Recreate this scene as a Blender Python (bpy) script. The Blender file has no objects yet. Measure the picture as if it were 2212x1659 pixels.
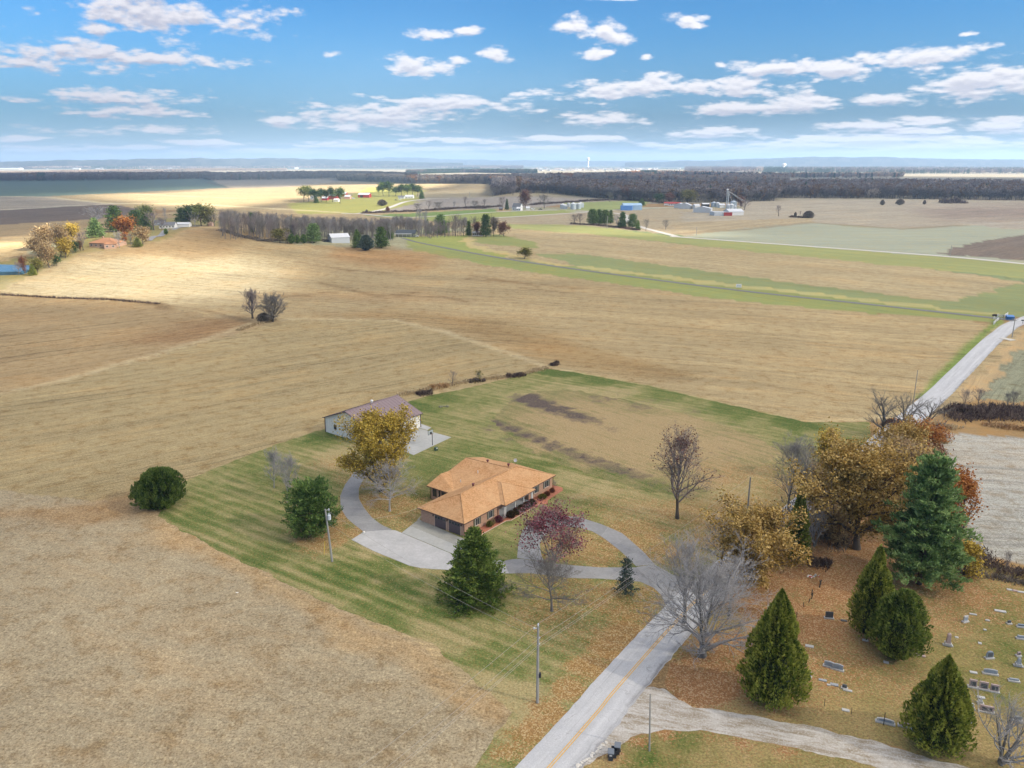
import bpy, math, random
import numpy as np
from mathutils import Vector, noise as mnoise
from mathutils.geometry import delaunay_2d_cdt

R = math.radians
rng = np.random.default_rng(7)
random.seed(7)
sc = bpy.context.scene
C = sc.collection

# ------------------------------------------------------------------ camera, sky, sun, exposure
FOC, CAMZ, HORIZ = 790.0 / .46293, 60.0, 350.0       # focal length and horizon in units of a 2212 wide picture
PIT = math.atan((829.5 - HORIZ) / FOC)
cam = bpy.data.cameras.new('camera')
cam.sensor_width = 36.0
cam.lens = 790 / 1024 * 36.0
cam.clip_start = .5
cam.clip_end = 60000
camo = bpy.data.objects.new('camera', cam)
C.objects.link(camo)
camo.location = (0, 0, CAMZ)
camo.rotation_euler = (math.pi / 2 - PIT, 0, 0)
sc.camera = camo

SUN_EL = R(33)
SUN_AZ = math.atan2(.93, -.37)                       # measured from +Y towards +X
sun_vec = Vector((math.sin(SUN_AZ) * math.cos(SUN_EL), math.cos(SUN_AZ) * math.cos(SUN_EL), math.sin(SUN_EL)))
sl = bpy.data.lights.new('sun', 'SUN')
sl.energy = 5.0
sl.angle = R(.9)
sl.color = (1.0, .90, .76)
so = bpy.data.objects.new('sun', sl)
C.objects.link(so)
so.rotation_euler = sun_vec.to_track_quat('Z', 'Y').to_euler()
sc.view_settings.view_transform = 'Standard'
sc.view_settings.look = 'None'
sc.view_settings.gamma = 1
sc.view_settings.exposure = 2.34
sc.view_settings.use_curve_mapping = False
sc.render.engine = 'CYCLES'
cy = sc.cycles
cy.max_bounces = 5
cy.diffuse_bounces = 2
cy.glossy_bounces = 2
cy.transmission_bounces = 3
cy.volume_bounces = 1
cy.transparent_max_bounces = 8
cy.use_denoising = True
cy.sample_clamp_indirect = 4
cy.caustics_reflective = cy.caustics_refractive = False


def pdir(px, py):
    """Unit direction seen at a point of the 2212 x 1659 picture."""
    vx, vz = (px - 1106) / FOC, -(py - 829.5) / FOC
    c, s = math.cos(PIT), math.sin(PIT)
    d = Vector((vx, c + vz * s, -s + vz * c))
    return d.normalized()


class NT:
    def __init__(s, tree):
        s.t = tree
        s.n = tree.nodes
        s.n.clear()

    def new(s, kind, **kw):
        nd = s.n.new(kind)
        for k, v in kw.items():
            if k.startswith('i_'):
                k = k[2:]
                nd.inputs[int(k) if k.isdigit() else k.replace('_', ' ')].default_value = v
            else:
                setattr(nd, k, v)
        return nd

    def lk(s, a, b):
        s.t.links.new(a, b)

    def put(s, sock, v):
        if hasattr(v, 'is_linked') or hasattr(v, 'links'):
            s.lk(v, sock)
        else:
            sock.default_value = v

    def math(s, op, a, b=0.0, c=None, clamp=False):
        nd = s.n.new('ShaderNodeMath')
        nd.operation = op
        nd.use_clamp = clamp
        s.put(nd.inputs[0], a)
        s.put(nd.inputs[1], b)
        if c is not None:
            s.put(nd.inputs[2], c)
        return nd.outputs[0]

    def vmath(s, op, a, b=(0, 0, 0), c=None):
        nd = s.n.new('ShaderNodeVectorMath')
        nd.operation = op
        s.put(nd.inputs[0], a)
        s.put(nd.inputs[1], b)
        if c is not None:
            s.put(nd.inputs[2], c)
        return nd.outputs['Value'] if op in ('LENGTH', 'DOT_PRODUCT', 'DISTANCE') else nd.outputs[0]

    def mix(s, f, a, b, mode='MIX'):
        nd = s.n.new('ShaderNodeMix')
        nd.data_type = 'RGBA'
        nd.blend_type = mode
        nd.clamp_factor = True
        s.put(nd.inputs[0], f)
        s.put(nd.inputs[6], a if hasattr(a, 'links') else (*a[:3], 1))
        s.put(nd.inputs[7], b if hasattr(b, 'links') else (*b[:3], 1))
        return nd.outputs[2]

    def noise(s, vec, scale, detail=3.0, rough=.5, dist=0.0):
        nd = s.n.new('ShaderNodeTexNoise')
        s.lk(vec, nd.inputs['Vector'])
        nd.inputs['Scale'].default_value = scale
        nd.inputs['Detail'].default_value = detail
        nd.inputs['Roughness'].default_value = rough
        nd.inputs['Distortion'].default_value = dist
        return nd.outputs[0]

    def map(s, v, a, b, c=0.0, d=1.0, smooth=False):
        nd = s.n.new('ShaderNodeMapRange')
        nd.clamp = True
        if smooth:
            nd.interpolation_type = 'SMOOTHSTEP'
        s.put(nd.inputs[0], v)
        for i, q in enumerate((a, b, c, d)):
            s.put(nd.inputs[i + 1], q)
        return nd.outputs[0]

    def scale(s, vec, k):
        return s.vmath('MULTIPLY', vec, k)


wd = bpy.data.worlds.new('World')
sc.world = wd
wd.use_nodes = True
w = NT(wd.node_tree)
SKY_STR = .06
sky = w.new('ShaderNodeTexSky')
sky.sky_type = 'NISHITA'
sky.sun_disc = False
sky.sun_elevation = SUN_EL
sky.sun_rotation = SUN_AZ
sky.altitude = 200
sky.air_density = 1.0
sky.dust_density = .4
sky.ozone_density = 3.0
tc = w.new('ShaderNodeTexCoord')
sep = w.new('ShaderNodeSeparateXYZ')
w.lk(tc.outputs['Generated'], sep.inputs[0])
az = w.math('ARCTAN2', sep.outputs[0], sep.outputs[1])
el = w.math('ARCSINE', sep.outputs[2])
elc = w.math('MAXIMUM', el, 0.0)
base = w.math('ADD', elc, .035)
comb = w.new('ShaderNodeCombineXYZ')
w.lk(w.math('MULTIPLY', az, 7.5), comb.inputs[0])
w.lk(w.math('MULTIPLY', w.math('LOGARITHM', base, math.e), 3.0), comb.inputs[1])
pq = w.new('ShaderNodeCombineXYZ')
w.lk(az, pq.inputs[0])
w.lk(el, pq.inputs[1])
# clouds of the photograph: centre and half sizes in the 2212 wide picture, and weight
CL = [(210, 62, 65, 22, .9), (370, 30, 220, 42, 1), (60, 135, 130, 22, .8), (190, 118, 190, 34, 1), (350, 128, 160, 16, .8),
      (260, 212, 200, 22, .9), (300, 240, 170, 16, .7), (150, 205, 90, 12, .6), (200, 285, 230, 20, .62), (330, 283, 140, 13, .6),
      (940, 76, 48, 13, .9), (1018, 68, 33, 10, .8), (915, 145, 95, 24, 1), (990, 130, 50, 18, .8), (1066, 122, 40, 15, .9), (718, 118, 28, 10, .35),
      (810, 250, 190, 34, 1.05), (960, 228, 200, 26, 1), (1090, 212, 80, 12, .6), (600, 262, 40, 9, .8), (760, 275, 60, 12, .8),
      (1230, 62, 75, 22, .95), (1310, 72, 70, 28, 1), (1290, 118, 38, 15, .8), (1382, 122, 16, 7, .5), (1490, 40, 45, 14, .8), (1500, 52, 24, 7, .6),
      (1640, 150, 110, 24, 1), (1800, 148, 105, 22, 1), (1990, 120, 150, 24, 1), (2150, 180, 160, 34, 1.1), (2080, 160, 150, 20, .9),
      (1290, 208, 120, 16, .9), (1390, 190, 150, 28, 1.05), (1560, 188, 190, 26, 1), (1590, 232, 80, 16, 1), (1720, 225, 130, 22, 1), (1890, 215, 70, 14, .9),
      (1300, 260, 105, 15, .9), (1530, 285, 110, 13, .85), (1240, 300, 120, 7, .7), (1000, 303, 120, 7, .6), (1890, 272, 110, 13, .85), (1990, 265, 90, 14, .85), (1990, 282, 60, 8, .7),
      (2170, 272, 70, 16, .9), (1870, 300, 160, 9, .8), (2130, 305, 150, 12, .9), (1500, 315, 130, 12, .8), (1660, 325, 120, 8, .7), (1900, 330, 150, 8, .9), (2130, 333, 160, 10, 1),
      (750, 312, 110, 8, .6), (640, 330, 60, 9, .7), (800, 333, 90, 8, .6), (440, 310, 70, 8, .75), (420, 335, 45, 9, .8), (230, 337, 25, 7, .7), (100, 322, 90, 7, .4),
      (1000, 333, 100, 6, .6), (1180, 330, 90, 6, .6), (1330, 333, 80, 6, .6), (60, 300, 60, 8, .35), (2090, 75, 20, 6, .35), (1310, 1, 60, 3, .7), (560, 325, 120, 6, .5), (950, 322, 130, 6, .6), (1150, 318, 100, 6, .6), (1750, 312, 150, 7, .8), (2000, 316, 160, 7, .9), (1600, 336, 160, 6, .8), (1950, 341, 200, 5, .8), (300, 318, 120, 6, .4), (1450, 338, 120, 5, .7), (700, 340, 160, 5, .5)]


def cloud_field(off_el):
    """Distance field of the clouds, sampled off_el radians higher (for their shading)."""
    q = w.vmath('ADD', pq.outputs[0], (0, off_el, 0))
    wn = w.new('ShaderNodeTexNoise')
    w.lk(w.vmath('ADD', comb.outputs[0], (0, off_el * 18, 0)), wn.inputs['Vector'])
    wn.inputs['Scale'].default_value = 1.1
    wn.inputs['Detail'].default_value = 2
    wk = w.new('ShaderNodeCombineXYZ')
    w.lk(w.math('MULTIPLY_ADD', elc, .3, .01), wk.inputs[0])
    w.lk(w.math('MULTIPLY', elc, .075), wk.inputs[1])
    wv = w.vmath('MULTIPLY', w.vmath('SUBTRACT', wn.outputs['Color'], (.5, .5, .5)), wk.outputs[0])
    q = w.vmath('ADD', q, wv)
    cur = None
    for (cx, cy_, rx, ry, wt) in CL:
        d = pdir(cx, cy_)
        a0, e0 = math.atan2(d.x, d.y), math.asin(d.z)
        ra, re = rx / FOC, ry / FOC
        ln = w.vmath('LENGTH', w.vmath('MULTIPLY_ADD', q, (1 / ra, 1 / re, 0), (-a0 / ra, -e0 / re, 0)))
        v = w.math('SUBTRACT', wt + (.75 if ry <= 9 else .32 if ry <= 16 else .08), ln)
        cur = v if cur is None else w.math('MAXIMUM', cur, v)
    return cur


def fbm(off_el, scale, detail=7, rough=.58):
    return w.noise(w.vmath('ADD', comb.outputs[0], (3.1, 7.7 + off_el * 18, 0)), scale, detail, rough, .15)


def density(off):
    f = w.math('MAXIMUM', cloud_field(off), -1.5)
    n = fbm(off, 2.6, 8, .6)
    vo = w.new('ShaderNodeTexVoronoi')
    vo.inputs['Scale'].default_value = 7.0
    vo.inputs['Detail'].default_value = 2.0
    w.lk(w.vmath('ADD', comb.outputs[0], (0, off * 18, 0)), vo.inputs['Vector'])
    pf = w.math('SUBTRACT', .42, vo.outputs['Distance'])
    n2 = w.noise(w.vmath('ADD', comb.outputs[0], (1.3, off * 18, 0)), .9, 3, .5)
    # clouds elsewhere in the sky, of the same size and cover
    outside = w.math('MAXIMUM', w.map(w.math('ABSOLUTE', az), .66, .8), w.map(el, .21, .27))
    el_more = w.math('MULTIPLY_ADD', n2, 7.5, -4.4)
    f = w.math('MAXIMUM', f, w.math('SUBTRACT', el_more, w.math('MULTIPLY', w.math('SUBTRACT', 1.0, outside), 6.0)))
    return w.math('ADD', f, w.math('MULTIPLY_ADD', pf, .55, w.math('MULTIPLY', w.math('SUBTRACT', n, .46), 3.1)))


D0 = density(0.0)
D1 = density(.0055)
alpha = w.map(D0, .02, .70, 0, 1, True)
alpha = w.math('MULTIPLY', alpha, w.map(el, -.002, .02, .45, .97))
shade = w.map(w.math('SUBTRACT', D1, w.math('MULTIPLY', D0, .45)), -.05, .75, 0, 1, True)
leftish = w.map(az, -.55, .1, 1, 0)
lit = w.mix(leftish, (3.7, 3.65, 3.75), (2.9, 2.85, 3.05))
dim = w.mix(leftish, (2.5, 2.55, 2.9), (1.8, 1.82, 2.2))
ccol = w.mix(shade, lit, dim)
skyc = w.mix(1.0, sky.outputs[0], (.15, .335, .48), 'MULTIPLY')
# thin milky air low over the horizon
skyc = w.mix(w.map(el, .0, .17, .72, 0, True), skyc, (.98, 1.36, 1.86))
fin = w.mix(alpha, skyc, ccol)
bg = w.new('ShaderNodeBackground')
bg.inputs[1].default_value = SKY_STR
w.lk(fin, bg.inputs[0])
wo = w.new('ShaderNodeOutputWorld')
w.lk(bg.outputs[0], wo.inputs[0])
wd.cycles.sampling_method = 'MANUAL'
wd.cycles.sample_map_resolution = 512

# ------------------------------------------------------------------ helpers: naming, meshes, projection


def tag(o, label=None, cat=None, group=None, kind=None):
    for k, v in (('label', label), ('category', cat), ('group', group), ('kind', kind)):
        if v:
            o[k] = v
    return o


def empty(name, loc, label, cat, group=None, rz=0.0):
    o = bpy.data.objects.new(name, None)
    C.objects.link(o)
    o.location = loc
    o.rotation_euler = (0, 0, rz)
    return tag(o, label, cat, group)


def mesh_np(name, V, F, smooth=False, attrs=None, uv=None):
    """V n x 3, F list of index arrays (m x k)."""
    me = bpy.data.meshes.new(name)
    V = np.asarray(V, dtype=np.float32)
    Fs = [np.asarray(f, dtype=np.int32) for f in (F if isinstance(F, (list, tuple)) else [F]) if len(f)]
    me.vertices.add(len(V))
    me.vertices.foreach_set('co', V.ravel())
    nl = sum(f.size for f in Fs)
    nf = sum(len(f) for f in Fs)
    me.loops.add(nl)
    me.loops.foreach_set('vertex_index', np.concatenate([f.ravel() for f in Fs]))
    me.polygons.add(nf)
    tot = np.concatenate([np.full(len(f), f.shape[1], dtype=np.int32) for f in Fs])
    st = np.concatenate([[0], np.cumsum(tot)[:-1]]).astype(np.int32)
    me.polygons.foreach_set('loop_start', st)
    if smooth:
        me.polygons.foreach_set('use_smooth', np.ones(nf, dtype=bool))
    me.update(calc_edges=True)
    for (an, dom, vals) in (attrs or []):
        vals = np.asarray(vals, dtype=np.float32)
        if vals.ndim == 1:
            a = me.attributes.new(an, 'FLOAT', dom)
            a.data.foreach_set('value', vals)
        else:
            a = me.attributes.new(an, 'FLOAT_COLOR', dom)
            v4 = np.ones((len(vals), 4), dtype=np.float32)
            v4[:, :3] = vals
            a.data.foreach_set('color', v4.ravel())
    if uv is not None:
        l = me.uv_layers.new(name='rows')
        l.data.foreach_set('uv', np.asarray(uv, dtype=np.float32).ravel())
    return me


def link(name, me, mat=None, parent=None, loc=None, rz=None):
    o = bpy.data.objects.new(name, me)
    C.objects.link(o)
    if mat is not None and not me.materials:
        me.materials.append(mat)
    if parent is not None:
        o.parent = parent
    if loc is not None:
        o.location = loc
    if rz is not None:
        o.rotation_euler = (0, 0, rz)
    return o


class MB:
    """Collects boxes, prisms, tubes, polygons; builds one mesh."""
    def __init__(s):
        s.v, s.f = [], []

    def poly(s, pts, faces):
        b = len(s.v)
        s.v += [tuple(p) for p in pts]
        s.f += [tuple(b + i for i in f) for f in faces]

    def box(s, x0, y0, z0, x1, y1, z1):
        p = [(x0, y0, z0), (x1, y0, z0), (x1, y1, z0), (x0, y1, z0), (x0, y0, z1), (x1, y0, z1), (x1, y1, z1), (x0, y1, z1)]
        s.poly(p, [(0, 3, 2, 1), (4, 5, 6, 7), (0, 1, 5, 4), (1, 2, 6, 5), (2, 3, 7, 6), (3, 0, 4, 7)])

    def prism(s, pts, z0, z1):
        """pts counter-clockwise footprint (x, y)."""
        n = len(pts)
        s.poly([(x, y, z0) for x, y in pts] + [(x, y, z1) for x, y in pts],
               [tuple(range(n))[::-1], tuple(range(n, 2 * n))] + [(i, (i + 1) % n, n + (i + 1) % n, n + i) for i in range(n)])

    def tube(s, pts, rads, n=8, cap=True):
        pts = [Vector(p) for p in pts]
        if not hasattr(rads, '__len__'):
            rads = [rads] * len(pts)
        b = len(s.v)
        for i, p in enumerate(pts):
            d = (pts[min(i + 1, len(pts) - 1)] - pts[max(i - 1, 0)]).normalized()
            a = d.orthogonal().normalized()
            c = d.cross(a)
            for k in range(n):
                t = 2 * math.pi * k / n
                s.v.append(tuple(p + (a * math.cos(t) + c * math.sin(t)) * rads[i]))
        for i in range(len(pts) - 1):
            for k in range(n):
                k2 = (k + 1) % n
                s.f.append((b + i * n + k, b + i * n + k2, b + (i + 1) * n + k2, b + (i + 1) * n + k))
        if cap:
            s.f.append(tuple(b + k for k in range(n))[::-1])
            s.f.append(tuple(b + (len(pts) - 1) * n + k for k in range(n)))

    def lathe(s, prof, n=16, cx=0, cy=0):
        b = len(s.v)
        for (r, z) in prof:
            for k in range(n):
                t = 2 * math.pi * k / n
                s.v.append((cx + r * math.cos(t), cy + r * math.sin(t), z))
        for i in range(len(prof) - 1):
            for k in range(n):
                k2 = (k + 1) % n
                s.f.append((b + i * n + k, b + i * n + k2, b + (i + 1) * n + k2, b + (i + 1) * n + k))
        s.f.append(tuple(b + k for k in range(n))[::-1])
        s.f.append(tuple(b + (len(prof) - 1) * n + k for k in range(n)))

    def mesh(s, name, smooth=False):
        me = bpy.data.meshes.new(name)
        me.from_pydata(s.v, [], s.f)
        me.update()
        if smooth:
            me.polygons.foreach_set('use_smooth', [True] * len(me.polygons))
        return me

    def build(s, name, mat, parent=None, loc=None, rz=None, smooth=False):
        return link(name, s.mesh(name, smooth), mat, parent, loc, rz)


def gauss(x, y, cx, cy, sx, sy, a, rot=0.0):
    c, s_ = math.cos(rot), math.sin(rot)
    dx, dy = x - cx, y - cy
    u, v = dx * c + dy * s_, -dx * s_ + dy * c
    return a * np.exp(-.5 * ((u / sx) ** 2 + (v / sy) ** 2))


def height(x, y):
    """Relief of the land: flat round the house, a rounded field hill on the left, gentle swells beyond."""
    z = gauss(x, y, -225, 610, 62, 70, 8.5)
    z = z + gauss(x, y, -300, 520, 90, 70, 5.0)
    z = z + gauss(x, y, -120, 560, 130, 60, 2.5)
    z = z - gauss(x, y, -190, 350, 90, 40, 2.0)
    z = z - gauss(x, y, -330, 440, 60, 30, 2.0)
    far = np.clip((np.hypot(x, y) - 500) / 900, 0, 1)
    z = z + far * (1.6 * np.sin(x * .0031 + 1) * np.cos(y * .0023) + 1.0 * np.sin(x * .0071 + y * .004))
    return z * np.clip((np.hypot(x, y) - 210) / 120, 0, 1)


def toP(x, y, z):
    """World to the 2212 wide picture."""
    c, s_ = math.cos(PIT), math.sin(PIT)
    dep = y * c - (z - CAMZ) * s_
    up = y * s_ + (z - CAMZ) * c
    dep = np.where(dep > 1, dep, 1)
    return 1106 + x / dep * FOC, 829.5 - up / dep * FOC, dep


def G(px, py, z=None):
    """Where the sight line through a picture point meets the land (or the plane z)."""
    d = pdir(px, py)
    if z is not None:
        t = (z - CAMZ) / d.z
        return Vector((d.x * t, d.y * t, z))
    if d.z > -.0008:
        d.z = -.0008
    t1 = (0 - CAMZ) / d.z
    ts = np.linspace(t1 * .70, t1 * 1.06, 260)
    X, Y, Z = d.x * ts, d.y * ts, CAMZ + d.z * ts
    h = height(X, Y)
    k = np.argmax(Z <= h)
    if k == 0:
        return Vector((d.x * t1, d.y * t1, float(height(d.x * t1, d.y * t1))))
    a, b = ts[k - 1], ts[k]
    fa, fb = Z[k - 1] - h[k - 1], Z[k] - h[k]
    t = a + (b - a) * fa / (fa - fb + 1e-9)
    x, y = d.x * t, d.y * t
    return Vector((x, y, float(height(x, y))))


CROPS = {'A': (648, 828, .29294), 'H': (864, 957.6, .16926), 'B': (684, 828, .14648), 'R': (1008, 1152, .3055), 'L': (0, 324, .33333),
         'M': (737.3, 324, .33333), 'N': (1474.6, 324, .33333), 'T': (1584, 792, .28384), 'C': (1584, 1188, .28384), 'Y': (252, 900, .28216),
         'F': (432, 576, .35805), 'X': (1800, 612, .19527), 'Z': (1080, 1368, .1953), 'm': (619.2, 381.6, .1953), 'n': (1008, 324, .1953),
         'r': (1404, 324, .1953), 's': (1779.8, 324, .1953), 'P': (0, 0, 1)}


def K(c, x, y):
    o = CROPS[c]
    return o[0] + o[2] * x, o[1] + o[2] * y


def GK(c, x, y, z=None):
    return G(*K(c, x, y), z)


def mpp(p):
    """Metres per picture unit at a world point."""
    return float(toP(p.x, p.y, p.z)[2]) / FOC


def inpoly(px, py, poly):
    """Vectorised point in polygon."""
    r = np.zeros(px.shape, dtype=bool)
    n = len(poly)
    for i in range(n):
        x1, y1 = poly[i]
        x2, y2 = poly[(i + 1) % n]
        if y1 == y2:
            continue
        c = ((y1 > py) != (y2 > py)) & (px < (x2 - x1) * (py - y1) / (y2 - y1) + x1)
        r ^= c
    return r


def lin(c):
    """sRGB 0..255 to linear albedo."""
    c = np.asarray(c, dtype=float) / 255
    return np.where(c <= .04045, c / 12.92, ((c + .055) / 1.055) ** 2.4)


# ------------------------------------------------------------------ materials
MATS = {}


def mat(name, col, rough=.85, var=0.0, scale=1.0, bump=0.0, metal=0.0, col2=None, stretch=(1, 1, 1), spec=.3, coords='Object'):
    """Plain procedural material: base colour broken up by two noises."""
    if name in MATS:
        return MATS[name]
    m = bpy.data.materials.new(name)
    m.use_nodes = True
    t = NT(m.node_tree)
    b = t.new('ShaderNodeBsdfPrincipled')
    o = t.new('ShaderNodeOutputMaterial')
    t.lk(b.outputs[0], o.inputs[0])
    b.inputs['Roughness'].default_value = rough
    b.inputs['Metallic'].default_value = metal
    b.inputs['Specular IOR Level'].default_value = spec
    col = tuple(col)
    if var > 0 or col2 is not None:
        g = t.new('ShaderNodeTexCoord')
        v = t.scale(g.outputs[coords], stretch)
        n1 = t.noise(v, scale, 5, .6)
        n2 = t.noise(v, scale * 6.3, 3, .6)
        f = t.math('ADD', t.math('MULTIPLY', n1, .6), t.math('MULTIPLY', n2, .4))
        c2 = col2 if col2 is not None else tuple(min(1, c * (1 + var)) for c in col)
        c1 = col if col2 is not None else tuple(c * (1 - var) for c in col)
        t.lk(t.mix(t.map(f, .3, .7), c1, c2), b.inputs['Base Color'])
        if bump:
            bn = t.new('ShaderNodeBump')
            bn.inputs['Strength'].default_value = .6
            bn.inputs['Distance'].default_value = bump
            t.lk(f, bn.inputs['Height'])
            t.lk(bn.outputs[0], b.inputs['Normal'])
    else:
        b.inputs['Base Color'].default_value = (*col, 1)
    MATS[name] = m
    return m


def leaf_mat(name, c1, c2, c3, rough=.7):
    """Foliage: colour by the per-leaf attribute v, some light passing through."""
    if name in MATS:
        return MATS[name]
    m = bpy.data.materials.new(name)
    m.use_nodes = True
    t = NT(m.node_tree)
    at = t.new('ShaderNodeAttribute', attribute_name='v')
    g = t.new('ShaderNodeTexCoord')
    n = t.noise(g.outputs['Object'], .5, 2, .5)
    f = t.math('ADD', t.math('MULTIPLY', at.outputs['Fac'], .65), t.math('MULTIPLY', t.map(n, .3, .7), .35))
    r = t.new('ShaderNodeValToRGB')
    t.lk(f, r.inputs[0])
    e = r.color_ramp.elements
    e[0].position, e[0].color = .28, (*c1, 1)
    e[1].position, e[1].color = .74, (*c3, 1)
    k = r.color_ramp.elements.new(.5)
    k.color = (*c2, 1)
    d = t.new('ShaderNodeBsdfPrincipled')
    d.inputs['Roughness'].default_value = rough
    d.inputs['Specular IOR Level'].default_value = .2
    t.lk(r.outputs[0], d.inputs['Base Color'])
    tr = t.new('ShaderNodeBsdfTranslucent')
    t.lk(r.outputs[0], tr.inputs[0])
    mx = t.new('ShaderNodeMixShader')
    mx.inputs[0].default_value = .28
    t.lk(d.outputs[0], mx.inputs[1])
    t.lk(tr.outputs[0], mx.inputs[2])
    o = t.new('ShaderNodeOutputMaterial')
    t.lk(mx.outputs[0], o.inputs[0])
    MATS[name] = m
    return m

# ------------------------------------------------------------------ the ground: one sheet, fields by their own colours, the sunlit hill lightened
KALB = np.array((.85, .89, .87))


def alb(c):
    return np.clip(lin(c) * KALB, 0, .85)


def fnoise(x, y, s, seed=0.0):
    """Cheap smooth value noise on numpy arrays, about -1..1."""
    x = x / s + seed * 17.3
    y = y / s + seed * 9.1
    xi, yi = np.floor(x), np.floor(y)
    fx, fy = x - xi, y - yi
    fx, fy = fx * fx * (3 - 2 * fx), fy * fy * (3 - 2 * fy)

    def h(a, b):
        v = np.sin(a * 127.1 + b * 311.7 + seed * 74.7) * 43758.5453
        return (v - np.floor(v)) * 2 - 1
    return (h(xi, yi) * (1 - fx) + h(xi + 1, yi) * fx) * (1 - fy) + (h(xi, yi + 1) * (1 - fx) + h(xi + 1, yi + 1) * fx) * fy


def KL(c, pts):
    return [K(c, *p) for p in pts]


TAN, TANB, SOIL, GRASS = (186, 164, 128), (168, 138, 100), (120, 104, 92), (140, 152, 88)
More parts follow.
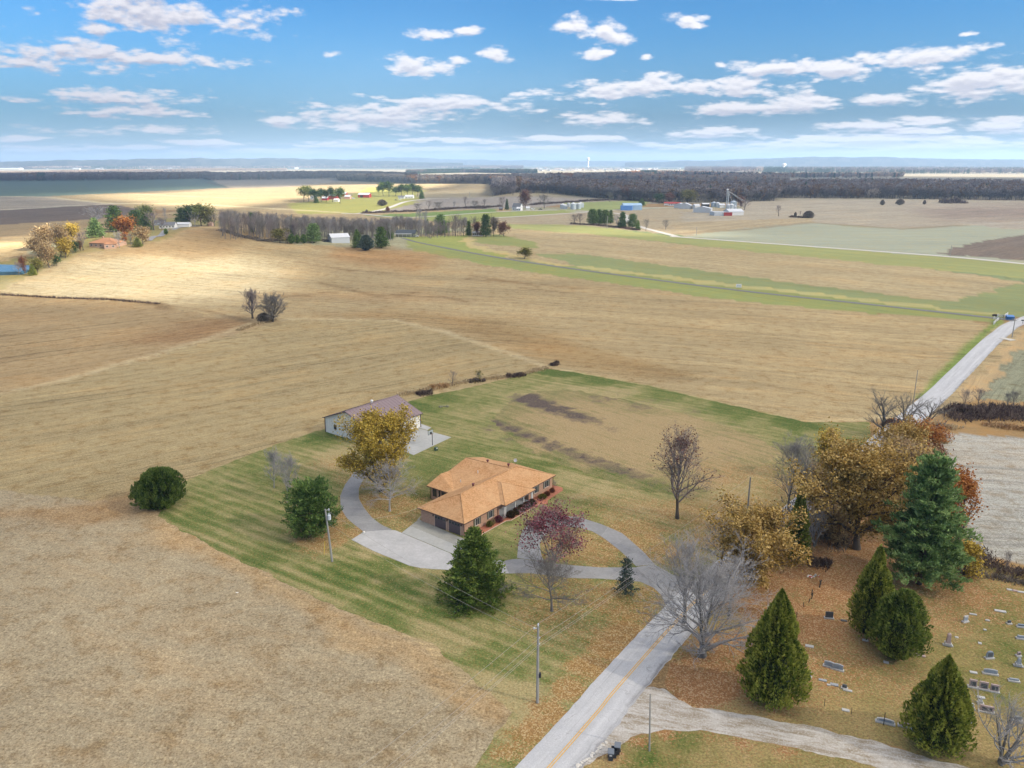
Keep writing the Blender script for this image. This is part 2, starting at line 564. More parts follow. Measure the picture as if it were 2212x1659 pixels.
# polygon in picture units, colour, kind (0 stubble, 1 grass), row direction given by two picture points
REG = [
    # far land between the woods
    ([(-3000, 300), (5000, 300), (5000, 372), (-3000, 372)], (104, 110, 102), 0, ((0, 365), (2000, 366))),
    ([(-3000, 366), (5000, 366), (5000, 440), (-3000, 440)], (166, 156, 138), 0, ((0, 400), (2000, 402))),
    ([(-3000, 386), (450, 386), (493, 405), (100, 425), (-3000, 428)], (104, 122, 112), 1, ((0, 400), (450, 398))),
    ([(450, 386), (950, 382), (760, 404), (500, 407)], (172, 158, 140), 0, ((450, 395), (900, 390))),
    ([(-3000, 428), (100, 424), (460, 407), (620, 404), (740, 392), (1110, 398), (1090, 412), (900, 415), (740, 440), (640, 460), (460, 455), (300, 452), (233, 440)], (164, 146, 114), 0, ((300, 425), (900, 405))),
    ([(-3000, 426), (100, 424), (235, 440), (0, 454), (-3000, 470)], (166, 154, 138), 0, ((0, 440), (230, 436))),
    ([(-3000, 470), (0, 454), (233, 440), (320, 456), (200, 474), (0, 486), (-3000, 500)], (116, 102, 92), 0, ((0, 470), (230, 455))),
    ([(-3000, 500), (0, 486), (190, 474), (330, 462), (500, 470), (640, 462), (640, 520), (-3000, 560)], (172, 148, 112), 0, ((0, 500), (190, 485))),
    ([(-3000, 520), (0, 512), (90, 510), (60, 570), (-3000, 640)], (190, 166, 126), 0, ((0, 540), (80, 530))),
    ([(0, 566), (60, 556), (330, 470), (480, 478), (560, 512), (200, 640), (-300, 650)], (150, 140, 92), 1, ((0, 600), (300, 500))),
    ([(620, 440), (740, 430), (800, 404), (925, 412), (880, 455), (740, 462), (640, 462)], (160, 158, 92), 1, ((650, 450), (880, 440))),
    ([(1100, 405), (1250, 412), (1240, 424), (900, 426), (905, 416)], (170, 156, 128), 0, ((900, 420), (1200, 416))),
    (KL('M', [(590, 320), (1150, 300), (1640, 318), (1300, 372), (1000, 382), (260, 398)]), (166, 156, 148), 0, ((900, 440), (1200, 430))),
    (KL('M', [(160, 425), (620, 402), (1010, 380), (1010, 402), (560, 432), (300, 436)]), (130, 152, 88), 1, ((820, 465), (1070, 455))),
    (KL('M', [(480, 432), (1010, 402), (1500, 388), (1500, 405), (980, 445), (860, 470), (620, 470)]), (158, 164, 98), 1, ((900, 470), (1200, 458))),
    (KL('M', [(1430, 345), (1850, 328), (2010, 335), (1960, 365), (1760, 390), (1560, 395)]), (154, 162, 106), 1, ((1220, 445), (1400, 436))),
    (KL('M', [(1000, 440), (1500, 405), (1560, 398), (2212, 375), (2600, 380), (2500, 560), (2212, 556), (1560, 490), (1080, 478)]), (180, 164, 138), 0, ((1080, 475), (1500, 458))),
    (KL('N', [(330, 330), (3000, 310), (3000, 520), (2212, 515), (1420, 512), (830, 470), (0, 470), (0, 400), (400, 400)]), (180, 168, 150), 0, ((1600, 470), (2200, 440))),
    (KL('N', [(-60, 470), (830, 440), (860, 470), (100, 545), (-60, 548)]), (182, 164, 134), 0, ((1600, 490), (1750, 472))),
    (KL('N', [(1400, 380), (3200, 330), (3200, 400), (1500, 470), (1700, 440)]), (146, 126, 118), 0, ((1950, 470), (2212, 440)), 40),
    (KL('N', [(90, 545), (400, 505), (830, 470), (1100, 500), (1420, 512), (1800, 490), (2300, 470), (3400, 440), (3400, 760), (2212, 738), (0, 568)]), (168, 170, 152), 1, ((1700, 500), (2212, 500))),
    (KL('N', [(1640, 672), (1900, 600), (2212, 550), (3400, 400), (3400, 780), (2212, 716), (1900, 690)]), (132, 118, 108), 0, ((2021, 547), (2212, 508))),
    (KL('N', [(1750, 470), (2212, 462), (3400, 430), (3400, 520), (2212, 518), (2000, 500)]), (178, 166, 152), 0, ((2021, 500), (2212, 490))),
    # between the far road and the lane
    (KL('M', [(1060, 480), (1500, 488), (2212, 565), (3200, 690), (4400, 850), (4400, 1100), (3700, 985), (2000, 860), (1160, 720), (700, 640), (380, 560), (640, 530), (900, 520)]), (186, 166, 130), 0, ((1300, 600), (2100, 690))),
    (KL('M', [(1090, 478), (1560, 488), (2212, 565), (4600, 745), (4600, 850), (3500, 740), (2212, 612), (1600, 545), (1090, 508)]), (160, 162, 108), 1, ((1200, 500), (2212, 590))),
    (KL('M', [(850, 600), (860, 565), (1010, 545), (1280, 600), (1250, 640)]), (150, 154, 98), 1, ((1040, 515), (1150, 530))),
    (KL('M', [(400, 560), (840, 555), (830, 610), (1130, 700), (900, 690), (420, 600)]), (158, 164, 96), 1, ((900, 520), (1100, 560))),
    (KL('M', [(760, 590), (830, 560), (850, 610), (1300, 720), (2212, 840), (2212, 850), (1300, 735), (1130, 705), (880, 640)]), (196, 178, 128), 1, ((1040, 545), (1150, 568))),
    ([(1150, 548), (1250, 548), (1600, 596), (2050, 652), (2250, 600), (2400, 560), (2500, 700), (2170, 684), (1600, 626), (1300, 588)], (146, 152, 106), 1, ((1300, 570), (2000, 655))),
    ([(1150, 566), (1600, 620), (2170, 682), (2170, 700), (1600, 652), (1110, 582), (890, 541), (880, 522)], (152, 157, 98), 1, ((1300, 585), (2100, 690))),
    ([(1250, 574), (1600, 614), (2160, 678), (2160, 684), (1600, 621), (1250, 580)], (186, 176, 122), 1, ((1300, 580), (2100, 680))),
    # the big upper field and the hill
    ([(-400, 650), (0, 628), (60, 596), (170, 548), (290, 530), (350, 520), (400, 495), (440, 486), (500, 492), (560, 520), (700, 530), (840, 541), (890, 541), (1110, 582), (1600, 652), (2160, 700), (2600, 740),
      (1990, 905), (1740, 916), (1240, 806), (1175, 790), (960, 716), (620, 690), (540, 700), (330, 655), (0, 634)], (186, 163, 124), 0, ((700, 640), (1500, 690))),
    ([(-200, 650), (0, 630), (180, 552), (420, 530), (620, 570), (600, 640), (330, 652)], (216, 198, 162), 0, ((300, 545), (480, 500)), 40),  # bleached straw, with extra sunlit brightness put into the colour
    ([(170, 552), (290, 532), (350, 521), (400, 496), (440, 487), (500, 493), (560, 520), (480, 560), (330, 556)], (172, 142, 102), 0, ((300, 545), (480, 500)), 26),
    ([(690, 541), (860, 541), (960, 560), (900, 590), (740, 570)], (176, 136, 92), 0, ((700, 560), (900, 580)), 30),
    ([(640, 684), (900, 676), (1060, 690), (1260, 745), (1500, 812), (1420, 822), (1230, 792), (1060, 740), (900, 694), (640, 692)], (164, 134, 92), 0, ((700, 680), (1300, 770)), 36),
    ([(500, 640), (900, 632), (1060, 650), (800, 652)], (176, 146, 108), 0, ((500, 645), (1060, 640)), 36),
    ([(-400, 660), (0, 636), (330, 656), (540, 700), (430, 740), (140, 822), (0, 850), (-400, 920)], (178, 152, 114), 0, ((0, 780), (540, 700))),
    ([(380, 690), (560, 684), (530, 708), (430, 736), (250, 745)], (156, 122, 86), 0, ((250, 740), (530, 700)), 26),
    # field in front of it, down to the camera
    ([(-1600, 1100), (-400, 930), (0, 856), (140, 824), (440, 738), (620, 692), (850, 690), (960, 717), (1110, 767), (1178, 792), (1000, 840), (900, 860), (700, 930), (430, 1026), (330, 1090), (1100, 1530), (1300, 2600), (-1600, 2600)],
     (178, 157, 118), 0, ((432, 834), (826, 771))),
    ([(-1600, 1250), (0, 1060), (290, 1080), (350, 1110), (760, 1330), (1100, 1530), (1300, 2600), (-1600, 2600)], (178, 160, 132), 0, ((432, 1400), (826, 1500))),
    ([(-100, 1110), (200, 1090), (330, 1060), (420, 1100), (300, 1130), (200, 1140)], (172, 138, 98), 0, ((0, 1120), (300, 1080)), 40),
    ([(300, 1095), (350, 1106), (700, 1300), (1100, 1520), (1050, 1560), (740, 1370), (380, 1160)], (190, 160, 120), 0, ((350, 1106), (700, 1300)), 22),
    # right of the road
    ([(1500, 1500), (1900, 1040), (2080, 860), (2160, 770), (2240, 700), (3600, 560), (4000, 3000), (1300, 3000), (1300, 1660)], (172, 140, 98), 1, ((1700, 1300), (2200, 1300))),
    ([(2080, 858), (2130, 790), (2250, 690), (3600, 560), (3600, 880), (2212, 870)], (152, 150, 126), 0, ((2080, 850), (2212, 740))),
    ([(2060, 866), (2130, 786), (2240, 696), (2300, 696), (2180, 770), (2110, 858)], (196, 168, 128), 1, ((2080, 850), (2212, 700))),
    ([(2027, 930), (2212, 944), (3600, 1060), (3600, 1400), (2212, 1222), (2098, 1198), (2030, 1040)], (184, 179, 171), 0, ((2030, 1000), (2212, 1010))),
]

TH = np.concatenate([np.arange(-42, 42.01, .2), np.arange(48, 318, 6.0)])
TH = np.sort(np.where(TH > 180, TH - 360, TH)) * math.pi / 180
RR = [15.0]
while RR[-1] < 32000:
    RR.append(RR[-1] * (1.008 if RR[-1] < 260 else 1.0125))
RR = np.array(RR)
nT, nR = len(TH), len(RR)
gx = np.outer(RR, np.sin(TH))
gy = np.outer(RR, np.cos(TH))
gz = height(gx, gy)
gX, gY, gZ = gx.ravel(), gy.ravel(), gz.ravel()
ii = np.arange(nR - 1)[:, None] * nT
jj = np.arange(nT)[None, :]
j2 = (jj + 1) % nT
quads = np.stack([ii + jj, ii + j2, ii + nT + j2, ii + nT + jj], axis=-1).reshape(-1, 4)[:, ::-1]
jit = 1.2 + RR.repeat(nT) * .004
jx = gX + fnoise(gX, gY, 9.0 + 0 * gX, 1) * np.minimum(jit, 6)
jy = gY + fnoise(gX, gY, 9.0 + 0 * gX, 2) * np.minimum(jit, 6)
pX, pY, dep = toP(jx, jy, gZ)
ok = (gY > 5)
col = np.tile(alb(TAN), (len(gX), 1))
# outside the photograph: a patchwork of fields going on in all directions
cellx, celly = np.floor(gX / 420 + 40), np.floor(gY / 380 + 40)
hsh = np.abs(np.sin(cellx * 12.9898 + celly * 78.233) * 43758.5453) % 1
for lo, hi, cc in ((0, .35, TAN), (.35, .55, TANB), (.55, .72, (170, 166, 138)), (.72, .86, (140, 150, 110)), (.86, 1, (130, 116, 104))):
    k = (hsh >= lo) & (hsh < hi)
    col[k] = alb(cc)
kind = np.zeros(len(gX))
rowy = np.ones(len(gX))
rid = np.full(len(gX), -1)
rgs = np.random.default_rng(3)
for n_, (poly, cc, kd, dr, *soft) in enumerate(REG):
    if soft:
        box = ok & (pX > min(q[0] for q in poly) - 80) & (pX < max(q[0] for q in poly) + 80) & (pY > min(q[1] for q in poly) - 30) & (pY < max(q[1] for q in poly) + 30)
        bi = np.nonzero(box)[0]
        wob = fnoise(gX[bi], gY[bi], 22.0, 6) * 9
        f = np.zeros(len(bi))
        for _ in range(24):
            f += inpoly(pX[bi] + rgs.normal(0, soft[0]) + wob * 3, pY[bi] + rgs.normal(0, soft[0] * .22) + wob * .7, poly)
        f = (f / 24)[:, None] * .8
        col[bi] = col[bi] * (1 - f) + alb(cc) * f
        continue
    inside = ok & inpoly(pX, pY, poly)
    col[inside] = alb(cc)
    kind[inside] = kd
    rowy[inside] = .15 if poly[0] == (-1600, 1250) else 1
    rid[inside] = n_


def strip_paint(pts, wpx, cc, strength=1.0, kd=None):
    """A line of other colour over the fields (tracks, gullies), points in picture units, width in metres."""
    W = [G(*p) for p in pts]
    for a, b in zip(W[:-1], W[1:]):
        d = (b - a).to_2d()
        L = max(d.length, .1)
        d /= L
        t = np.clip((gX - a.x) * d.x + (gY - a.y) * d.y, 0, L)
        dist = np.hypot(gX - a.x - d.x * t, gY - a.y - d.y * t)
        f = np.clip(1.5 - dist / (wpx * (1 + .5 * fnoise(gX, gY, 14.0, 3))), 0, 1) * strength
        f = f * (gY > 5)
        col[:] = col * (1 - f[:, None]) + alb(cc) * f[:, None]


strip_paint([(0, 850), (140, 820), (440, 735), (540, 700), (620, 689), (850, 691), (960, 717), (1110, 767), (1178, 792)], 1.6, (202, 182, 146), .6)
strip_paint([(1180, 792), (1230, 802), (1500, 868), (1740, 912), (1880, 905)], 1.2, (208, 186, 146), .9)
strip_paint([(0, 634), (120, 642), (240, 646), (340, 656), (360, 668)], 2.0, (140, 114, 82), .7)
strip_paint([(340, 656), (450, 672), (560, 700)], 1.2, (150, 124, 90), .6)
for q in ([(860, 640), (960, 642), (1010, 652)], [(1000, 602), (1120, 610), (1260, 624)], [(690, 610), (820, 640), (900, 632)], [(540, 642), (640, 640), (720, 630)],
          [(1130, 622), (1240, 634)], [(640, 566), (760, 584), (840, 590)], [(1020, 595), (1160, 618)]):
    strip_paint(q, 2.2, (140, 112, 78), .55)
strip_paint([(420, 490), (520, 500), (560, 516)], 2.0, (170, 142, 104), .8)
strip_paint(KL('N', [(0, 540), (400, 515), (830, 470), (1420, 512), (1800, 488)]), 5, (150, 130, 104), .7)
strip_paint(KL('L', [(0, 300), (300, 306), (700, 346), (1300, 352), (2212, 405)]), 7, (210, 194, 158), .7)
strip_paint(KL('L', [(0, 388), (400, 366), (760, 348)]), 8, (206, 196, 176), .8)
strip_paint(KL('L', [(760, 280), (1200, 300), (1600, 316)]), 5, (208, 188, 150), .7)
strip_paint(KL('L', [(1340, 205), (1480, 246)]), 8, (110, 104, 92), .7)
strip_paint(KL('M', [(0, 228), (560, 222), (1100, 228)]), 18, (196, 174, 136), .6)
strip_paint(KL('M', [(500, 272), (760, 268), (1060, 262)]), 12, (160, 140, 118), .6)
strip_paint([(1880, 905), (2000, 880), (2120, 720), (2150, 700)], 1.0, (204, 184, 146), .8)
strip_paint([(1990, 860), (2060, 790), (2130, 715), (2160, 695)], 1.6, (126, 148, 70), .9)
strip_paint([(1240, 806), (1400, 836), (1600, 884), (1740, 914)], 1.0, (120, 150, 62), .6)

# row directions per face
fr = rid[quads[:, 0]]
ang = np.zeros(len(quads))
for n_, (poly, cc, kd, dr, *soft) in enumerate(REG):
    a, b = G(*dr[0]), G(*dr[1])
    ang[fr == n_] = math.atan2(b.y - a.y, b.x - a.x)
ca, sa = np.cos(ang)[:, None], np.sin(ang)[:, None]
qx, qy = gX[quads], gY[quads]
uvv = np.stack([qx * ca + qy * sa, -qx * sa + qy * ca], axis=-1)
disc = np.arange(nT)[None, ::-1]
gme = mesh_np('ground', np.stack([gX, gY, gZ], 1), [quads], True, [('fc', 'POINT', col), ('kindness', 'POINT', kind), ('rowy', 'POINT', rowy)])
lay = gme.uv_layers.new(name='rows')
lay.data.foreach_set('uv', uvv.astype(np.float32).ravel())


def ground_material():
    m = bpy.data.materials.new('field soil and stubble')
    m.use_nodes = True
    t = NT(m.node_tree)
    fc = t.new('ShaderNodeAttribute', attribute_name='fc')
    kd = t.new('ShaderNodeAttribute', attribute_name='kindness')
    uv = t.new('ShaderNodeUVMap', uv_map='rows')
    geo = t.new('ShaderNodeNewGeometry')
    pos = geo.outputs['Position']
    # slow waving of the rows
    wv = t.noise(pos, .012, 2, .5)
    off = t.new('ShaderNodeCombineXYZ')
    t.lk(t.math('MULTIPLY', wv, 12.0), off.inputs[1])
    ruv = t.vmath('ADD', uv.outputs[0], off.outputs[0])
    s1 = t.noise(t.scale(ruv, (.02, .34, 1)), 1.0, 4, .62)          # broad rows
    s2 = t.noise(t.scale(ruv, (.12, 1.9, 1)), 1.0, 3, .6)            # fine rows
    s3 = t.noise(t.scale(ruv, (.004, .05, 1)), 1.0, 4, .6)           # field scale bands
    tr = t.noise(t.scale(ruv, (.006, .42, 1)), 1.0, 2, .4)           # wheel tracks
    fl = t.noise(pos, 3.6, 3, .8)                                   # husks and stalks
    fl2 = t.noise(t.scale(pos, (1, 1, 1)), 1.4, 4, .75)
    pt = t.noise(pos, .03, 4, .6)
    pt3 = t.noise(pos, .28, 5, .7)
    pt2 = t.noise(pos, .011, 3, .6)
    v = t.math('MULTIPLY', t.math('SUBTRACT', s1, .5), .82)
    v = t.math('ADD', v, t.math('MULTIPLY', t.math('SUBTRACT', s2, .5), .70))
    v = t.math('ADD', v, t.math('MULTIPLY', t.math('SUBTRACT', s3, .5), .60))
    trk = t.map(tr, .66, .72, 0, -.26)
    tr2 = t.noise(t.scale(ruv, (.010, 1.15, 1)), 1.0, 2, .5)
    v = t.math('ADD', v, trk)
    v = t.math('ADD', v, t.math('ADD', t.map(tr2, .60, .68, 0, -.20), t.map(tr2, .40, .32, 0, .10)))
    v = t.math('MULTIPLY', v, t.new('ShaderNodeAttribute', attribute_name='rowy').outputs['Fac'])
    v = t.math('ADD', v, t.math('MULTIPLY', t.math('SUBTRACT', pt, .5), .40))
    v = t.math('ADD', v, t.math('MULTIPLY', t.math('SUBTRACT', pt2, .5), .35))
    flat = t.math('SUBTRACT', 1.0, t.new('ShaderNodeAttribute', attribute_name='rowy').outputs['Fac'])
    v = t.math('ADD', v, t.math('MULTIPLY', t.math('SUBTRACT', fl2, .5), t.math('MULTIPLY_ADD', flat, .6, 1.0)))
    v = t.math('ADD', v, t.math('MULTIPLY', t.math('MULTIPLY', t.math('SUBTRACT', t.noise(pos, .10, 5, .65), .5), flat), .6))
    gd = t.math('SUBTRACT', 1.0, t.math('MULTIPLY', kd.outputs['Fac'], .45))
    v = t.math('MULTIPLY', v, gd)
    val = t.math('MAXIMUM', t.math('ADD', v, 1.0), .25)
    c0 = None
    husk = t.map(fl, .54, .72, 0, 1)
    dirt = t.map(fl, .50, .34, 0, 1)
    c = t.vmath('MULTIPLY', fc.outputs['Color'], val)
    cb = t.new('ShaderNodeCombineXYZ')
    for i in range(3):
        t.lk(val, cb.inputs[i])
    c = t.vmath('MULTIPLY', fc.outputs['Color'], cb.outputs[0])
    # browner where the residue is thin, greyer straw where thick
    c = t.mix(t.math('MULTIPLY', t.map(t.math('ADD', pt, t.math('MULTIPLY', t.math('SUBTRACT', s1, .5), .6)), .50, .68), .30), c, t.mix(1.0, c, (1.0, .80, .60), 'MULTIPLY'))
    st = t.math('SUBTRACT', 1.0, kd.outputs['Fac'])
    c = t.mix(t.math('MULTIPLY', st, t.map(pt3, .50, .66, 0, .75)), c, t.mix(1.0, c, (.70, .60, .47), 'MULTIPLY'))
    c = t.mix(t.math('MULTIPLY', st, t.map(pt3, .46, .30, 0, .40)), c, t.mix(1.0, c, (1.12, 1.16, 1.18), 'MULTIPLY'))
    c = t.mix(t.math('MULTIPLY', husk, t.math('MULTIPLY_ADD', st, .70, .15)), c, t.mix(1.0, c, (1.75, 1.78, 1.80), 'MULTIPLY'))
    c = t.mix(t.math('MULTIPLY', dirt, t.math('MULTIPLY_ADD', st, .60, .25)), c, t.mix(1.0, c, (.50, .43, .35), 'MULTIPLY'))
    gn = t.noise(pos, .16, 4, .65)
    c = t.mix(t.math('MULTIPLY', kd.outputs['Fac'], t.map(gn, .46, .66, 0, .55)), c, t.mix(1.0, c, (1.22, 1.02, .75), 'MULTIPLY'))
    b = t.new('ShaderNodeBsdfPrincipled')
    b.inputs['Roughness'].default_value = .95
    b.inputs['Specular IOR Level'].default_value = .1
    t.lk(c, b.inputs['Base Color'])
    bn = t.new('ShaderNodeBump')
    bn.inputs['Strength'].default_value = .7
    bn.inputs['Distance'].default_value = .25
    t.lk(t.math('ADD', t.math('MULTIPLY', fl, .5), t.math('MULTIPLY', s2, .6)), bn.inputs['Height'])
    t.lk(bn.outputs[0], b.inputs['Normal'])
    o = t.new('ShaderNodeOutputMaterial')
    t.lk(b.outputs[0], o.inputs[0])
    return m


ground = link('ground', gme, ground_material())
tag(ground, kind='structure')

# ------------------------------------------------------------------ near sheets of grass over the ground


def densify(poly, step, amp, seed):
    """Walk a world polygon in short steps with a ragged sideways jitter."""
    out = []
    n = len(poly)
    r = random.Random(seed)
    for i in range(n):
        a, b = Vector(poly[i]), Vector(poly[(i + 1) % n])
        d = b - a
        L = d.length
        k = max(1, int(L / step))
        nr = Vector((-d.y, d.x)).normalized()
        for j in range(k):
            p = a + d * (j / k)
            e = amp * (mnoise.noise(Vector((p.x * .35, p.y * .35, seed))) * 1.3 + mnoise.noise(Vector((p.x * 1.2, p.y * 1.2, seed))) * .6 + r.uniform(-.2, .2))
            out.append(p + nr * e)
    return out


def sheet(name, worldpoly, step, z, matl, blobs, seed, ragged=.5):
    """A tessellated sheet with painted wear: blobs = {attribute: [(x, y, radius, amount)]} in world units."""
    edge = densify(worldpoly, max(step, .6), ragged, seed)
    ex = np.array([p.x for p in edge])
    ey = np.array([p.y for p in edge])
    X, Y = np.meshgrid(np.arange(ex.min(), ex.max(), step), np.arange(ey.min(), ey.max(), step))
    X = X + (np.arange(X.shape[0]) % 2)[:, None] * step * .5
    X, Y = X.ravel(), Y.ravel()
    ins = inpoly(X, Y, [(p.x, p.y) for p in edge])
    X, Y = X[ins], Y[ins]
    pts = [Vector((p.x, p.y)) for p in edge] + [Vector((a, b)) for a, b in zip(X, Y)]
    n = len(edge)
    vo, eo, fo, *_ = delaunay_2d_cdt(pts, [(i, (i + 1) % n) for i in range(n)], [], 0, 1e-4)
    V = np.array([(p.x, p.y) for p in vo])
    F = np.array([f for f in fo if len(f) == 3])
    c = V[F].mean(axis=1)
    F = F[inpoly(c[:, 0], c[:, 1], [(p.x, p.y) for p in edge])]
    x, y = V[:, 0], V[:, 1]
    attrs = []
    for an, bl in blobs.items():
        a = np.zeros(len(x))
        for (bx, by, br, am) in bl:
            d = np.hypot(x - bx, y - by) / br
            d = d * (1 + .35 * fnoise(x, y, max(1.5, br * .4), 5))
            a = np.maximum(a, am * np.clip(1.6 - d * 1.3, 0, 1)) if am > 0 else a * (1 + am * np.clip(1.6 - d * 1.3, 0, 1))
        attrs.append((an, 'POINT', a))
    zz = height(x, y) + z
    me = mesh_np(name, np.stack([x, y, zz], 1), [F], False, attrs)
    o = link(name, me, matl)
    return tag(o, kind='structure')


def grass_material(name, green, dry, litter, stripe_dir=None, stripe_w=1.7, dryness=.5, rich=(.055, .115, .018)):
    m = bpy.data.materials.new(name)
    m.use_nodes = True
    t = NT(m.node_tree)
    geo = t.new('ShaderNodeNewGeometry')
    pos = geo.outputs['Position']
    at = {k: t.new('ShaderNodeAttribute', attribute_name=k).outputs['Fac'] for k in ('leaf', 'dry', 'rich', 'bare')}
    n0 = t.noise(pos, .10, 4, .6)
    n1 = t.noise(pos, .45, 4, .65, .4)
    n2 = t.noise(pos, 2.2, 3, .7)
    n3 = t.noise(pos, 3.4, 2, .8)
    f = t.math('ADD', t.math('MULTIPLY', n0, .45), t.math('MULTIPLY', n1, .62))
    if stripe_dir:
        c, s = stripe_dir
        rt = t.new('ShaderNodeCombineXYZ')
        t.lk(t.vmath('DOT_PRODUCT', pos, (c * .10, s * .10, 0)), rt.inputs[0])
        t.lk(t.vmath('DOT_PRODUCT', pos, (-s, c, 0)), rt.inputs[1])
        sw = t.math('SINE', t.math('MULTIPLY', t.math('ADD', t.vmath('DOT_PRODUCT', pos, (-s, c, 0)), t.math('MULTIPLY', n0, 2.0)), math.pi * 2 / stripe_w))
        sn = t.noise(t.scale(rt.outputs[0], (.6, .8, 1)), 1.0, 3, .6)
        f = t.math('ADD', f, t.math('MULTIPLY', t.math('MULTIPLY', sw, .13), t.new('ShaderNodeAttribute', attribute_name='mow').outputs['Fac']))
        f = t.math('ADD', f, t.math('MULTIPLY', t.math('SUBTRACT', sn, .5), 1.0))
    f = t.math('ADD', f, t.math('MULTIPLY', at['dry'], .42))
    f = t.math('SUBTRACT', f, t.math('MULTIPLY', at['rich'], .40))
    f = t.math('ADD', f, t.math('MULTIPLY', t.math('SUBTRACT', n2, .5), .25))
    f = t.math('ADD', f, dryness - .5)
    g = t.mix(t.map(f, .10, .42), rich, green)
    g = t.mix(t.map(f, .42, .86), g, dry)
    lum = t.map(n3, .3, .7, .62, 1.38)
    cb = t.new('ShaderNodeCombineXYZ')
    for i in range(3):
        t.lk(lum, cb.inputs[i])
    g = t.vmath('MULTIPLY', g, cb.outputs[0])
    # fallen leaves: flecks whose cover follows the attribute
    vo = t.new('ShaderNodeTexVoronoi')
    vo.inputs['Scale'].default_value = 6.5
    t.lk(t.vmath('ADD', pos, t.vmath('MULTIPLY', t.new('ShaderNodeTexNoise').outputs['Color'], (0, 0, 0))), vo.inputs['Vector'])
    sp = t.new('ShaderNodeSeparateColor')
    t.lk(vo.outputs['Color'], sp.inputs[0])
    cover = t.math('MULTIPLY', at['leaf'], t.map(t.math('ADD', n1, t.math('MULTIPLY', n2, .4)), .45, .85, .55, 1.25))
    lf = t.math('MULTIPLY', t.map(t.math('SUBTRACT', cover, sp.outputs[0]), -.34, .26), .85)
    l1, l2, l3 = litter
    lc = t.mix(t.map(sp.outputs[1], .2, .55), l1, l2)
    lc = t.mix(t.map(sp.outputs[1], .72, .78), lc, l3)
    c = t.mix(lf, g, lc)
    bc = t.mix(t.map(n2, .35, .65), (.065, .052, .05), (.17, .13, .10))
    c = t.mix(t.map(t.math('ADD', at['bare'], t.math('MULTIPLY', t.math('SUBTRACT', n1, .5), 1.5)), .40, 1.05), c, bc)
    b = t.new('ShaderNodeBsdfPrincipled')
    b.inputs['Roughness'].default_value = .95
    b.inputs['Specular IOR Level'].default_value = .1
    t.lk(c, b.inputs['Base Color'])
    bn = t.new('ShaderNodeBump')
    bn.inputs['Strength'].default_value = .7
    bn.inputs['Distance'].default_value = .15
    t.lk(t.math('ADD', n2, t.math('MULTIPLY', n3, .6)), bn.inputs['Height'])
    t.lk(bn.outputs[0], b.inputs['Normal'])
    o = t.new('ShaderNodeOutputMaterial')
    t.lk(b.outputs[0], o.inputs[0])
    MATS[name] = m
    return m


def BL(*items):
    """(px, py, radius m, amount) with picture coordinates to world."""
    out = []
    for (px, py, r, a) in items:
        g = G(px, py, 0)
        out.append((g.x, g.y, r, a))
    return out


def W2(pts):
    return [tuple(G(px, py, 0)[:2]) for px, py in pts]


LITTER = ((.27, .14, .05), (.40, .23, .09), (.52, .38, .20))
LITTER_RED = ((.27, .12, .05), (.40, .20, .09), (.50, .33, .19))
sa_, sb_ = G(400, 1060, 0), G(650, 1150, 0)
sd = (sb_ - sa_).to_2d().normalized()
gm_lawn = grass_material('mown lawn', (.155, .185, .055), (.37, .31, .15), LITTER, (sd.x, sd.y), 2.4, .50, (.075, .125, .028))
pdv = (G(1500, 1010, 0) - G(1100, 880, 0)).to_2d().normalized()
gm_weed = grass_material('weedy old garden', (.19, .19, .075), (.37, .28, .145), LITTER, (pdv.x, pdv.y), 2.6, .52)
gm_cem = grass_material('churchyard grass', (.19, .18, .06), (.36, .27, .12), LITTER_RED, None, 2, .56)

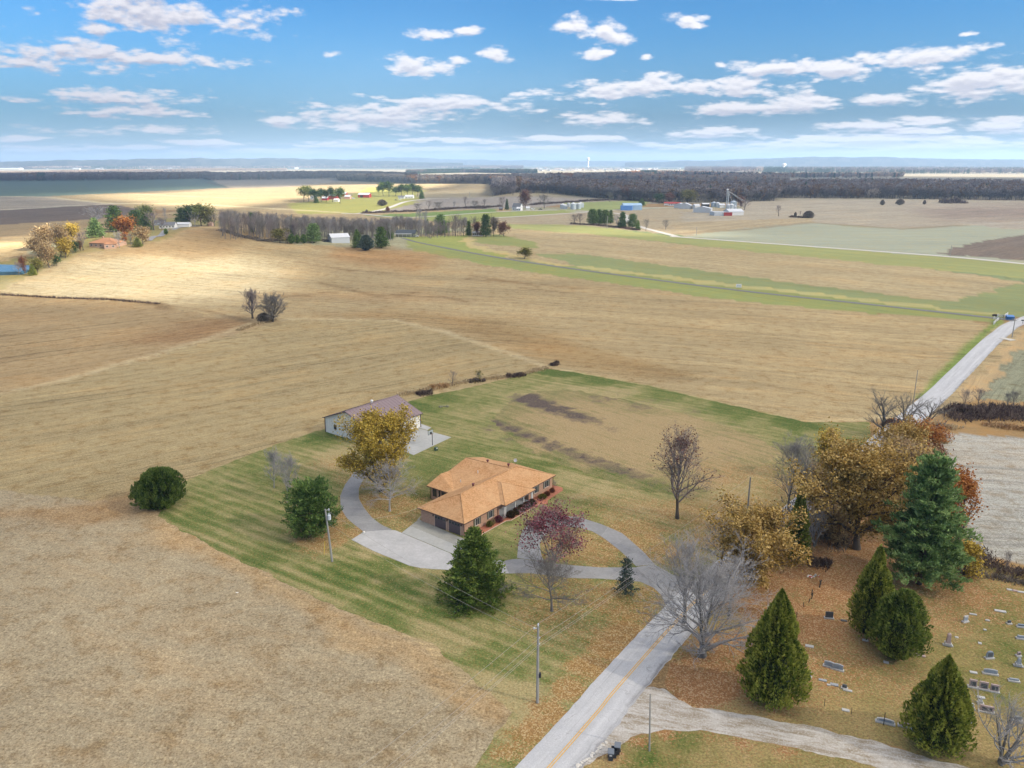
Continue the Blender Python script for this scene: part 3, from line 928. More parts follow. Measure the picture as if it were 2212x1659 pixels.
lawn_poly = W2([(340, 1115), (395, 1042), (430, 1026), (580, 966), (700, 926), (760, 930), (850, 880), (880, 868), (920, 856), (1010, 838), (1120, 812), (1178, 796), (1240, 804), (1400, 834), (1600, 880), (1740, 912),
                (1880, 912), (1880, 960), (1700, 1090), (1560, 1250), (1436, 1316), (1360, 1390), (1283, 1474), (1200, 1568), (1122, 1660), (1080, 1712), (985, 1712), (1026, 1660), (1070, 1585), (1100, 1542), (1050, 1490), (930, 1392),
                (700, 1300), (480, 1192)])
sheet('lawn', lawn_poly, .62, .012, gm_lawn, {
    'mow': BL((560, 1150, 22, 1), (760, 1260, 20, 1), (950, 1340, 16, .7), (640, 1020, 16, .9), (450, 1110, 14, 1), (1100, 1430, 14, .4), (870, 930, 12, .35), (1250, 1350, 12, .3)),
    'leaf': BL((841, 1090, 7.5, .75), (800, 1085, 5, .8), (900, 1100, 6, .5), (690, 1150, 5, .95), (740, 1120, 3.5, .9), (770, 1150, 3, .9), (790, 1030, 6, .6), (700, 1172, 4, .9), (860, 1128, 5, .5),
               (1240, 1180, 7, .75), (1290, 1200, 5, .75), (1345, 1170, 6, .9), (1380, 1150, 7, .8), (1420, 1190, 6, .8), (1330, 1100, 8, .45), (1480, 1110, 8, .7), (1560, 1150, 10, .8), (1600, 1100, 10, .7),
               (1190, 1320, 6, .55), (1300, 1290, 6, .65), (1370, 1330, 5, .8), (1350, 1370, 4, 1.3), (1310, 1400, 3.4, 1.3), (1270, 1440, 3.2, 1.3), (1230, 1490, 2.6, 1.25), (1190, 1535, 2.4, 1.2), (1150, 1580, 2.4, 1.2), (1110, 1625, 2.2, .8), (1400, 1290, 4, .7),
               (1250, 1360, 6, .35), (1100, 1100, 4, .3), (1250, 1255, 4, .5), (1180, 1250, 4, .5), (1640, 1020, 10, .5), (1700, 1050, 10, .6), (700, 1000, 5, .3), (740, 1000, 5, .45)),
    'dry': BL((735, 985, 7, 1.0), (770, 975, 6, .8), (940, 1370, 5, .9), (1060, 1500, 5, 1.0), (880, 1430, 5, .7), (1110, 1545, 4, .8), (1290, 1060, 6, .8), (1240, 1035, 5, .6), (900, 1240, 3, .7), (980, 1260, 3, .6),
              (1400, 900, 14, .9), (1500, 950, 14, .9), (1250, 860, 13, .8), (1550, 990, 12, .8), (1350, 980, 10, .8), (1150, 860, 8, .6), (1450, 1010, 9, .8), (1080, 880, 5, .5), (1250, 930, 8, .7), (1600, 1060, 9, .7), (1400, 1090, 8, .6), (810, 1185, 3, .7), (1030, 940, 8, .35)),
    'rich': BL((690, 945, 4, .9), (720, 940, 3, .9), (560, 1000, 4, .5), (420, 1120, 5, .7), (560, 1210, 4, .6), (760, 1240, 5, .8), (860, 1270, 4, .8), (960, 1330, 4, .7), (820, 1320, 5, .6), (1080, 1120, 3, .9), (910, 1075, 2.5, 1.3), (1225, 803, 7, 1.7), (1195, 800, 5, 1.7), (1300, 820, 8, .9),
               (1140, 1080, 3, .5), (900, 880, 6, .8), (960, 860, 6, .7), (1450, 850, 7, .6), (1600, 885, 8, .9), (1720, 912, 7, 1.1), (1150, 1010, 5, .7), (1300, 1090, 5, .5), (1010, 960, 6, .5), (940, 1000, 6, .5), (1280, 1010, 5, .8), (1360, 1030, 4, .5), (1230, 980, 5, .7), (1100, 1440, 3, .4), (1180, 1470, 1.2, .6)),
    'bare': BL((1135, 862, 5.5, .95), (1175, 875, 5.5, .9), (1225, 892, 5, .85), (1270, 905, 4, .75), (1110, 950, 4, .5), (1180, 975, 5, .55), (1260, 1000, 5, .5), (1060, 925, 4, .5), (1340, 1030, 4, .45), (1340, 850, 5, .45), (1420, 870, 6, .45), (1500, 890, 6, .45), (1580, 915, 5, .4)),
}, 11, .45)

# the old garden plot behind the house
plot = W2([(1062, 905), (1100, 868), (1150, 846), (1230, 842), (1340, 860), (1500, 900), (1640, 945), (1690, 975), (1600, 1040), (1500, 1075), (1400, 1062), (1290, 1030), (1180, 990), (1090, 940)])
sheet('weed_field', plot, .8, .02, gm_weed, {
    'leaf': BL((1600, 1030, 8, .5), (1463, 1110, 7, .5)),
    'dry': BL((1350, 940, 24, .8), (1250, 900, 16, .6), (1500, 980, 18, .8)),
    'rich': BL((1100, 945, 4, .8), (1200, 990, 6, .9), (1300, 1025, 6, .9), (1400, 1055, 6, .8), (1600, 1000, 8, .4)),
    'bare': BL((1135, 862, 5.0, 1.3), (1165, 872, 5.0, 1.25), (1200, 884, 5, 1.1), (1240, 897, 5, 1.0), (1275, 908, 4.5, .8), (1320, 925, 4, .5), *[(1075 + 30 * i, 915 + 12.4 * i - .12 * i * i, 3.4, .95 - .02 * i) for i in range(11)], (1300, 862, 5, .6), (1380, 878, 5, .6), (1420, 1045, 4, .5), (1250, 860, 4, .4), (1450, 920, 6, .4), (1560, 980, 6, .4)),
}, 12, 1.0)

cem_poly = W2([(1440, 1436), (1480, 1360), (1540, 1280), (1700, 1120), (1870, 985), (1960, 945), (2030, 950), (2036, 1030), (2098, 1200), (2212, 1236), (2500, 1310), (2800, 1500), (2900, 2100), (2066, 1654), (1925, 1612), (1811, 1586), (1697, 1561), (1584, 1541), (1497, 1529), (1466, 1512), (1440, 1490)])
sheet('churchyard_ground', cem_poly, .7, .012, gm_cem, {
    'leaf': BL((1480, 1460, 4, 1.3), (1530, 1480, 5, 1.3), (1500, 1500, 3, 1.2), (1560, 1440, 6, .9), (1600, 1400, 7, .8), (1700, 1330, 9, 1.0), (1780, 1260, 9, 1.1), (1850, 1180, 10, 1.0), (1800, 1200, 8, 1.0), (1760, 1350, 7, .8), (1960, 1230, 8, .8), (2060, 1280, 8, .7), (1900, 1320, 8, .7), (1800, 1420, 8, .5),
               (1660, 1500, 4, .6), (1740, 1430, 6, .6), (2000, 1320, 7, .5), (1620, 1260, 9, 1.0), (1700, 1180, 9, .9), (1900, 1450, 6, .3), (1720, 1480, 5, .4), (1950, 1120, 12, .8), (2170, 1290, 8, .35)),
    'dry': BL((1600, 1540, 5, .5), (1800, 1560, 6, .3), (2100, 1600, 6, .4), (1850, 1380, 5, .5), (1560, 1500, 3, .9), (2050, 1380, 9, .4), (2000, 1480, 7, .3)),
    'rich': BL((2120, 1340, 7, .6), (2200, 1420, 6, .8), (2080, 1420, 6, .6), (2200, 1330, 7, .6), (1950, 1440, 4, .5), (1640, 1300, 4, .1), (2150, 1480, 5, .5), (2030, 1270, 4, .5)),
    'bare': BL((1700, 1100, 10, .55), (1780, 1080, 9, .55), (1760, 1180, 6, .5), (1900, 1030, 10, .5), (1875, 1385, 1.2, .6), (1935, 1430, 1.2, .5), (2000, 960, 6, .5)),
}, 13, .4)
south_poly = W2([(1436, 1577), (1527, 1582), (1656, 1606), (1726, 1616), (1839, 1644), (1960, 1676), (2100, 1720), (2500, 1900), (2000, 2400), (1180, 1990), (1230, 1720), (1262, 1655), (1338, 1612), (1375, 1591)])
sheet('grass_verge', south_poly, .5, .012, gm_cem, {
    'leaf': BL((1440, 1583, 1.2, .9), (1380, 1600, 1.2, .7), (1600, 1600, 1.5, .6), (1700, 1618, 1.5, .6), (1540, 1588, 1.5, .4), (1330, 1640, 1.5, .4)),
    'dry': BL((1310, 1650, 2, 1.0), (1900, 1690, 3, .3), (1280, 1680, 2, .8), (1600, 1630, 3, .3)),
    'rich': BL((1340, 1680, 3, .6), (1400, 1630, 2, .9), (1480, 1600, 2, .6), (1420, 1660, 4, .4)),
    'bare': BL((1300, 1620, .6, .5),),
}, 14, .3)

# ------------------------------------------------------------------ roads


def catmull(pts, n=12):
    P = [Vector(p) for p in pts]
    P = [P[0] * 2 - P[1]] + P + [P[-1] * 2 - P[-2]]
    out = []
    for i in range(1, len(P) - 2):
        for k in range(n):
            t = k / n
            a, b, c, d = P[i - 1], P[i], P[i + 1], P[i + 2]
            out.append(.5 * ((2 * b) + (c - a) * t + (2 * a - 5 * b + 4 * c - d) * t * t + (3 * b - a - 3 * c + d) * t ** 3))
    out.append(P[-2])
    return out


def ribbon(name, pts, width, z, matl, parent=None, n=12, ragged=0.0, side=0.0, kind='structure', thick=0.05, seed=0, wfun=None):
    """Strip along world points, with a skirt so that it has thickness."""
    L = catmull(pts, n) if n else [Vector(p) for p in pts]
    V, F, U = [], [], []
    dist = 0
    cr = (-.5, -.17, .17, .5)
    for i, p in enumerate(L):
        d = (L[min(i + 1, len(L) - 1)] - L[max(i - 1, 0)]).normalized()
        nr = Vector((-d.y, d.x))
        if i:
            dist += (p - L[i - 1]).length
        ww = width if wfun is None else wfun(dist)
        for j, c in enumerate(cr):
            e = 0
            if ragged and j in (0, 3):
                e = ragged * mnoise.noise(Vector((dist * .7, j * 7.0, seed))) * (1.6 if j == 0 else .5)
            q = p + nr * (side + c * ww + e)
            V.append((q.x, q.y, float(height(q.x, q.y)) + z))
            U.append((c * ww, dist))
        for j in (0, 3):
            v = V[-4 + j] if j == 0 else V[-2]
            vv = V[len(V) - 4] if j == 0 else V[len(V) - 2]
        a, b = V[-4], V[-1]
        V.append((a[0] - nr.x * .02 * (-1), a[1], a[2] - thick))
        V.append((b[0], b[1], b[2] - thick))
        U += [(cr[0] * ww, dist), (cr[3] * ww, dist)]
    for i in range(len(L) - 1):
        s, q = i * 6, i * 6 + 6
        for j in range(3):
            F.append((s + j, q + j, q + j + 1, s + j + 1)[::-1])
        F.append((s, s + 4, q + 4, q)[::-1])
        F.append((s + 3, q + 3, q + 5, s + 5)[::-1])
    me = bpy.data.meshes.new(name)
    me.from_pydata(V, [], F)
    l = me.uv_layers.new(name='rows')
    vi = np.zeros(len(me.loops), dtype=np.int32)
    me.loops.foreach_get('vertex_index', vi)
    l.data.foreach_set('uv', np.array(U, dtype=np.float32)[vi].ravel())
    # make sure the top faces up
    me.update()
    if me.polygons[1].normal.z < 0:
        me.flip_normals()
    o = link(name, me, matl, parent)
    if parent is None:
        tag(o, kind=kind)
    return o


def road_material(name, c1, c2, c3, rut=.0, crack=.5):
    m = bpy.data.materials.new(name)
    m.use_nodes = True
    t = NT(m.node_tree)
    uv = t.new('ShaderNodeUVMap', uv_map='rows')
    geo = t.new('ShaderNodeNewGeometry')
    pos = geo.outputs['Position']
    sx = t.new('ShaderNodeSeparateXYZ')
    t.lk(uv.outputs[0], sx.inputs[0])
    n1 = t.noise(t.scale(uv.outputs[0], (1.1, .06, 1)), 1.0, 4, .6)
    n2 = t.noise(pos, .35, 5, .7)
    n3 = t.noise(pos, 6.0, 2, .7)
    f = t.math('ADD', t.math('MULTIPLY', n1, .6), t.math('MULTIPLY', n2, .4))
    c = t.mix(t.map(f, .36, .66), c1, c2)
    vo = t.new('ShaderNodeTexVoronoi', feature='DISTANCE_TO_EDGE')
    vo.inputs['Scale'].default_value = .23
    wv = t.new('ShaderNodeTexNoise')
    wv.inputs['Scale'].default_value = .5
    wv.inputs['Detail'].default_value = 4
    t.lk(pos, wv.inputs['Vector'])
    t.lk(t.vmath('ADD', pos, t.vmath('MULTIPLY', wv.outputs['Color'], (4, 4, 0))), vo.inputs['Vector'])
    ck = t.math('MULTIPLY', t.map(vo.outputs[0], .0, .012, 1, 0), t.math('MULTIPLY', t.map(n2, .48, .62), crack))
    c = t.mix(ck, c, c3)
    if rut:
        n4 = t.noise(t.scale(uv.outputs[0], (3.2, .05, 1)), 1.0, 4, .7, .3)
        c = t.mix(t.math('MULTIPLY', t.map(n4, .56, .70), .45), c, c3)
        a = t.math('ABSOLUTE', t.math('SUBTRACT', t.math('ABSOLUTE', sx.outputs[0]), 1.25))
        c = t.mix(t.math('MULTIPLY', t.map(a, .1, .6, 1, 0), rut), c, t.mix(1.0, c, (1.15, 1.15, 1.14), 'MULTIPLY'))
        # crumbling, darker outer edge
        e = t.math('ADD', sx.outputs[0], t.math('MULTIPLY', n2, 1.6))
        c = t.mix(t.math('MULTIPLY', t.map(t.math('MULTIPLY', e, -1.0), 1.35, 1.85), t.map(n1, .45, .62, .1, .75)), c, c3)
    lum = t.map(n3, .3, .7, .88, 1.1)
    cb = t.new('ShaderNodeCombineXYZ')
    for i in range(3):
        t.lk(lum, cb.inputs[i])
    c = t.vmath('MULTIPLY', c, cb.outputs[0])
    b = t.new('ShaderNodeBsdfPrincipled')
    b.inputs['Roughness'].default_value = .9
    b.inputs['Specular IOR Level'].default_value = .25
    t.lk(c, b.inputs['Base Color'])
    o = t.new('ShaderNodeOutputMaterial')
    t.lk(b.outputs[0], o.inputs[0])
    return m


RC = [(-45, -2), (3.75, 67.5), (12.2, 80), (21.6, 93.5), (29.8, 104.2), (60, 139.8), (110, 198.2), (132.5, 226), (176, 279.5), (209, 313), (330, 415), (520, 560)]
rm_main = road_material('worn chip sealed asphalt', (.44, .448, .455), (.56, .565, .57), (.16, .15, .145), .5, .7)
road = ribbon('road', RC, 5.7, .03, rm_main, ragged=.16, n=70, seed=3, thick=.08)
ym = mat('yellow_paint', (.70, .40, .06), .7, .12, 2.0)
yl = [p for p in RC if p[1] < 150]
for sd_ in (-.13, .13):
    ribbon('centre_line', yl, .115, .0365, ym, parent=road, n=24, side=sd_, thick=.004)
# lane, far road, farm roads
rm_lane = road_material('lane asphalt', (.16, .16, .165), (.22, .22, .23), (.08, .08, .08), 0, .3)
rm_pale = road_material('pale gravel road', (.52, .49, .44), (.62, .60, .55), (.4, .37, .32), 0, 0)


def wpath(c, pts):
    return [tuple(GK(c, *p)[:2]) for p in pts]


ribbon('farm_lane', wpath('P', [(868, 514), (905, 524), (985, 540), (1110, 562), (1350, 596), (1600, 628), (1880, 658), (2100, 682), (2172, 690), (2192, 694)]), 3.2, .10, rm_lane, n=16)
ribbon('far_road', wpath('N', [(-760, 395), (-560, 400), (-380, 420), (-330, 478), (-60, 555), (0, 566), (860, 628), (1700, 690), (2212, 738), (3000, 812), (4200, 930)]), 6.0, .12, rm_pale, n=24)
ribbon('gravel_track', wpath('M', [(0, 412), (130, 410), (290, 380), (420, 335), (560, 318), (700, 314)]), 7, .15, rm_pale, n=12)
ribbon('gravel_track', wpath('M', [(130, 414), (300, 432), (430, 438), (620, 428), (1000, 402), (1400, 388)]), 6, .16, rm_pale, n=12)
ribbon('gravel_track', wpath('M', [(1000, 440), (1300, 422), (1560, 405), (1700, 395), (1960, 378), (2212, 370)]), 6, .17, rm_pale, n=12)
ribbon('gravel_track', wpath('L', [(960, 590), (1000, 562), (1060, 540), (1130, 515), (1200, 500), (1290, 494)]), 4.5, .3, mat('grey_track', (.27, .27, .28), .9, .1, .4), n=10)

# gravel lane in the foreground with its apron
gvm = bpy.data.materials.new('white crushed stone')
gvm.use_nodes = True
t = NT(gvm.node_tree)
geo = t.new('ShaderNodeNewGeometry')
pos = geo.outputs['Position']
la, lb = G(1600, 1566, 0), G(1925, 1626, 0)
ld = (lb - la).to_2d().normalized()
rt = t.new('ShaderNodeCombineXYZ')
t.lk(t.vmath('DOT_PRODUCT', pos, (ld.x * .16, ld.y * .16, 0)), rt.inputs[0])
t.lk(t.vmath('DOT_PRODUCT', pos, (-ld.y, ld.x, 0)), rt.inputs[1])
a1 = t.noise(rt.outputs[0], 1.5, 5, .65, .6)
a2 = t.noise(pos, 4.5, 3, .75)
a3 = t.noise(pos, .5, 3, .6)
f = t.math('ADD', t.math('MULTIPLY', a1, .7), t.math('MULTIPLY', a3, .35))
c = t.mix(t.map(f, .42, .62), (.29, .235, .16), (.53, .505, .46))
c = t.mix(t.map(a2, .50, .68, 0, .6), c, (.68, .665, .63))
c = t.mix(t.map(a2, .42, .28, 0, .6), c, (.24, .20, .15))
b = t.new('ShaderNodeBsdfPrincipled')
b.inputs['Roughness'].default_value = .95
t.lk(c, b.inputs['Base Color'])
bn = t.new('ShaderNodeBump')
bn.inputs['Distance'].default_value = .08
t.lk(a2, bn.inputs['Height'])
t.lk(bn.outputs[0], b.inputs['Normal'])
o = t.new('ShaderNodeOutputMaterial')
t.lk(b.outputs[0], o.inputs[0])
glane = W2([(1372, 1500), (1400, 1484), (1436, 1486), (1466, 1512), (1497, 1527), (1584, 1539), (1697, 1559), (1811, 1584), (1925, 1610), (2066, 1652), (2250, 1710), (2500, 1820), (2440, 1900), (2200, 1780), (1980, 1680),
            (1839, 1643), (1726, 1615), (1656, 1605), (1527, 1581), (1436, 1576), (1375, 1590), (1338, 1611), (1262, 1655), (1200, 1720), (1160, 1720), (1250, 1640), (1318, 1560)])
sheet('gravel_lane', glane, .6, .020, gvm, {'leaf': []}, 15, .35)

# ------------------------------------------------------------------ the home driveway: separate slabs over a pale bed
ms_ = [mat('drive_slab_%d' % i, c, .9, .22, .35, .0, col2=tuple(q * 1.5 for q in c)) for i, c in enumerate(((.22, .222, .222), (.255, .256, .254), (.36, .36, .355), (.235, .236, .236)))]
m_pad = mat('concrete_pad', (.33, .335, .315), .9, .2, .25, .0, col2=(.47, .475, .455))
m_padd = mat('concrete_pad_dark', (.27, .27, .24), .9, .2, .5, .0, col2=(.40, .40, .36))
m_joint = mat('joint_sealant', (.50, .50, .48), .9)


def inset(poly, d):
    n = len(poly)
    P = [Vector(p) for p in poly]
    A = sum(P[i].x * P[(i + 1) % n].y - P[(i + 1) % n].x * P[i].y for i in range(n))
    if A < 0:
        P = P[::-1]
    out = []
    for i in range(n):
        a, b, c = P[i - 1], P[i], P[(i + 1) % n]
        e1, e2 = (b - a).normalized(), (c - b).normalized()
        n1, n2 = Vector((-e1.y, e1.x)), Vector((-e2.y, e2.x))
        bi = (n1 + n2)
        k = max(.35, bi.length_squared / 2)
        out.append(b + bi * (d / (2 * k) * 1.0))
    return [tuple(p) for p in out]


drive = empty('driveway', (0, 0, 0), None, None)
drive['kind'] = 'structure'


def lane_slabs(left, right, seg, parent=drive, name='slab', dark=0.0, seed=1, nseg=None):
    """Slabs between two picture polylines."""
    r = random.Random(seed)

    def resamp(pts, n):
        P = [Vector(p) for p in W2(pts)]
        d = [0]
        for a, b in zip(P[:-1], P[1:]):
            d.append(d[-1] + (b - a).length)
        out = []
        for i in range(n + 1):
            s = d[-1] * i / n
            k = max(j for j in range(len(d)) if d[j] <= s + 1e-6)
            k = min(k, len(P) - 2)
            out.append(P[k].lerp(P[k + 1], (s - d[k]) / (d[k + 1] - d[k])))
        return out, d[-1]
    _, Ln = resamp(left, 2)
    n = nseg or max(2, int(Ln / seg))
    A, _ = resamp(left, n * 3)
    B, _ = resamp(right, n * 3)
    bed = MB()
    bed.prism([tuple(p) for p in (A + B[::-1])], -.05, .022) if False else None
    for i in range(n):
        a = A[i * 3:i * 3 + 4]
        b = B[i * 3:i * 3 + 4]
        q = [tuple(p) for p in (a + b[::-1])]
        area = sum(q[j][0] * q[(j + 1) % 8][1] - q[(j + 1) % 8][0] * q[j][1] for j in range(8))
        if area < 0:
            q = q[::-1]
        m = MB()
        m.prism(inset(q, .03), -.04, .040)
        m.build(name, ms_[2] if dark < 0 else r.choice((ms_[0], ms_[1], ms_[3])), parent)
        m2 = MB()
        m2.prism(q, -.05, .030)
        m2.build('joint_bed', m_joint, parent)


lane_slabs([(771, 1010), (760, 1027), (745, 1048), (735, 1071), (736, 1097), (748, 1118), (765, 1133), (786, 1149)],
           [(800, 1022), (785, 1035), (775, 1055), (775, 1077), (786, 1097), (803, 1118), (824, 1134), (847, 1144)], 3.6, seed=3)
lane_slabs([(786, 1150), (759, 1166)][::1] and [(759, 1166), (812, 1193), (853, 1209), (891, 1225), (926, 1229), (964, 1231), (1030, 1236), (1099, 1239)],
           [(786, 1149), (847, 1143), (867, 1151), (900, 1165), (950, 1186), (1000, 1207), (1040, 1211), (1087, 1211)], 5.2, dark=-1, seed=5)
lane_slabs([(1099, 1239), (1146, 1238), (1234, 1249), (1296, 1250), (1387, 1257), (1420, 1272)],
           [(1089, 1212), (1117, 1206), (1175, 1215), (1219, 1220), (1296, 1226), (1375, 1226)], 4.2, seed=6)
lane_slabs([(1117, 1205), (1120, 1174), (1128, 1147), (1140, 1135), (1165, 1122), (1200, 1114), (1250, 1117), (1300, 1133), (1344, 1152), (1390, 1192), (1414, 1219)],
           [(1175, 1214), (1168, 1195), (1166, 1175), (1172, 1160), (1190, 1146), (1215, 1138), (1250, 1139), (1280, 1148), (1305, 1163), (1340, 1190), (1374, 1223)], 4.4, seed=7)


def pad(poly, m, z, nm, parent):
    q = W2(poly)
    area = sum(q[j][0] * q[(j + 1) % len(q)][1] - q[(j + 1) % len(q)][0] * q[j][1] for j in range(len(q)))
    if area < 0:
        q = q[::-1]
    b_ = MB()
    b_.prism(q, -.05, z)
    return b_.build(nm, m, parent)


pad([(1386, 1258), (1375, 1225), (1413, 1219), (1450, 1240), (1512, 1262), (1478, 1300), (1440, 1312), (1428, 1285), (1412, 1270)], ms_[1], .026, 'slab', drive)
# concrete pad at the garage, in a grid of pieces
pa, pb, pc, pd = [Vector(p) for p in W2([(868, 1151), (905, 1122), (1015, 1170), (1000, 1206)])]
for i in range(4):
    for j in range(2):
        def bl(u, v):
            return pa.lerp(pb, v).lerp(pd.lerp(pc, v), u)
        q = [tuple(bl(i / 4, j / 2)), tuple(bl((i + 1) / 4, j / 2)), tuple(bl((i + 1) / 4, (j + 1) / 2)), tuple(bl(i / 4, (j + 1) / 2))]
        area = sum(q[k][0] * q[(k + 1) % 4][1] - q[(k + 1) % 4][0] * q[k][1] for k in range(4))
        if area < 0:
            q = q[::-1]
        b_ = MB()
        b_.prism(inset(q, .015), -.04, .050)
        b_.build('slab', m_padd if j else m_pad, drive)
pad([(900, 1124), (912, 1112), (906, 1122), (1000, 1166), (1014, 1172)][:3] + [(918, 1118)], m_padd, .045, 'slab', drive)
# pad beside the barn, two rows of pieces and a joint line
apron = empty('barn_apron', (0, 0, 0), None, None)
apron['kind'] = 'structure'
qa, qb, qc, qd = [Vector(p) for p in W2(KL('B', [(1040, 905), (1500, 662), (1985, 797), (1430, 1060)]))]
for i in range(3):
    for j in range(2):
        q = []
        for (u, v) in ((i / 3, j / 2), (i / 3, (j + 1) / 2), ((i + 1) / 3, (j + 1) / 2), ((i + 1) / 3, j / 2)):
            q.append(tuple(qa.lerp(qb, u).lerp(qd.lerp(qc, u), v)))
        area = sum(q[k][0] * q[(k + 1) % 4][1] - q[(k + 1) % 4][0] * q[k][1] for k in range(4))
        if area < 0:
            q = q[::-1]
        b_ = MB()
        b_.prism(inset(q, .05), -.04, .045)
        b_.build('slab', m_pad, apron)
        b_ = MB()
        b_.prism(q, -.05, .035)
        b_.build('joint_bed', m_joint, apron)
q = W2(KL('B', [(1500, 655), (1500, 590), (1540, 600), (1690, 655), (1630, 690)]))
b_ = MB()
b_.prism(q[::-1], -.05, .04)
b_.build('slab', ms_[2], apron)
# ponds
wm = bpy.data.materials.new('pond water')
wm.use_nodes = True
t = NT(wm.node_tree)
b = t.new('ShaderNodeBsdfPrincipled')
b.inputs['Base Color'].default_value = (.05, .12, .18, 1)
b.inputs['Roughness'].default_value = .12
g = t.new('ShaderNodeNewGeometry')
bn = t.new('ShaderNodeBump')
bn.inputs['Distance'].default_value = .05
t.lk(t.noise(g.outputs['Position'], 1.2, 2, .5), bn.inputs['Height'])
t.lk(bn.outputs[0], b.inputs['Normal'])
o = t.new('ShaderNodeOutputMaterial')
t.lk(b.outputs[0], o.inputs[0])
for nm, poly, zz in (('pond', KL('L', [(-160, 735), (0, 738), (60, 728), (130, 722), (190, 730), (215, 755), (200, 790), (140, 808), (0, 812), (-160, 815)]), .5),
                     ('pond', KL('L', [(2070, 556), (2212, 553), (2240, 575), (2180, 596), (2075, 595)]), .4)):
    W = [G(*p) for p in poly]
    zc = sum(p.z for p in W) / len(W) + zz
    b_ = MB()
    b_.prism([(p.x, p.y) for p in W][::-1], zc - 2.5, zc)
    tag(b_.build(nm, wm), kind='structure')

# ------------------------------------------------------------------ trees


def rot_about(v, axis, a):
    c, s = math.cos(a), math.sin(a)
    return v * c + axis.cross(v) * s + axis * (axis.dot(v)) * (1 - c)


def grow(seed, H=10.0, W=8.0, trunk=.25, limbs=9, levels=3, kids=(5, 5, 4), up=.25, r0=None, wob=.16, spread=None, first=None, lean=(0, 0), ratio=(.62, .55, .5), multi=1):
    """Branch skeleton. Returns arrays p0, p1, r0, r1, level."""
    r = random.Random(seed)
    S = []
    r0 = r0 or H * .022
    spread = spread if spread is not None else math.atan2(W / 2, H * (1 - trunk)) * 1.15

    def limb(p, d, L, rad, lev):
        steps = (6, 5, 4, 3, 2)[min(lev, 4)]
        pts = [(p, rad)]
        for i in range(steps):
            d = (d + Vector((r.gauss(0, wob), r.gauss(0, wob), r.gauss(0, wob * .6) + up * .22))).normalized()
            q = p + d * (L / steps)
            r1 = rad * (1 - .78 * (i + 1) / steps) + .004
            S.append((p, q, pts[-1][1], r1, lev))
            p = q
            pts.append((p, r1))
        if lev >= levels:
            return
        n = kids[min(lev, len(kids) - 1)]
        for k in range(n):
            f = .25 + .75 * (k + r.random()) / n
            j = min(steps - 1, int(f * steps))
            a, b = pts[j], pts[j + 1]
            t = f * steps - j
            pp = a[0].lerp(b[0], min(max(t, 0), 1))
            dd = (b[0] - a[0]).normalized()
            ax = dd.orthogonal().normalized()
            ax = rot_about(ax, dd, r.uniform(0, 2 * math.pi))
            nd = rot_about(dd, ax, r.uniform(.45, .95))
            nl = L * ratio[min(lev, 2)] * r.uniform(.65, 1.15) * (1.15 - .45 * f)
            limb(pp, nd, nl, max(.006, a[1] * .6), lev + 1)

    for m_ in range(multi):
        base = Vector((0, 0, 0)) if multi == 1 else Vector((r.uniform(-.5, .5), r.uniform(-.5, .5), 0)) * r0 * 3
        d0 = Vector((lean[0], lean[1], 1)).normalized()
        if multi > 1:
            a = m_ * 2 * math.pi / multi + r.uniform(-.4, .4)
            d0 = (d0 + Vector((math.cos(a), math.sin(a), 0)) * .22).normalized()
        p = base
        n = 9
        pts = []
        top = H * .93
        for i in range(n):
            d0 = (d0 + Vector((r.gauss(0, .05), r.gauss(0, .05), .03))).normalized()
            q = p + d0 * (top / n)
            a, b = r0 * (1 - .9 * i / n), r0 * (1 - .9 * (i + 1) / n)
            if i == 0:
                a *= 1.35
            S.append((p, q, a, b, 0))
            pts.append((p, q, a, b))
            p = q
        nl = max(3, limbs // multi)
        ga = r.uniform(0, 6)
        for k in range(nl):
            f = trunk + (1 - trunk) * (k + .5 * r.random()) / nl
            j = min(n - 1, int(f * n))
            a, b, ra, rb = pts[j]
            pp = a.lerp(b, f * n - j)
            ga += 2.4 + r.uniform(-.3, .3)
            tilt = spread * (1.75 - 1.2 * (f - trunk) / (1 - trunk)) * r.uniform(.85, 1.15)
            dd = Vector((math.cos(ga) * math.sin(tilt), math.sin(ga) * math.sin(tilt), math.cos(tilt))).normalized()
            env = math.sqrt(max(.05, 1 - ((f - .35) / .75) ** 2))
            L = (W * .5) / max(.35, math.sin(tilt)) * env * r.uniform(.8, 1.12)
            L = min(L, H * (1.08 - f) / max(.3, math.cos(tilt)) if math.cos(tilt) > .3 else L)
            limb(pp, dd, max(L, H * .12), ra * .62, 1)
    P0 = np.array([s[0][:] for s in S])
    P1 = np.array([s[1][:] for s in S])
    A = np.array([(s[2], s[3], s[4]) for s in S])
    kz = H * .985 / P1[:, 2].max()
    big = A[:, 2] >= 1
    kr = (W / 2) / np.percentile(np.hypot(P1[big, 0], P1[big, 1]), 93)
    K3 = np.array([kr, kr, kz])
    return P0 * K3, P1 * K3, A[:, 0], A[:, 1], A[:, 2].astype(int)


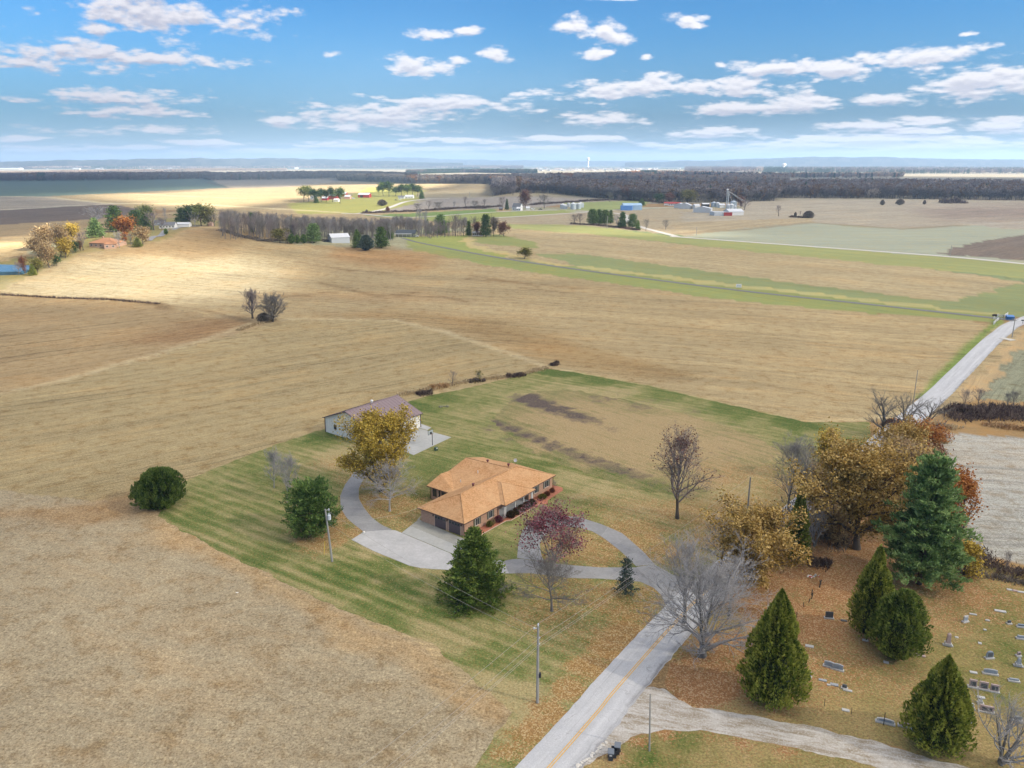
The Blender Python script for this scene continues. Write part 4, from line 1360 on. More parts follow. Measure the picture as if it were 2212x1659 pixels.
def seg_mesh(sk, minlev, maxlev, sides=3, thin=1.0, name='twigs', minr=0.0):
    P0, P1, R0, R1, L = sk
    k = (L >= minlev) & (L <= maxlev)
    P0, P1, R0, R1 = P0[k], P1[k], np.maximum(R0[k] * thin, minr), np.maximum(R1[k] * thin, minr * .6)
    D = P1 - P0
    ln = np.linalg.norm(D, axis=1, keepdims=True) + 1e-9
    D = D / ln
    ref = np.where(np.abs(D[:, 2:3]) > .9, np.array([[1, 0, 0]]), np.array([[0, 0, 1]]))
    A = np.cross(D, ref)
    A /= np.linalg.norm(A, axis=1, keepdims=True)
    B = np.cross(D, A)
    n = len(P0)
    V = np.zeros((n, 2 * sides, 3))
    for i in range(sides):
        t = 2 * math.pi * i / sides
        o = A * math.cos(t) + B * math.sin(t)
        V[:, i] = P0 + o * R0[:, None]
        V[:, sides + i] = P1 + o * R1[:, None]
    base = (np.arange(n) * 2 * sides)[:, None]
    F = np.concatenate([base + np.array([[i, (i + 1) % sides, sides + (i + 1) % sides, sides + i]]) for i in range(sides)])
    return V.reshape(-1, 3), F


def leaves(centres, size, rg, flat=.0, aspect=1.6, jitter=.35, outward=None):
    """Random small quads."""
    n = len(centres)
    c = centres + rg.normal(0, 1, (n, 3)) * jitter
    N = rg.normal(0, 1, (n, 3))
    N[:, 2] = np.abs(N[:, 2]) + flat
    if outward is not None:
        N += outward
    N /= np.linalg.norm(N, axis=1, keepdims=True)
    T = np.cross(N, rg.normal(0, 1, (n, 3)))
    T /= np.linalg.norm(T, axis=1, keepdims=True) + 1e-9
    B = np.cross(N, T)
    s = (size * rg.uniform(.6, 1.35, n))[:, None]
    T, B = T * s * aspect * .5, B * s * .5
    V = np.stack([c - T, c + B * .9, c + T, c - B * .9], axis=1).reshape(-1, 3)
    F = np.arange(4 * n).reshape(n, 4)
    return V, F, rg.uniform(0, 1, n)


bark_grey = mat('grey_bark', (.20, .185, .165), .95, .25, 3)
bark_dark = mat('dark_bark', (.10, .085, .07), .95, .25, 3)
bark_silver = mat('silver_bark', (.37, .355, .345), .95, .2, 2)
bark_pale = mat('pale_bark', (.30, .285, .27), .95, .2, 2)
bark_mauve = mat('mauve_twigs', (.25, .21, .20), .95, .2, 2)

LEAF = {
    'cedar': leaf_mat('cedar_foliage', (.07, .11, .018), (.20, .25, .036), (.42, .43, .08)),
    'cedar2': leaf_mat('cedar_foliage_dark', (.06, .105, .02), (.15, .21, .038), (.29, .34, .07)),
    'juniper': leaf_mat('juniper_foliage', (.035, .07, .015), (.08, .135, .028), (.16, .22, .045)),
    'pine': leaf_mat('pine_needles', (.09, .16, .05), (.20, .32, .10), (.36, .48, .18)),
    'pinedark': leaf_mat('dark_pine_needles', (.05, .105, .026), (.12, .205, .05), (.23, .33, .085)),
    'spruce': leaf_mat('spruce_needles', (.06, .115, .022), (.14, .21, .038), (.26, .33, .07)),
    'blue': leaf_mat('bluish_needles', (.045, .075, .060), (.080, .12, .10), (.13, .18, .15)),
    'gold': leaf_mat('golden_oak_leaves', (.25, .18, .025), (.52, .36, .045), (.70, .52, .11)),
    'amber': leaf_mat('amber_oak_leaves', (.26, .165, .035), (.50, .33, .085), (.66, .47, .18)),
    'tan': leaf_mat('tan_leaves', (.30, .20, .10), (.46, .32, .16), (.56, .42, .22)),
    'orange': leaf_mat('orange_leaves', (.28, .09, .02), (.46, .17, .035), (.55, .26, .07)),
    'rust': leaf_mat('rust_leaves', (.14, .045, .022), (.24, .085, .04), (.33, .15, .08)),
    'maroon': leaf_mat('maroon_leaves', (.13, .028, .045), (.25, .065, .085), (.40, .16, .18)),
    'redbrown': leaf_mat('red_brown_leaves', (.13, .05, .04), (.20, .09, .065), (.27, .14, .10)),
    'olive': leaf_mat('olive_leaves', (.09, .095, .02), (.19, .18, .04), (.33, .29, .07)),
    'yellowgreen': leaf_mat('yellow_green_leaves', (.10, .13, .03), (.22, .26, .06), (.38, .40, .12)),
    'green': leaf_mat('green_leaves', (.03, .075, .02), (.06, .125, .035), (.12, .19, .06)),
    'straw': leaf_mat('straw_stems', (.34, .24, .12), (.50, .37, .20), (.62, .50, .32)),
    'orangegrass': leaf_mat('orange_grass_stems', (.36, .20, .08), (.52, .32, .15), (.64, .46, .26)),
    'shrubred': leaf_mat('dark_red_brown_shrub', (.045, .028, .018), (.085, .055, .030), (.13, .10, .05)),
    'bramble': leaf_mat('bramble_stems', (.07, .045, .04), (.12, .085, .075), (.20, .15, .12)),
    'bush': leaf_mat('grey_brown_bush', (.13, .11, .09), (.20, .17, .14), (.28, .24, .20)),
}


def bare_meshes(seed, H, W, bark, twig, leafcol=None, nleaf=0, leafsize=.2, twigr=.010, thick=1.0, **kw):
    """(list of (part name, mesh)) for a broadleaf tree."""
    sk = grow(seed, H, W, **kw)
    lv = kw.get('levels', 3)
    V, F = seg_mesh(sk, 0, 0, 8, 1.0 * thick)
    out = []
    me = mesh_np('trunk', V, [F], True)
    me.materials.append(bark)
    out.append(('trunk', me))
    V1, F1 = seg_mesh(sk, 1, 1, 5, thick, minr=.02)
    V2, F2 = seg_mesh(sk, 2, 9, 3, thick, minr=twigr)
    me = mesh_np('branches', np.concatenate([V1, V2]), [F1, F2 + len(V1)], False)
    me.materials.append(twig)
    out.append(('branches', me))
    if leafcol:
        rg = np.random.default_rng(seed + 5)
        k = sk[4] >= max(1, lv - 1)
        P = (sk[0][k] + sk[1][k]) / 2
        # clumps: leaves gather on some of the twigs only
        wgt = rg.uniform(.15, 1, len(P)) ** 2
        zz = P[:, 2] / H
        idx = rg.choice(len(P), nleaf, p=wgt / wgt.sum())
        V, F, v = leaves(P[idx], leafsize, rg, .3, 1.4, leafsize * 1.9)
        me = mesh_np('foliage', V, [F], False, [('v', 'FACE', v)])
        me.materials.append(leafcol)
        out.append(('foliage', me))
    return out


def conifer_meshes(seed, H, W, kind, leaf, n=9000, size=.28, bark=None, gap=.0):
    rg = np.random.default_rng(seed)
    bark = bark or bark_dark
    V, F = [], []
    parts = []
    tm = MB()
    tm.tube([(0, 0, -.1), (0, 0, H * .5), (0, 0, H * .93)], [H * .022, H * .014, H * .004], 8)
    me = tm.mesh('trunk', True)
    me.materials.append(bark)
    parts.append(('trunk', me))
    off = rg.uniform(0, 50)
    if kind in ('cedar', 'dome', 'egg'):
        t = rg.uniform(0, 1, n) ** (.85 if kind == 'cedar' else 1)
        a = rg.uniform(0, 2 * math.pi, n)
        if kind == 'cedar':
            prof = np.minimum(1, t * 2.6 + .62) * (1 - t ** 1.35) ** .85 * 1.06
            prof = np.minimum(prof, 1.0)
        elif kind == 'egg':
            prof = np.minimum(1, (t * 3.2 + .25)) * np.sqrt(np.clip(1 - t ** 2.2, 0, 1))
        else:
            prof = np.sqrt(np.clip(1 - (np.clip(t - .28, 0, 1) / .72) ** 2, 0, 1)) * np.minimum(1, t * 2.4 + .55)
        # upright lobes: noise on the surface
        nf = 2.6
        lob = np.array([mnoise.noise(Vector((math.cos(q) * nf + off, math.sin(q) * nf, tt * (4.5 if kind != 'dome' else 3.0)))) for q, tt in zip(a, t)])
        lob2 = np.array([mnoise.noise(Vector((math.cos(q) * 7 + off, math.sin(q) * 7, tt * (9 if kind != 'dome' else 5)))) for q, tt in zip(a, t)])
        rad = W / 2 * prof * np.clip(.86 + .34 * lob + .62 * lob2, .45, 1.12)
        dep_ = rg.uniform(0, 1, n) ** 2.2
        rad = rad * (1 - .38 * dep_)
        z0 = H * (.05 if kind != 'dome' else .03)
        c = np.stack([rad * np.cos(a), rad * np.sin(a), z0 + (H - z0) * t * (1 + .05 * lob)], 1)
        D = np.stack([np.cos(a) * .75, np.sin(a) * .75, np.full(n, 1.15 if kind != 'dome' else 1.4)], 1)
        D += rg.normal(0, .32, (n, 3))
        D /= np.linalg.norm(D, axis=1, keepdims=True)
        T = np.cross(D, rg.normal(0, 1, (n, 3)))
        T /= np.linalg.norm(T, axis=1, keepdims=True)
        s = (size * rg.uniform(.6, 1.4, n))[:, None]
        q = np.stack([c - D * s * .5, c + T * s * .34, c + D * s * .8, c - T * s * .34], axis=1)
        V = q.reshape(-1, 3)
        F = np.arange(4 * n).reshape(n, 4)
        v = np.clip(.5 + .5 * lob2 + rg.normal(0, .22, n), 0, 1)  # growth tone with lobe highlights and darker hollows painted in
        me = mesh_np('foliage', V, [F], False, [('v', 'FACE', v)])
        me.materials.append(leaf)
        parts.append(('foliage', me))
        # dense inner sprays so that the middle is not see-through
        core = MB()
        pr = []
        for i in range(9):
            tt = i / 8
            if kind == 'cedar':
                p_ = min(1, min(1, tt * 2.6 + .62) * max(0, 1 - tt ** 1.35) ** .85 * 1.06)
            elif kind == 'egg':
                p_ = min(1, tt * 3.2 + .25) * math.sqrt(max(0, 1 - tt ** 2.2))
            else:
                p_ = math.sqrt(max(0, 1 - (max(0, tt - .28) / .72) ** 2)) * min(1, tt * 2.4 + .55)
            pr.append((max(.02, p_ * W / 2 * .50), z0 + (H - z0) * tt * .94))
        core.lathe(pr, 12)
        me = core.mesh('inner_branches', True)
        me.materials.append(mat('inner_twigs', (.04, .055, .018), 1.0, .3, 2))
        parts.append(('inner_branches', me))
    else:
        # whorled branches carrying needle tufts
        segs = []
        C_, O_, V_ = [], [], []
        r = random.Random(seed)
        wh = int(H / (.42 if kind == 'spruce' else .62)) if H < 25 else 34
        for i in range(wh):
            f = (i + .5) / wh
            z = H * (.06 + .93 * f)
            if kind == 'spruce':
                L = W / 2 * (1 - f) ** .78 * 1.08
            elif kind == 'roundpine':
                L = W / 2 * math.sqrt(max(.02, 1 - max(0, (f - .25) / .77) ** 2)) * (.86 + .14 * min(1, f * 4))
            else:
                L = W / 2 * (1 - f * .93) ** .62 * (.84 + .75 * mnoise.noise(Vector((i * .7 + off, 0, 0))))
                L = max(L, W * .05)
            nb = 9 if kind != 'whitepine' else 7
            a0 = r.uniform(0, 6.28)
            for b in range(nb):
                if gap and r.random() < gap:
                    continue
                a = a0 + b * 6.283 / nb + r.uniform(-.3, .3)
                ll = L * r.uniform(.72, 1.15)
                rise = (.10 + .55 * f) if kind != 'spruce' else (-.12 + .6 * f)
                p = Vector((0, 0, z))
                e = Vector((math.cos(a) * ll, math.sin(a) * ll, z + rise * ll + r.uniform(-.1, .1)))
                segs.append((p, e, H * .0045, .012))
                k = max(2, int(ll / (W * .045)))
                for j in range(k):
                    g = .28 + .72 * (j + r.random()) / k
                    q = p.lerp(e, g)
                    wdt = ll * .24 * (1.1 - .55 * g)
                    sd_ = r.uniform(-1, 1) * wdt
                    q = q + Vector((-math.sin(a) * sd_, math.cos(a) * sd_, r.uniform(-.03, .05) * ll))
                    C_.append(q[:])
                    O_.append((math.cos(a), math.sin(a), .55 + rise))
        C_, O_ = np.array(C_), np.array(O_)
        per = max(2, int(n / len(C_)))
        cc = np.repeat(C_, per, axis=0)
        oo = np.repeat(O_, per, axis=0)
        m = len(cc)
        cc = cc + rg.normal(0, 1, (m, 3)) * np.array([1, 1, .55]) * size * .75
        D = oo + rg.normal(0, .75, (m, 3))
        D[:, 2] += .25
        D /= np.linalg.norm(D, axis=1, keepdims=True)
        T = np.cross(D, rg.normal(0, 1, (m, 3)))
        T /= np.linalg.norm(T, axis=1, keepdims=True)
        s = (size * rg.uniform(.6, 1.4, m))[:, None]
        V = np.stack([cc - D * s * .4, cc + T * s * .26, cc + D * s * .9, cc - T * s * .26], axis=1).reshape(-1, 3)
        F = np.arange(4 * m).reshape(m, 4)
        cl = np.repeat(rg.uniform(0, 1, len(C_)), per)
        v = np.clip(.55 * cl + .45 * rg.uniform(0, 1, m), 0, 1)
        me = mesh_np('foliage', V, [F], False, [('v', 'FACE', v)])
        me.materials.append(leaf)
        parts.append(('foliage', me))
        P0 = np.array([q[0][:] for q in segs])
        P1 = np.array([q[1][:] for q in segs])
        sk = (P0, P1, np.array([q[2] for q in segs]), np.array([q[3] for q in segs]), np.ones(len(segs), int))
        V, F = seg_mesh(sk, 1, 1, 3)
        me = mesh_np('branches', V, [F])
        me.materials.append(bark)
        parts.append(('branches', me))
    return parts


def place_tree(name, parts, loc, label, cat='tree', group=None, rz=0.0, scale=(1, 1, 1)):
    e = empty(name, loc, label, cat, group, rz)
    e.scale = scale
    for nm, me in parts:
        link(nm, me, None, e)
    return e


def size_from_P(px, pb, pt, pw, lo=0.0):
    """World base point, height and width of something standing at picture base (px, pb), top pt, width pw."""
    p = G(px, pb)
    p.z -= lo
    # height at that distance whose top projects to pt
    d = pdir(px, pt)
    dist = math.hypot(p.x, p.y)
    hd = math.hypot(d.x, d.y)
    ztop = CAMZ + d.z / hd * dist
    return p, max(.5, ztop - p.z), pw * mpp(p)


def near_tree(name, parts_fn, px, pb, pt, pw, label, rz=0.0, cat='tree', group=None):
    p, h, w_ = size_from_P(px, pb, pt, pw)
    return place_tree(name, parts_fn(h, w_), p, label, cat, group, rz)


# trees round the house and along the road
near_tree('juniper', lambda h, w: conifer_meshes(21, h, w, 'dome', LEAF['juniper'], 15000, .34), 347, 1092, 1012, 106, 'round dark green juniper standing alone in the stubble at the lawn corner')
near_tree('pine_tree', lambda h, w: conifer_meshes(22, h, w, 'roundpine', LEAF['pinedark'], 17000, .34), 676, 1156, 1048, 114, 'dense rounded dark pine left of the curved drive, beside the transformer pole')
near_tree('bare_tree', lambda h, w: bare_meshes(23, h, w, bark_pale, bark_silver, trunk=.22, limbs=20, up=.8, kids=(8, 6, 5, 4), twigr=.013, levels=4, r0=.10), 592, 1054, 960, 42, 'rear one of the two slim bare trees on the left lawn')
near_tree('bare_tree', lambda h, w: bare_meshes(24, h, w, bark_pale, bark_silver, trunk=.25, limbs=22, up=.8, kids=(8, 6, 5, 4), twigr=.013, levels=4, r0=.10), 621, 1086, 972, 56, 'front one of the two slim bare trees on the left lawn')
near_tree('oak_tree', lambda h, w: bare_meshes(25, h, w, bark_dark, bark_grey, LEAF['gold'], 30000, .27, trunk=.07, limbs=42, up=.40, kids=(6, 6, 4), r0=.30, multi=3, levels=2, ratio=(.6, .42, .5), thick=.8), 826, 1062, 882, 150, 'tall multi-stemmed tree with golden leaves between barn and house')
near_tree('bare_tree', lambda h, w: bare_meshes(26, h, w, bark_silver, bark_silver, trunk=.24, limbs=22, up=.25, kids=(9, 7, 5, 5), r0=.18, twigr=.013, levels=4), 842, 1104, 984, 118, 'silvery bare tree inside the bend of the drive, in front of the golden tree')
near_tree('spruce_tree', lambda h, w: conifer_meshes(27, h, w, 'spruce', LEAF['spruce'], 24000, .32), 1026, 1292, 1140, 152, 'large dark spruce in front of the garage corner')
near_tree('maple_tree', lambda h, w: bare_meshes(28, h, w, bark_grey, bark_pale, LEAF['maroon'], 4600, .24, trunk=.08, limbs=26, up=.45, kids=(7, 7, 5, 4), multi=3, twigr=.014, r0=.12, levels=4), 1196, 1222, 1088, 140, 'ornamental tree with thin maroon leaves beside the loop drive')
near_tree('bare_tree', lambda h, w: bare_meshes(29, h, w, bark_grey, bark_grey, trunk=.26, limbs=20, up=.20, kids=(9, 8, 6, 5), r0=.2, twigr=.014, thick=.9, levels=4), 1192, 1320, 1185, 160, 'spreading grey bare tree on the lawn below the loop drive')
near_tree('young_pine', lambda h, w: conifer_meshes(30, h, w, 'whitepine', LEAF['blue'], 2600, .22, gap=.25, bark=bark_grey), 1351, 1284, 1206, 54, 'small thin bluish pine at the edge of the lower drive')
near_tree('bare_tree', lambda h, w: bare_meshes(31, h, w, bark_grey, bark_silver, trunk=.08, limbs=42, up=.06, kids=(9, 7, 6, 5), r0=.27, twigr=.014, levels=4, multi=3, lean=(-.10, .1)), 1516, 1416, 1172, 240, 'huge bare tree with silver twigs overhanging the road')
near_tree('bare_tree', lambda h, w: bare_meshes(32, h, w, bark_grey, bark_silver, trunk=.2, limbs=17, up=.5, kids=(7, 7, 5, 5), r0=.26, twigr=.014, levels=4), 1478, 1345, 1145, 120, 'bare silver tree just behind the huge one over the road')
near_tree('bare_tree', lambda h, w: bare_meshes(132, h, w, bark_grey, bark_silver, trunk=.2, limbs=14, up=.4, kids=(7, 7, 5, 5), r0=.22, twigr=.014, levels=4), 1575, 1330, 1180, 90, 'bare silver tree on the far verge beside the tan-leaved tree')
near_tree('autumn_tree', lambda h, w: bare_meshes(33, h, w, bark_dark, bark_grey, LEAF['amber'], 20000, .27, trunk=.05, limbs=33, up=.40, kids=(6, 6, 4), multi=3, r0=.22, levels=2, ratio=(.6, .45, .5)), 1625, 1262, 1085, 175, 'tan-leaved tree between the road and the narrow dark cedar')
near_tree('cedar_tree', lambda h, w: conifer_meshes(34, h, w, 'cedar', LEAF['cedar2'], 7000, .32), 1716, 1216, 1052, 60, 'narrow dark cedar leaning behind the tan-leaved tree')
near_tree('oak_tree', lambda h, w: bare_meshes(35, h, w, bark_dark, bark_dark, LEAF['amber'], 34000, .30, trunk=.14, limbs=34, up=.22, kids=(8, 7, 5), r0=.55, levels=2, ratio=(.6, .45, .5)), 1850, 1185, 925, 235, 'great golden-brown oak, largest tree right of the road')
near_tree('oak_tree', lambda h, w: bare_meshes(135, h, w, bark_dark, bark_grey, LEAF['tan'], 14000, .30, trunk=.12, limbs=22, up=.4, kids=(6, 6, 5), r0=.4), 1955, 1105, 935, 130, 'pale brown oak behind the tall green pine')
near_tree('bare_tree', lambda h, w: bare_meshes(36, h, w, bark_grey, bark_pale, trunk=.22, limbs=22, up=.6, kids=(8, 7, 6, 4), twigr=.017, levels=4, r0=.2), 1703, 1108, 928, 105, 'tall grey bare tree left of the golden-brown oak')
near_tree('bare_tree', lambda h, w: bare_meshes(136, h, w, bark_grey, bark_pale, trunk=.25, limbs=14, up=.6, kids=(6, 6, 5), twigr=.017), 1738, 1128, 960, 80, 'second grey bare tree, close against the golden-brown oak')
near_tree('white_pine', lambda h, w: conifer_meshes(37, h, w, 'whitepine', LEAF['pine'], 30000, .44, gap=.22), 1985, 1262, 988, 205, 'tall shaggy green pine at the back of the churchyard')
near_tree('bare_tree', lambda h, w: bare_meshes(38, h, w, bark_dark, bark_grey, trunk=.20, limbs=13, up=.45, kids=(6, 6, 5), r0=.45, twigr=.018), 1905, 940, 832, 95, 'leftmost of the dark bare trees where the road vanishes')
near_tree('bare_tree', lambda h, w: bare_meshes(39, h, w, bark_dark, bark_grey, trunk=.20, limbs=13, up=.45, kids=(6, 6, 5), r0=.4, twigr=.018), 1950, 952, 842, 90, 'middle one of the dark bare trees where the road vanishes')
near_tree('bare_tree', lambda h, w: bare_meshes(40, h, w, bark_dark, bark_grey, trunk=.20, limbs=13, up=.45, kids=(6, 6, 5), r0=.4, twigr=.018), 2000, 945, 848, 100, 'rightmost of the dark bare trees, arching over the distant road')
near_tree('autumn_tree', lambda h, w: bare_meshes(41, h, w, bark_dark, bark_dark, LEAF['orange'], 3800, .28, trunk=.08, limbs=14, up=.4, kids=(6, 5, 4), multi=2), 1990, 972, 900, 100, 'low orange-leaved tree under the dark bare trees')
near_tree('autumn_tree', lambda h, w: bare_meshes(42, h, w, bark_dark, bark_dark, LEAF['orange'], 4500, .28, trunk=.15, limbs=13, up=.4, kids=(6, 5, 4)), 2066, 1185, 1004, 80, 'orange-leaved tree peeping out behind the tall green pine')
near_tree('autumn_tree', lambda h, w: bare_meshes(43, h, w, bark_dark, bark_dark, LEAF['gold'], 2800, .26, trunk=.05, limbs=12, up=.3, kids=(5, 5, 4), multi=2), 2082, 1242, 1168, 52, 'small yellow-leaved tree at the foot of the tall green pine')
near_tree('bare_tree', lambda h, w: bare_meshes(44, h, w, bark_dark, bark_mauve, LEAF['redbrown'], 1500, .20, trunk=.22, limbs=26, up=.32, kids=(8, 7, 5, 4), r0=.30, twigr=.015, levels=4), 1463, 1120, 912, 118, 'big round-headed bare oak alone in the weedy field')
near_tree('cedar_tree', lambda h, w: conifer_meshes(45, h, w, 'cedar', LEAF['cedar'], 22000, .30), 1665, 1516, 1274, 150, 'largest cedar of the churchyard, nearest the road')
near_tree('cedar_tree', lambda h, w: conifer_meshes(46, h, w, 'cedar', LEAF['cedar'], 13000, .28), 1877, 1375, 1180, 104, 'slender pointed cedar in the middle of the churchyard')
near_tree('cedar_tree', lambda h, w: conifer_meshes(47, h, w, 'egg', LEAF['cedar2'], 14000, .28), 1934, 1424, 1272, 124, 'round-topped cedar in front of the slender pointed one')
near_tree('cedar_tree', lambda h, w: conifer_meshes(48, h, w, 'cedar', LEAF['cedar'], 19000, .28), 2020, 1614, 1412, 144, 'broad cedar among the headstones at lower right')
near_tree('bare_shrub', lambda h, w: bare_meshes(49, h, w, bark_grey, bark_silver, trunk=.02, limbs=24, up=.4, kids=(8, 7, 5), multi=5, twigr=.012), 2165, 1650, 1490, 150, 'tangled grey bare shrub at the lower right edge', cat='shrub')
near_tree('bare_shrub', lambda h, w: bare_meshes(50, h, w, bark_grey, bark_silver, trunk=.02, limbs=16, up=.3, kids=(7, 6, 5), multi=4, twigr=.012), 1760, 1180, 1095, 70, 'silvery bare thicket under the golden-brown oak', cat='shrub')
near_tree('bare_tree', lambda h, w: bare_meshes(51, h, w, bark_dark, bark_mauve, trunk=.2, limbs=10, up=.6, kids=(5, 5, 4), twigr=.02), 977, 833, 797, 24, 'small bare tree on the weedy field edge behind the barn')
near_tree('bare_tree', lambda h, w: bare_meshes(52, h, w, bark_dark, bark_pale, LEAF['olive'], 160, .25, trunk=.2, limbs=9, up=.6, kids=(5, 4, 4), twigr=.02), 1033, 827, 800, 22, 'small tree with a few yellow leaves on the weedy field edge')

near_tree('autumn_tree', lambda h, w: bare_meshes(141, h, w, bark_dark, bark_grey, LEAF['tan'], 7000, .28, trunk=.05, limbs=18, up=.4, kids=(6, 5, 4), levels=2, multi=2), 1782, 1128, 1000, 95, 'pale tan-leaved tree squeezed between the bare trees and the golden-brown oak')
near_tree('autumn_tree', lambda h, w: bare_meshes(142, h, w, bark_dark, bark_grey, LEAF['amber'], 9000, .28, trunk=.05, limbs=18, up=.4, kids=(6, 5, 4), levels=2, multi=2), 1940, 1010, 905, 120, 'amber-leaved tree below the dark bare trees, behind the oak')
near_tree('autumn_tree', lambda h, w: bare_meshes(143, h, w, bark_dark, bark_grey, LEAF['gold'], 5000, .28, trunk=.05, limbs=14, up=.4, kids=(6, 5, 4), levels=2), 1775, 1035, 925, 70, 'slim yellow-brown tree at the left shoulder of the golden-brown oak')
near_tree('bare_tree', lambda h, w: bare_meshes(144, h, w, bark_grey, bark_pale, trunk=.1, limbs=18, up=.4, kids=(7, 6, 5), twigr=.018), 1560, 1215, 1105, 100, 'grey bare tree behind the road junction, left of the tan-leaved tree')
near_tree('autumn_tree', lambda h, w: bare_meshes(145, h, w, bark_dark, bark_dark, LEAF['tan'], 4000, .26, trunk=.02, limbs=18, up=.3, kids=(6, 5, 4), levels=2, multi=3), 1800, 1165, 1095, 90, 'low tan-leaved tree under the golden-brown oak')

near_tree('bare_tree', lambda h, w: bare_meshes(151, h, w, bark_dark, bark_mauve, trunk=.15, limbs=24, up=.5, kids=(8, 7, 5), r0=.4, twigr=.05), 546, 688, 618, 38, 'left one of the pair of bare trees in the big field')
near_tree('bare_tree', lambda h, w: bare_meshes(152, h, w, bark_dark, bark_grey, trunk=.08, limbs=34, up=.4, kids=(9, 8, 6), r0=.35, twigr=.06, multi=3), 587, 695, 625, 58, 'right one, denser, of the pair of bare trees in the big field')
# trees further off: a few shapes of each kind, copied with their parts
PROTO = {}


def proto(kind, colour, var):
    key = (kind, colour, var)
    if key in PROTO:
        return PROTO[key]
    s = 200 + var * 7 + len(kind)
    if kind == 'bare':
        bk, tw = {'grey': (bark_grey, bark_grey), 'pale': (bark_pale, bark_silver), 'mauve': (bark_dark, bark_mauve)}[colour]
        r_ = bare_meshes(s, 12, 9.5, bk, tw, trunk=.2, limbs=18, up=.4, kids=(7, 6, 3), r0=.26, twigr=.055, thick=1.2)
    elif kind == 'tall':
        bk, tw = {'grey': (bark_grey, bark_grey), 'pale': (bark_pale, bark_silver), 'mauve': (bark_dark, bark_mauve)}[colour]
        r_ = bare_meshes(s, 16, 7, bk, tw, trunk=.3, limbs=12, up=.8, kids=(5, 5, 3), r0=.28, twigr=.06, thick=1.3)
    elif kind == 'leafy':
        r_ = bare_meshes(s, 12, 10, bark_dark, bark_dark, LEAF[colour], 2600, .55, trunk=.14, limbs=14, up=.4, kids=(5, 4, 3), r0=.28, twigr=.04)
    elif kind == 'pine':
        r_ = conifer_meshes(s, 14, 9, ('whitepine', 'roundpine')[var], LEAF[colour], 4200, .62, gap=.12)
    elif kind == 'spruce':
        r_ = conifer_meshes(s, 12, 8, 'spruce', LEAF[colour], 3800, .55)
    elif kind == 'poletop':
        r_ = bare_meshes(s, 16, 8, bark_dark, bark_dark, LEAF[colour], 1900, .75, trunk=.42, limbs=13, up=.3, kids=(5, 4, 3), r0=.3, twigr=.05)
    elif kind == 'bushy':
        r_ = conifer_meshes(s, 8, 8, 'egg', LEAF[colour], 2600, .55)
    PROTO[key] = r_
    return r_


PH = {'bare': (12, 9.5), 'tall': (16, 7), 'leafy': (12, 10), 'pine': (14, 9), 'spruce': (12, 8), 'poletop': (16, 8), 'bushy': (8, 8)}
NAMES = {'bare': 'bare_tree', 'tall': 'bare_tree', 'leafy': 'autumn_tree', 'pine': 'pine_tree', 'spruce': 'spruce_tree', 'poletop': 'pine_tree', 'bushy': 'evergreen_shrub'}
cnt = [0]


def mid(crop, kind, colour, x, b, t, w_, label, nm=None):
    """A tree further off; x, base, top and width are measured in the crop."""
    px, pb = K(crop, x, b)
    _, pt = K(crop, x, t)
    p, h, ww = size_from_P(px, pb, pt, w_ * CROPS[crop][2])
    cnt[0] += 1
    h0, w0 = PH[kind]
    parts = proto(kind, colour, cnt[0] % 2)
    sx = ww / w0 * 1.08
    return place_tree(nm or NAMES[kind], parts, p, label, 'shrub' if kind == 'bushy' else 'tree', None, cnt[0] * 1.7, (sx, sx, h / h0))


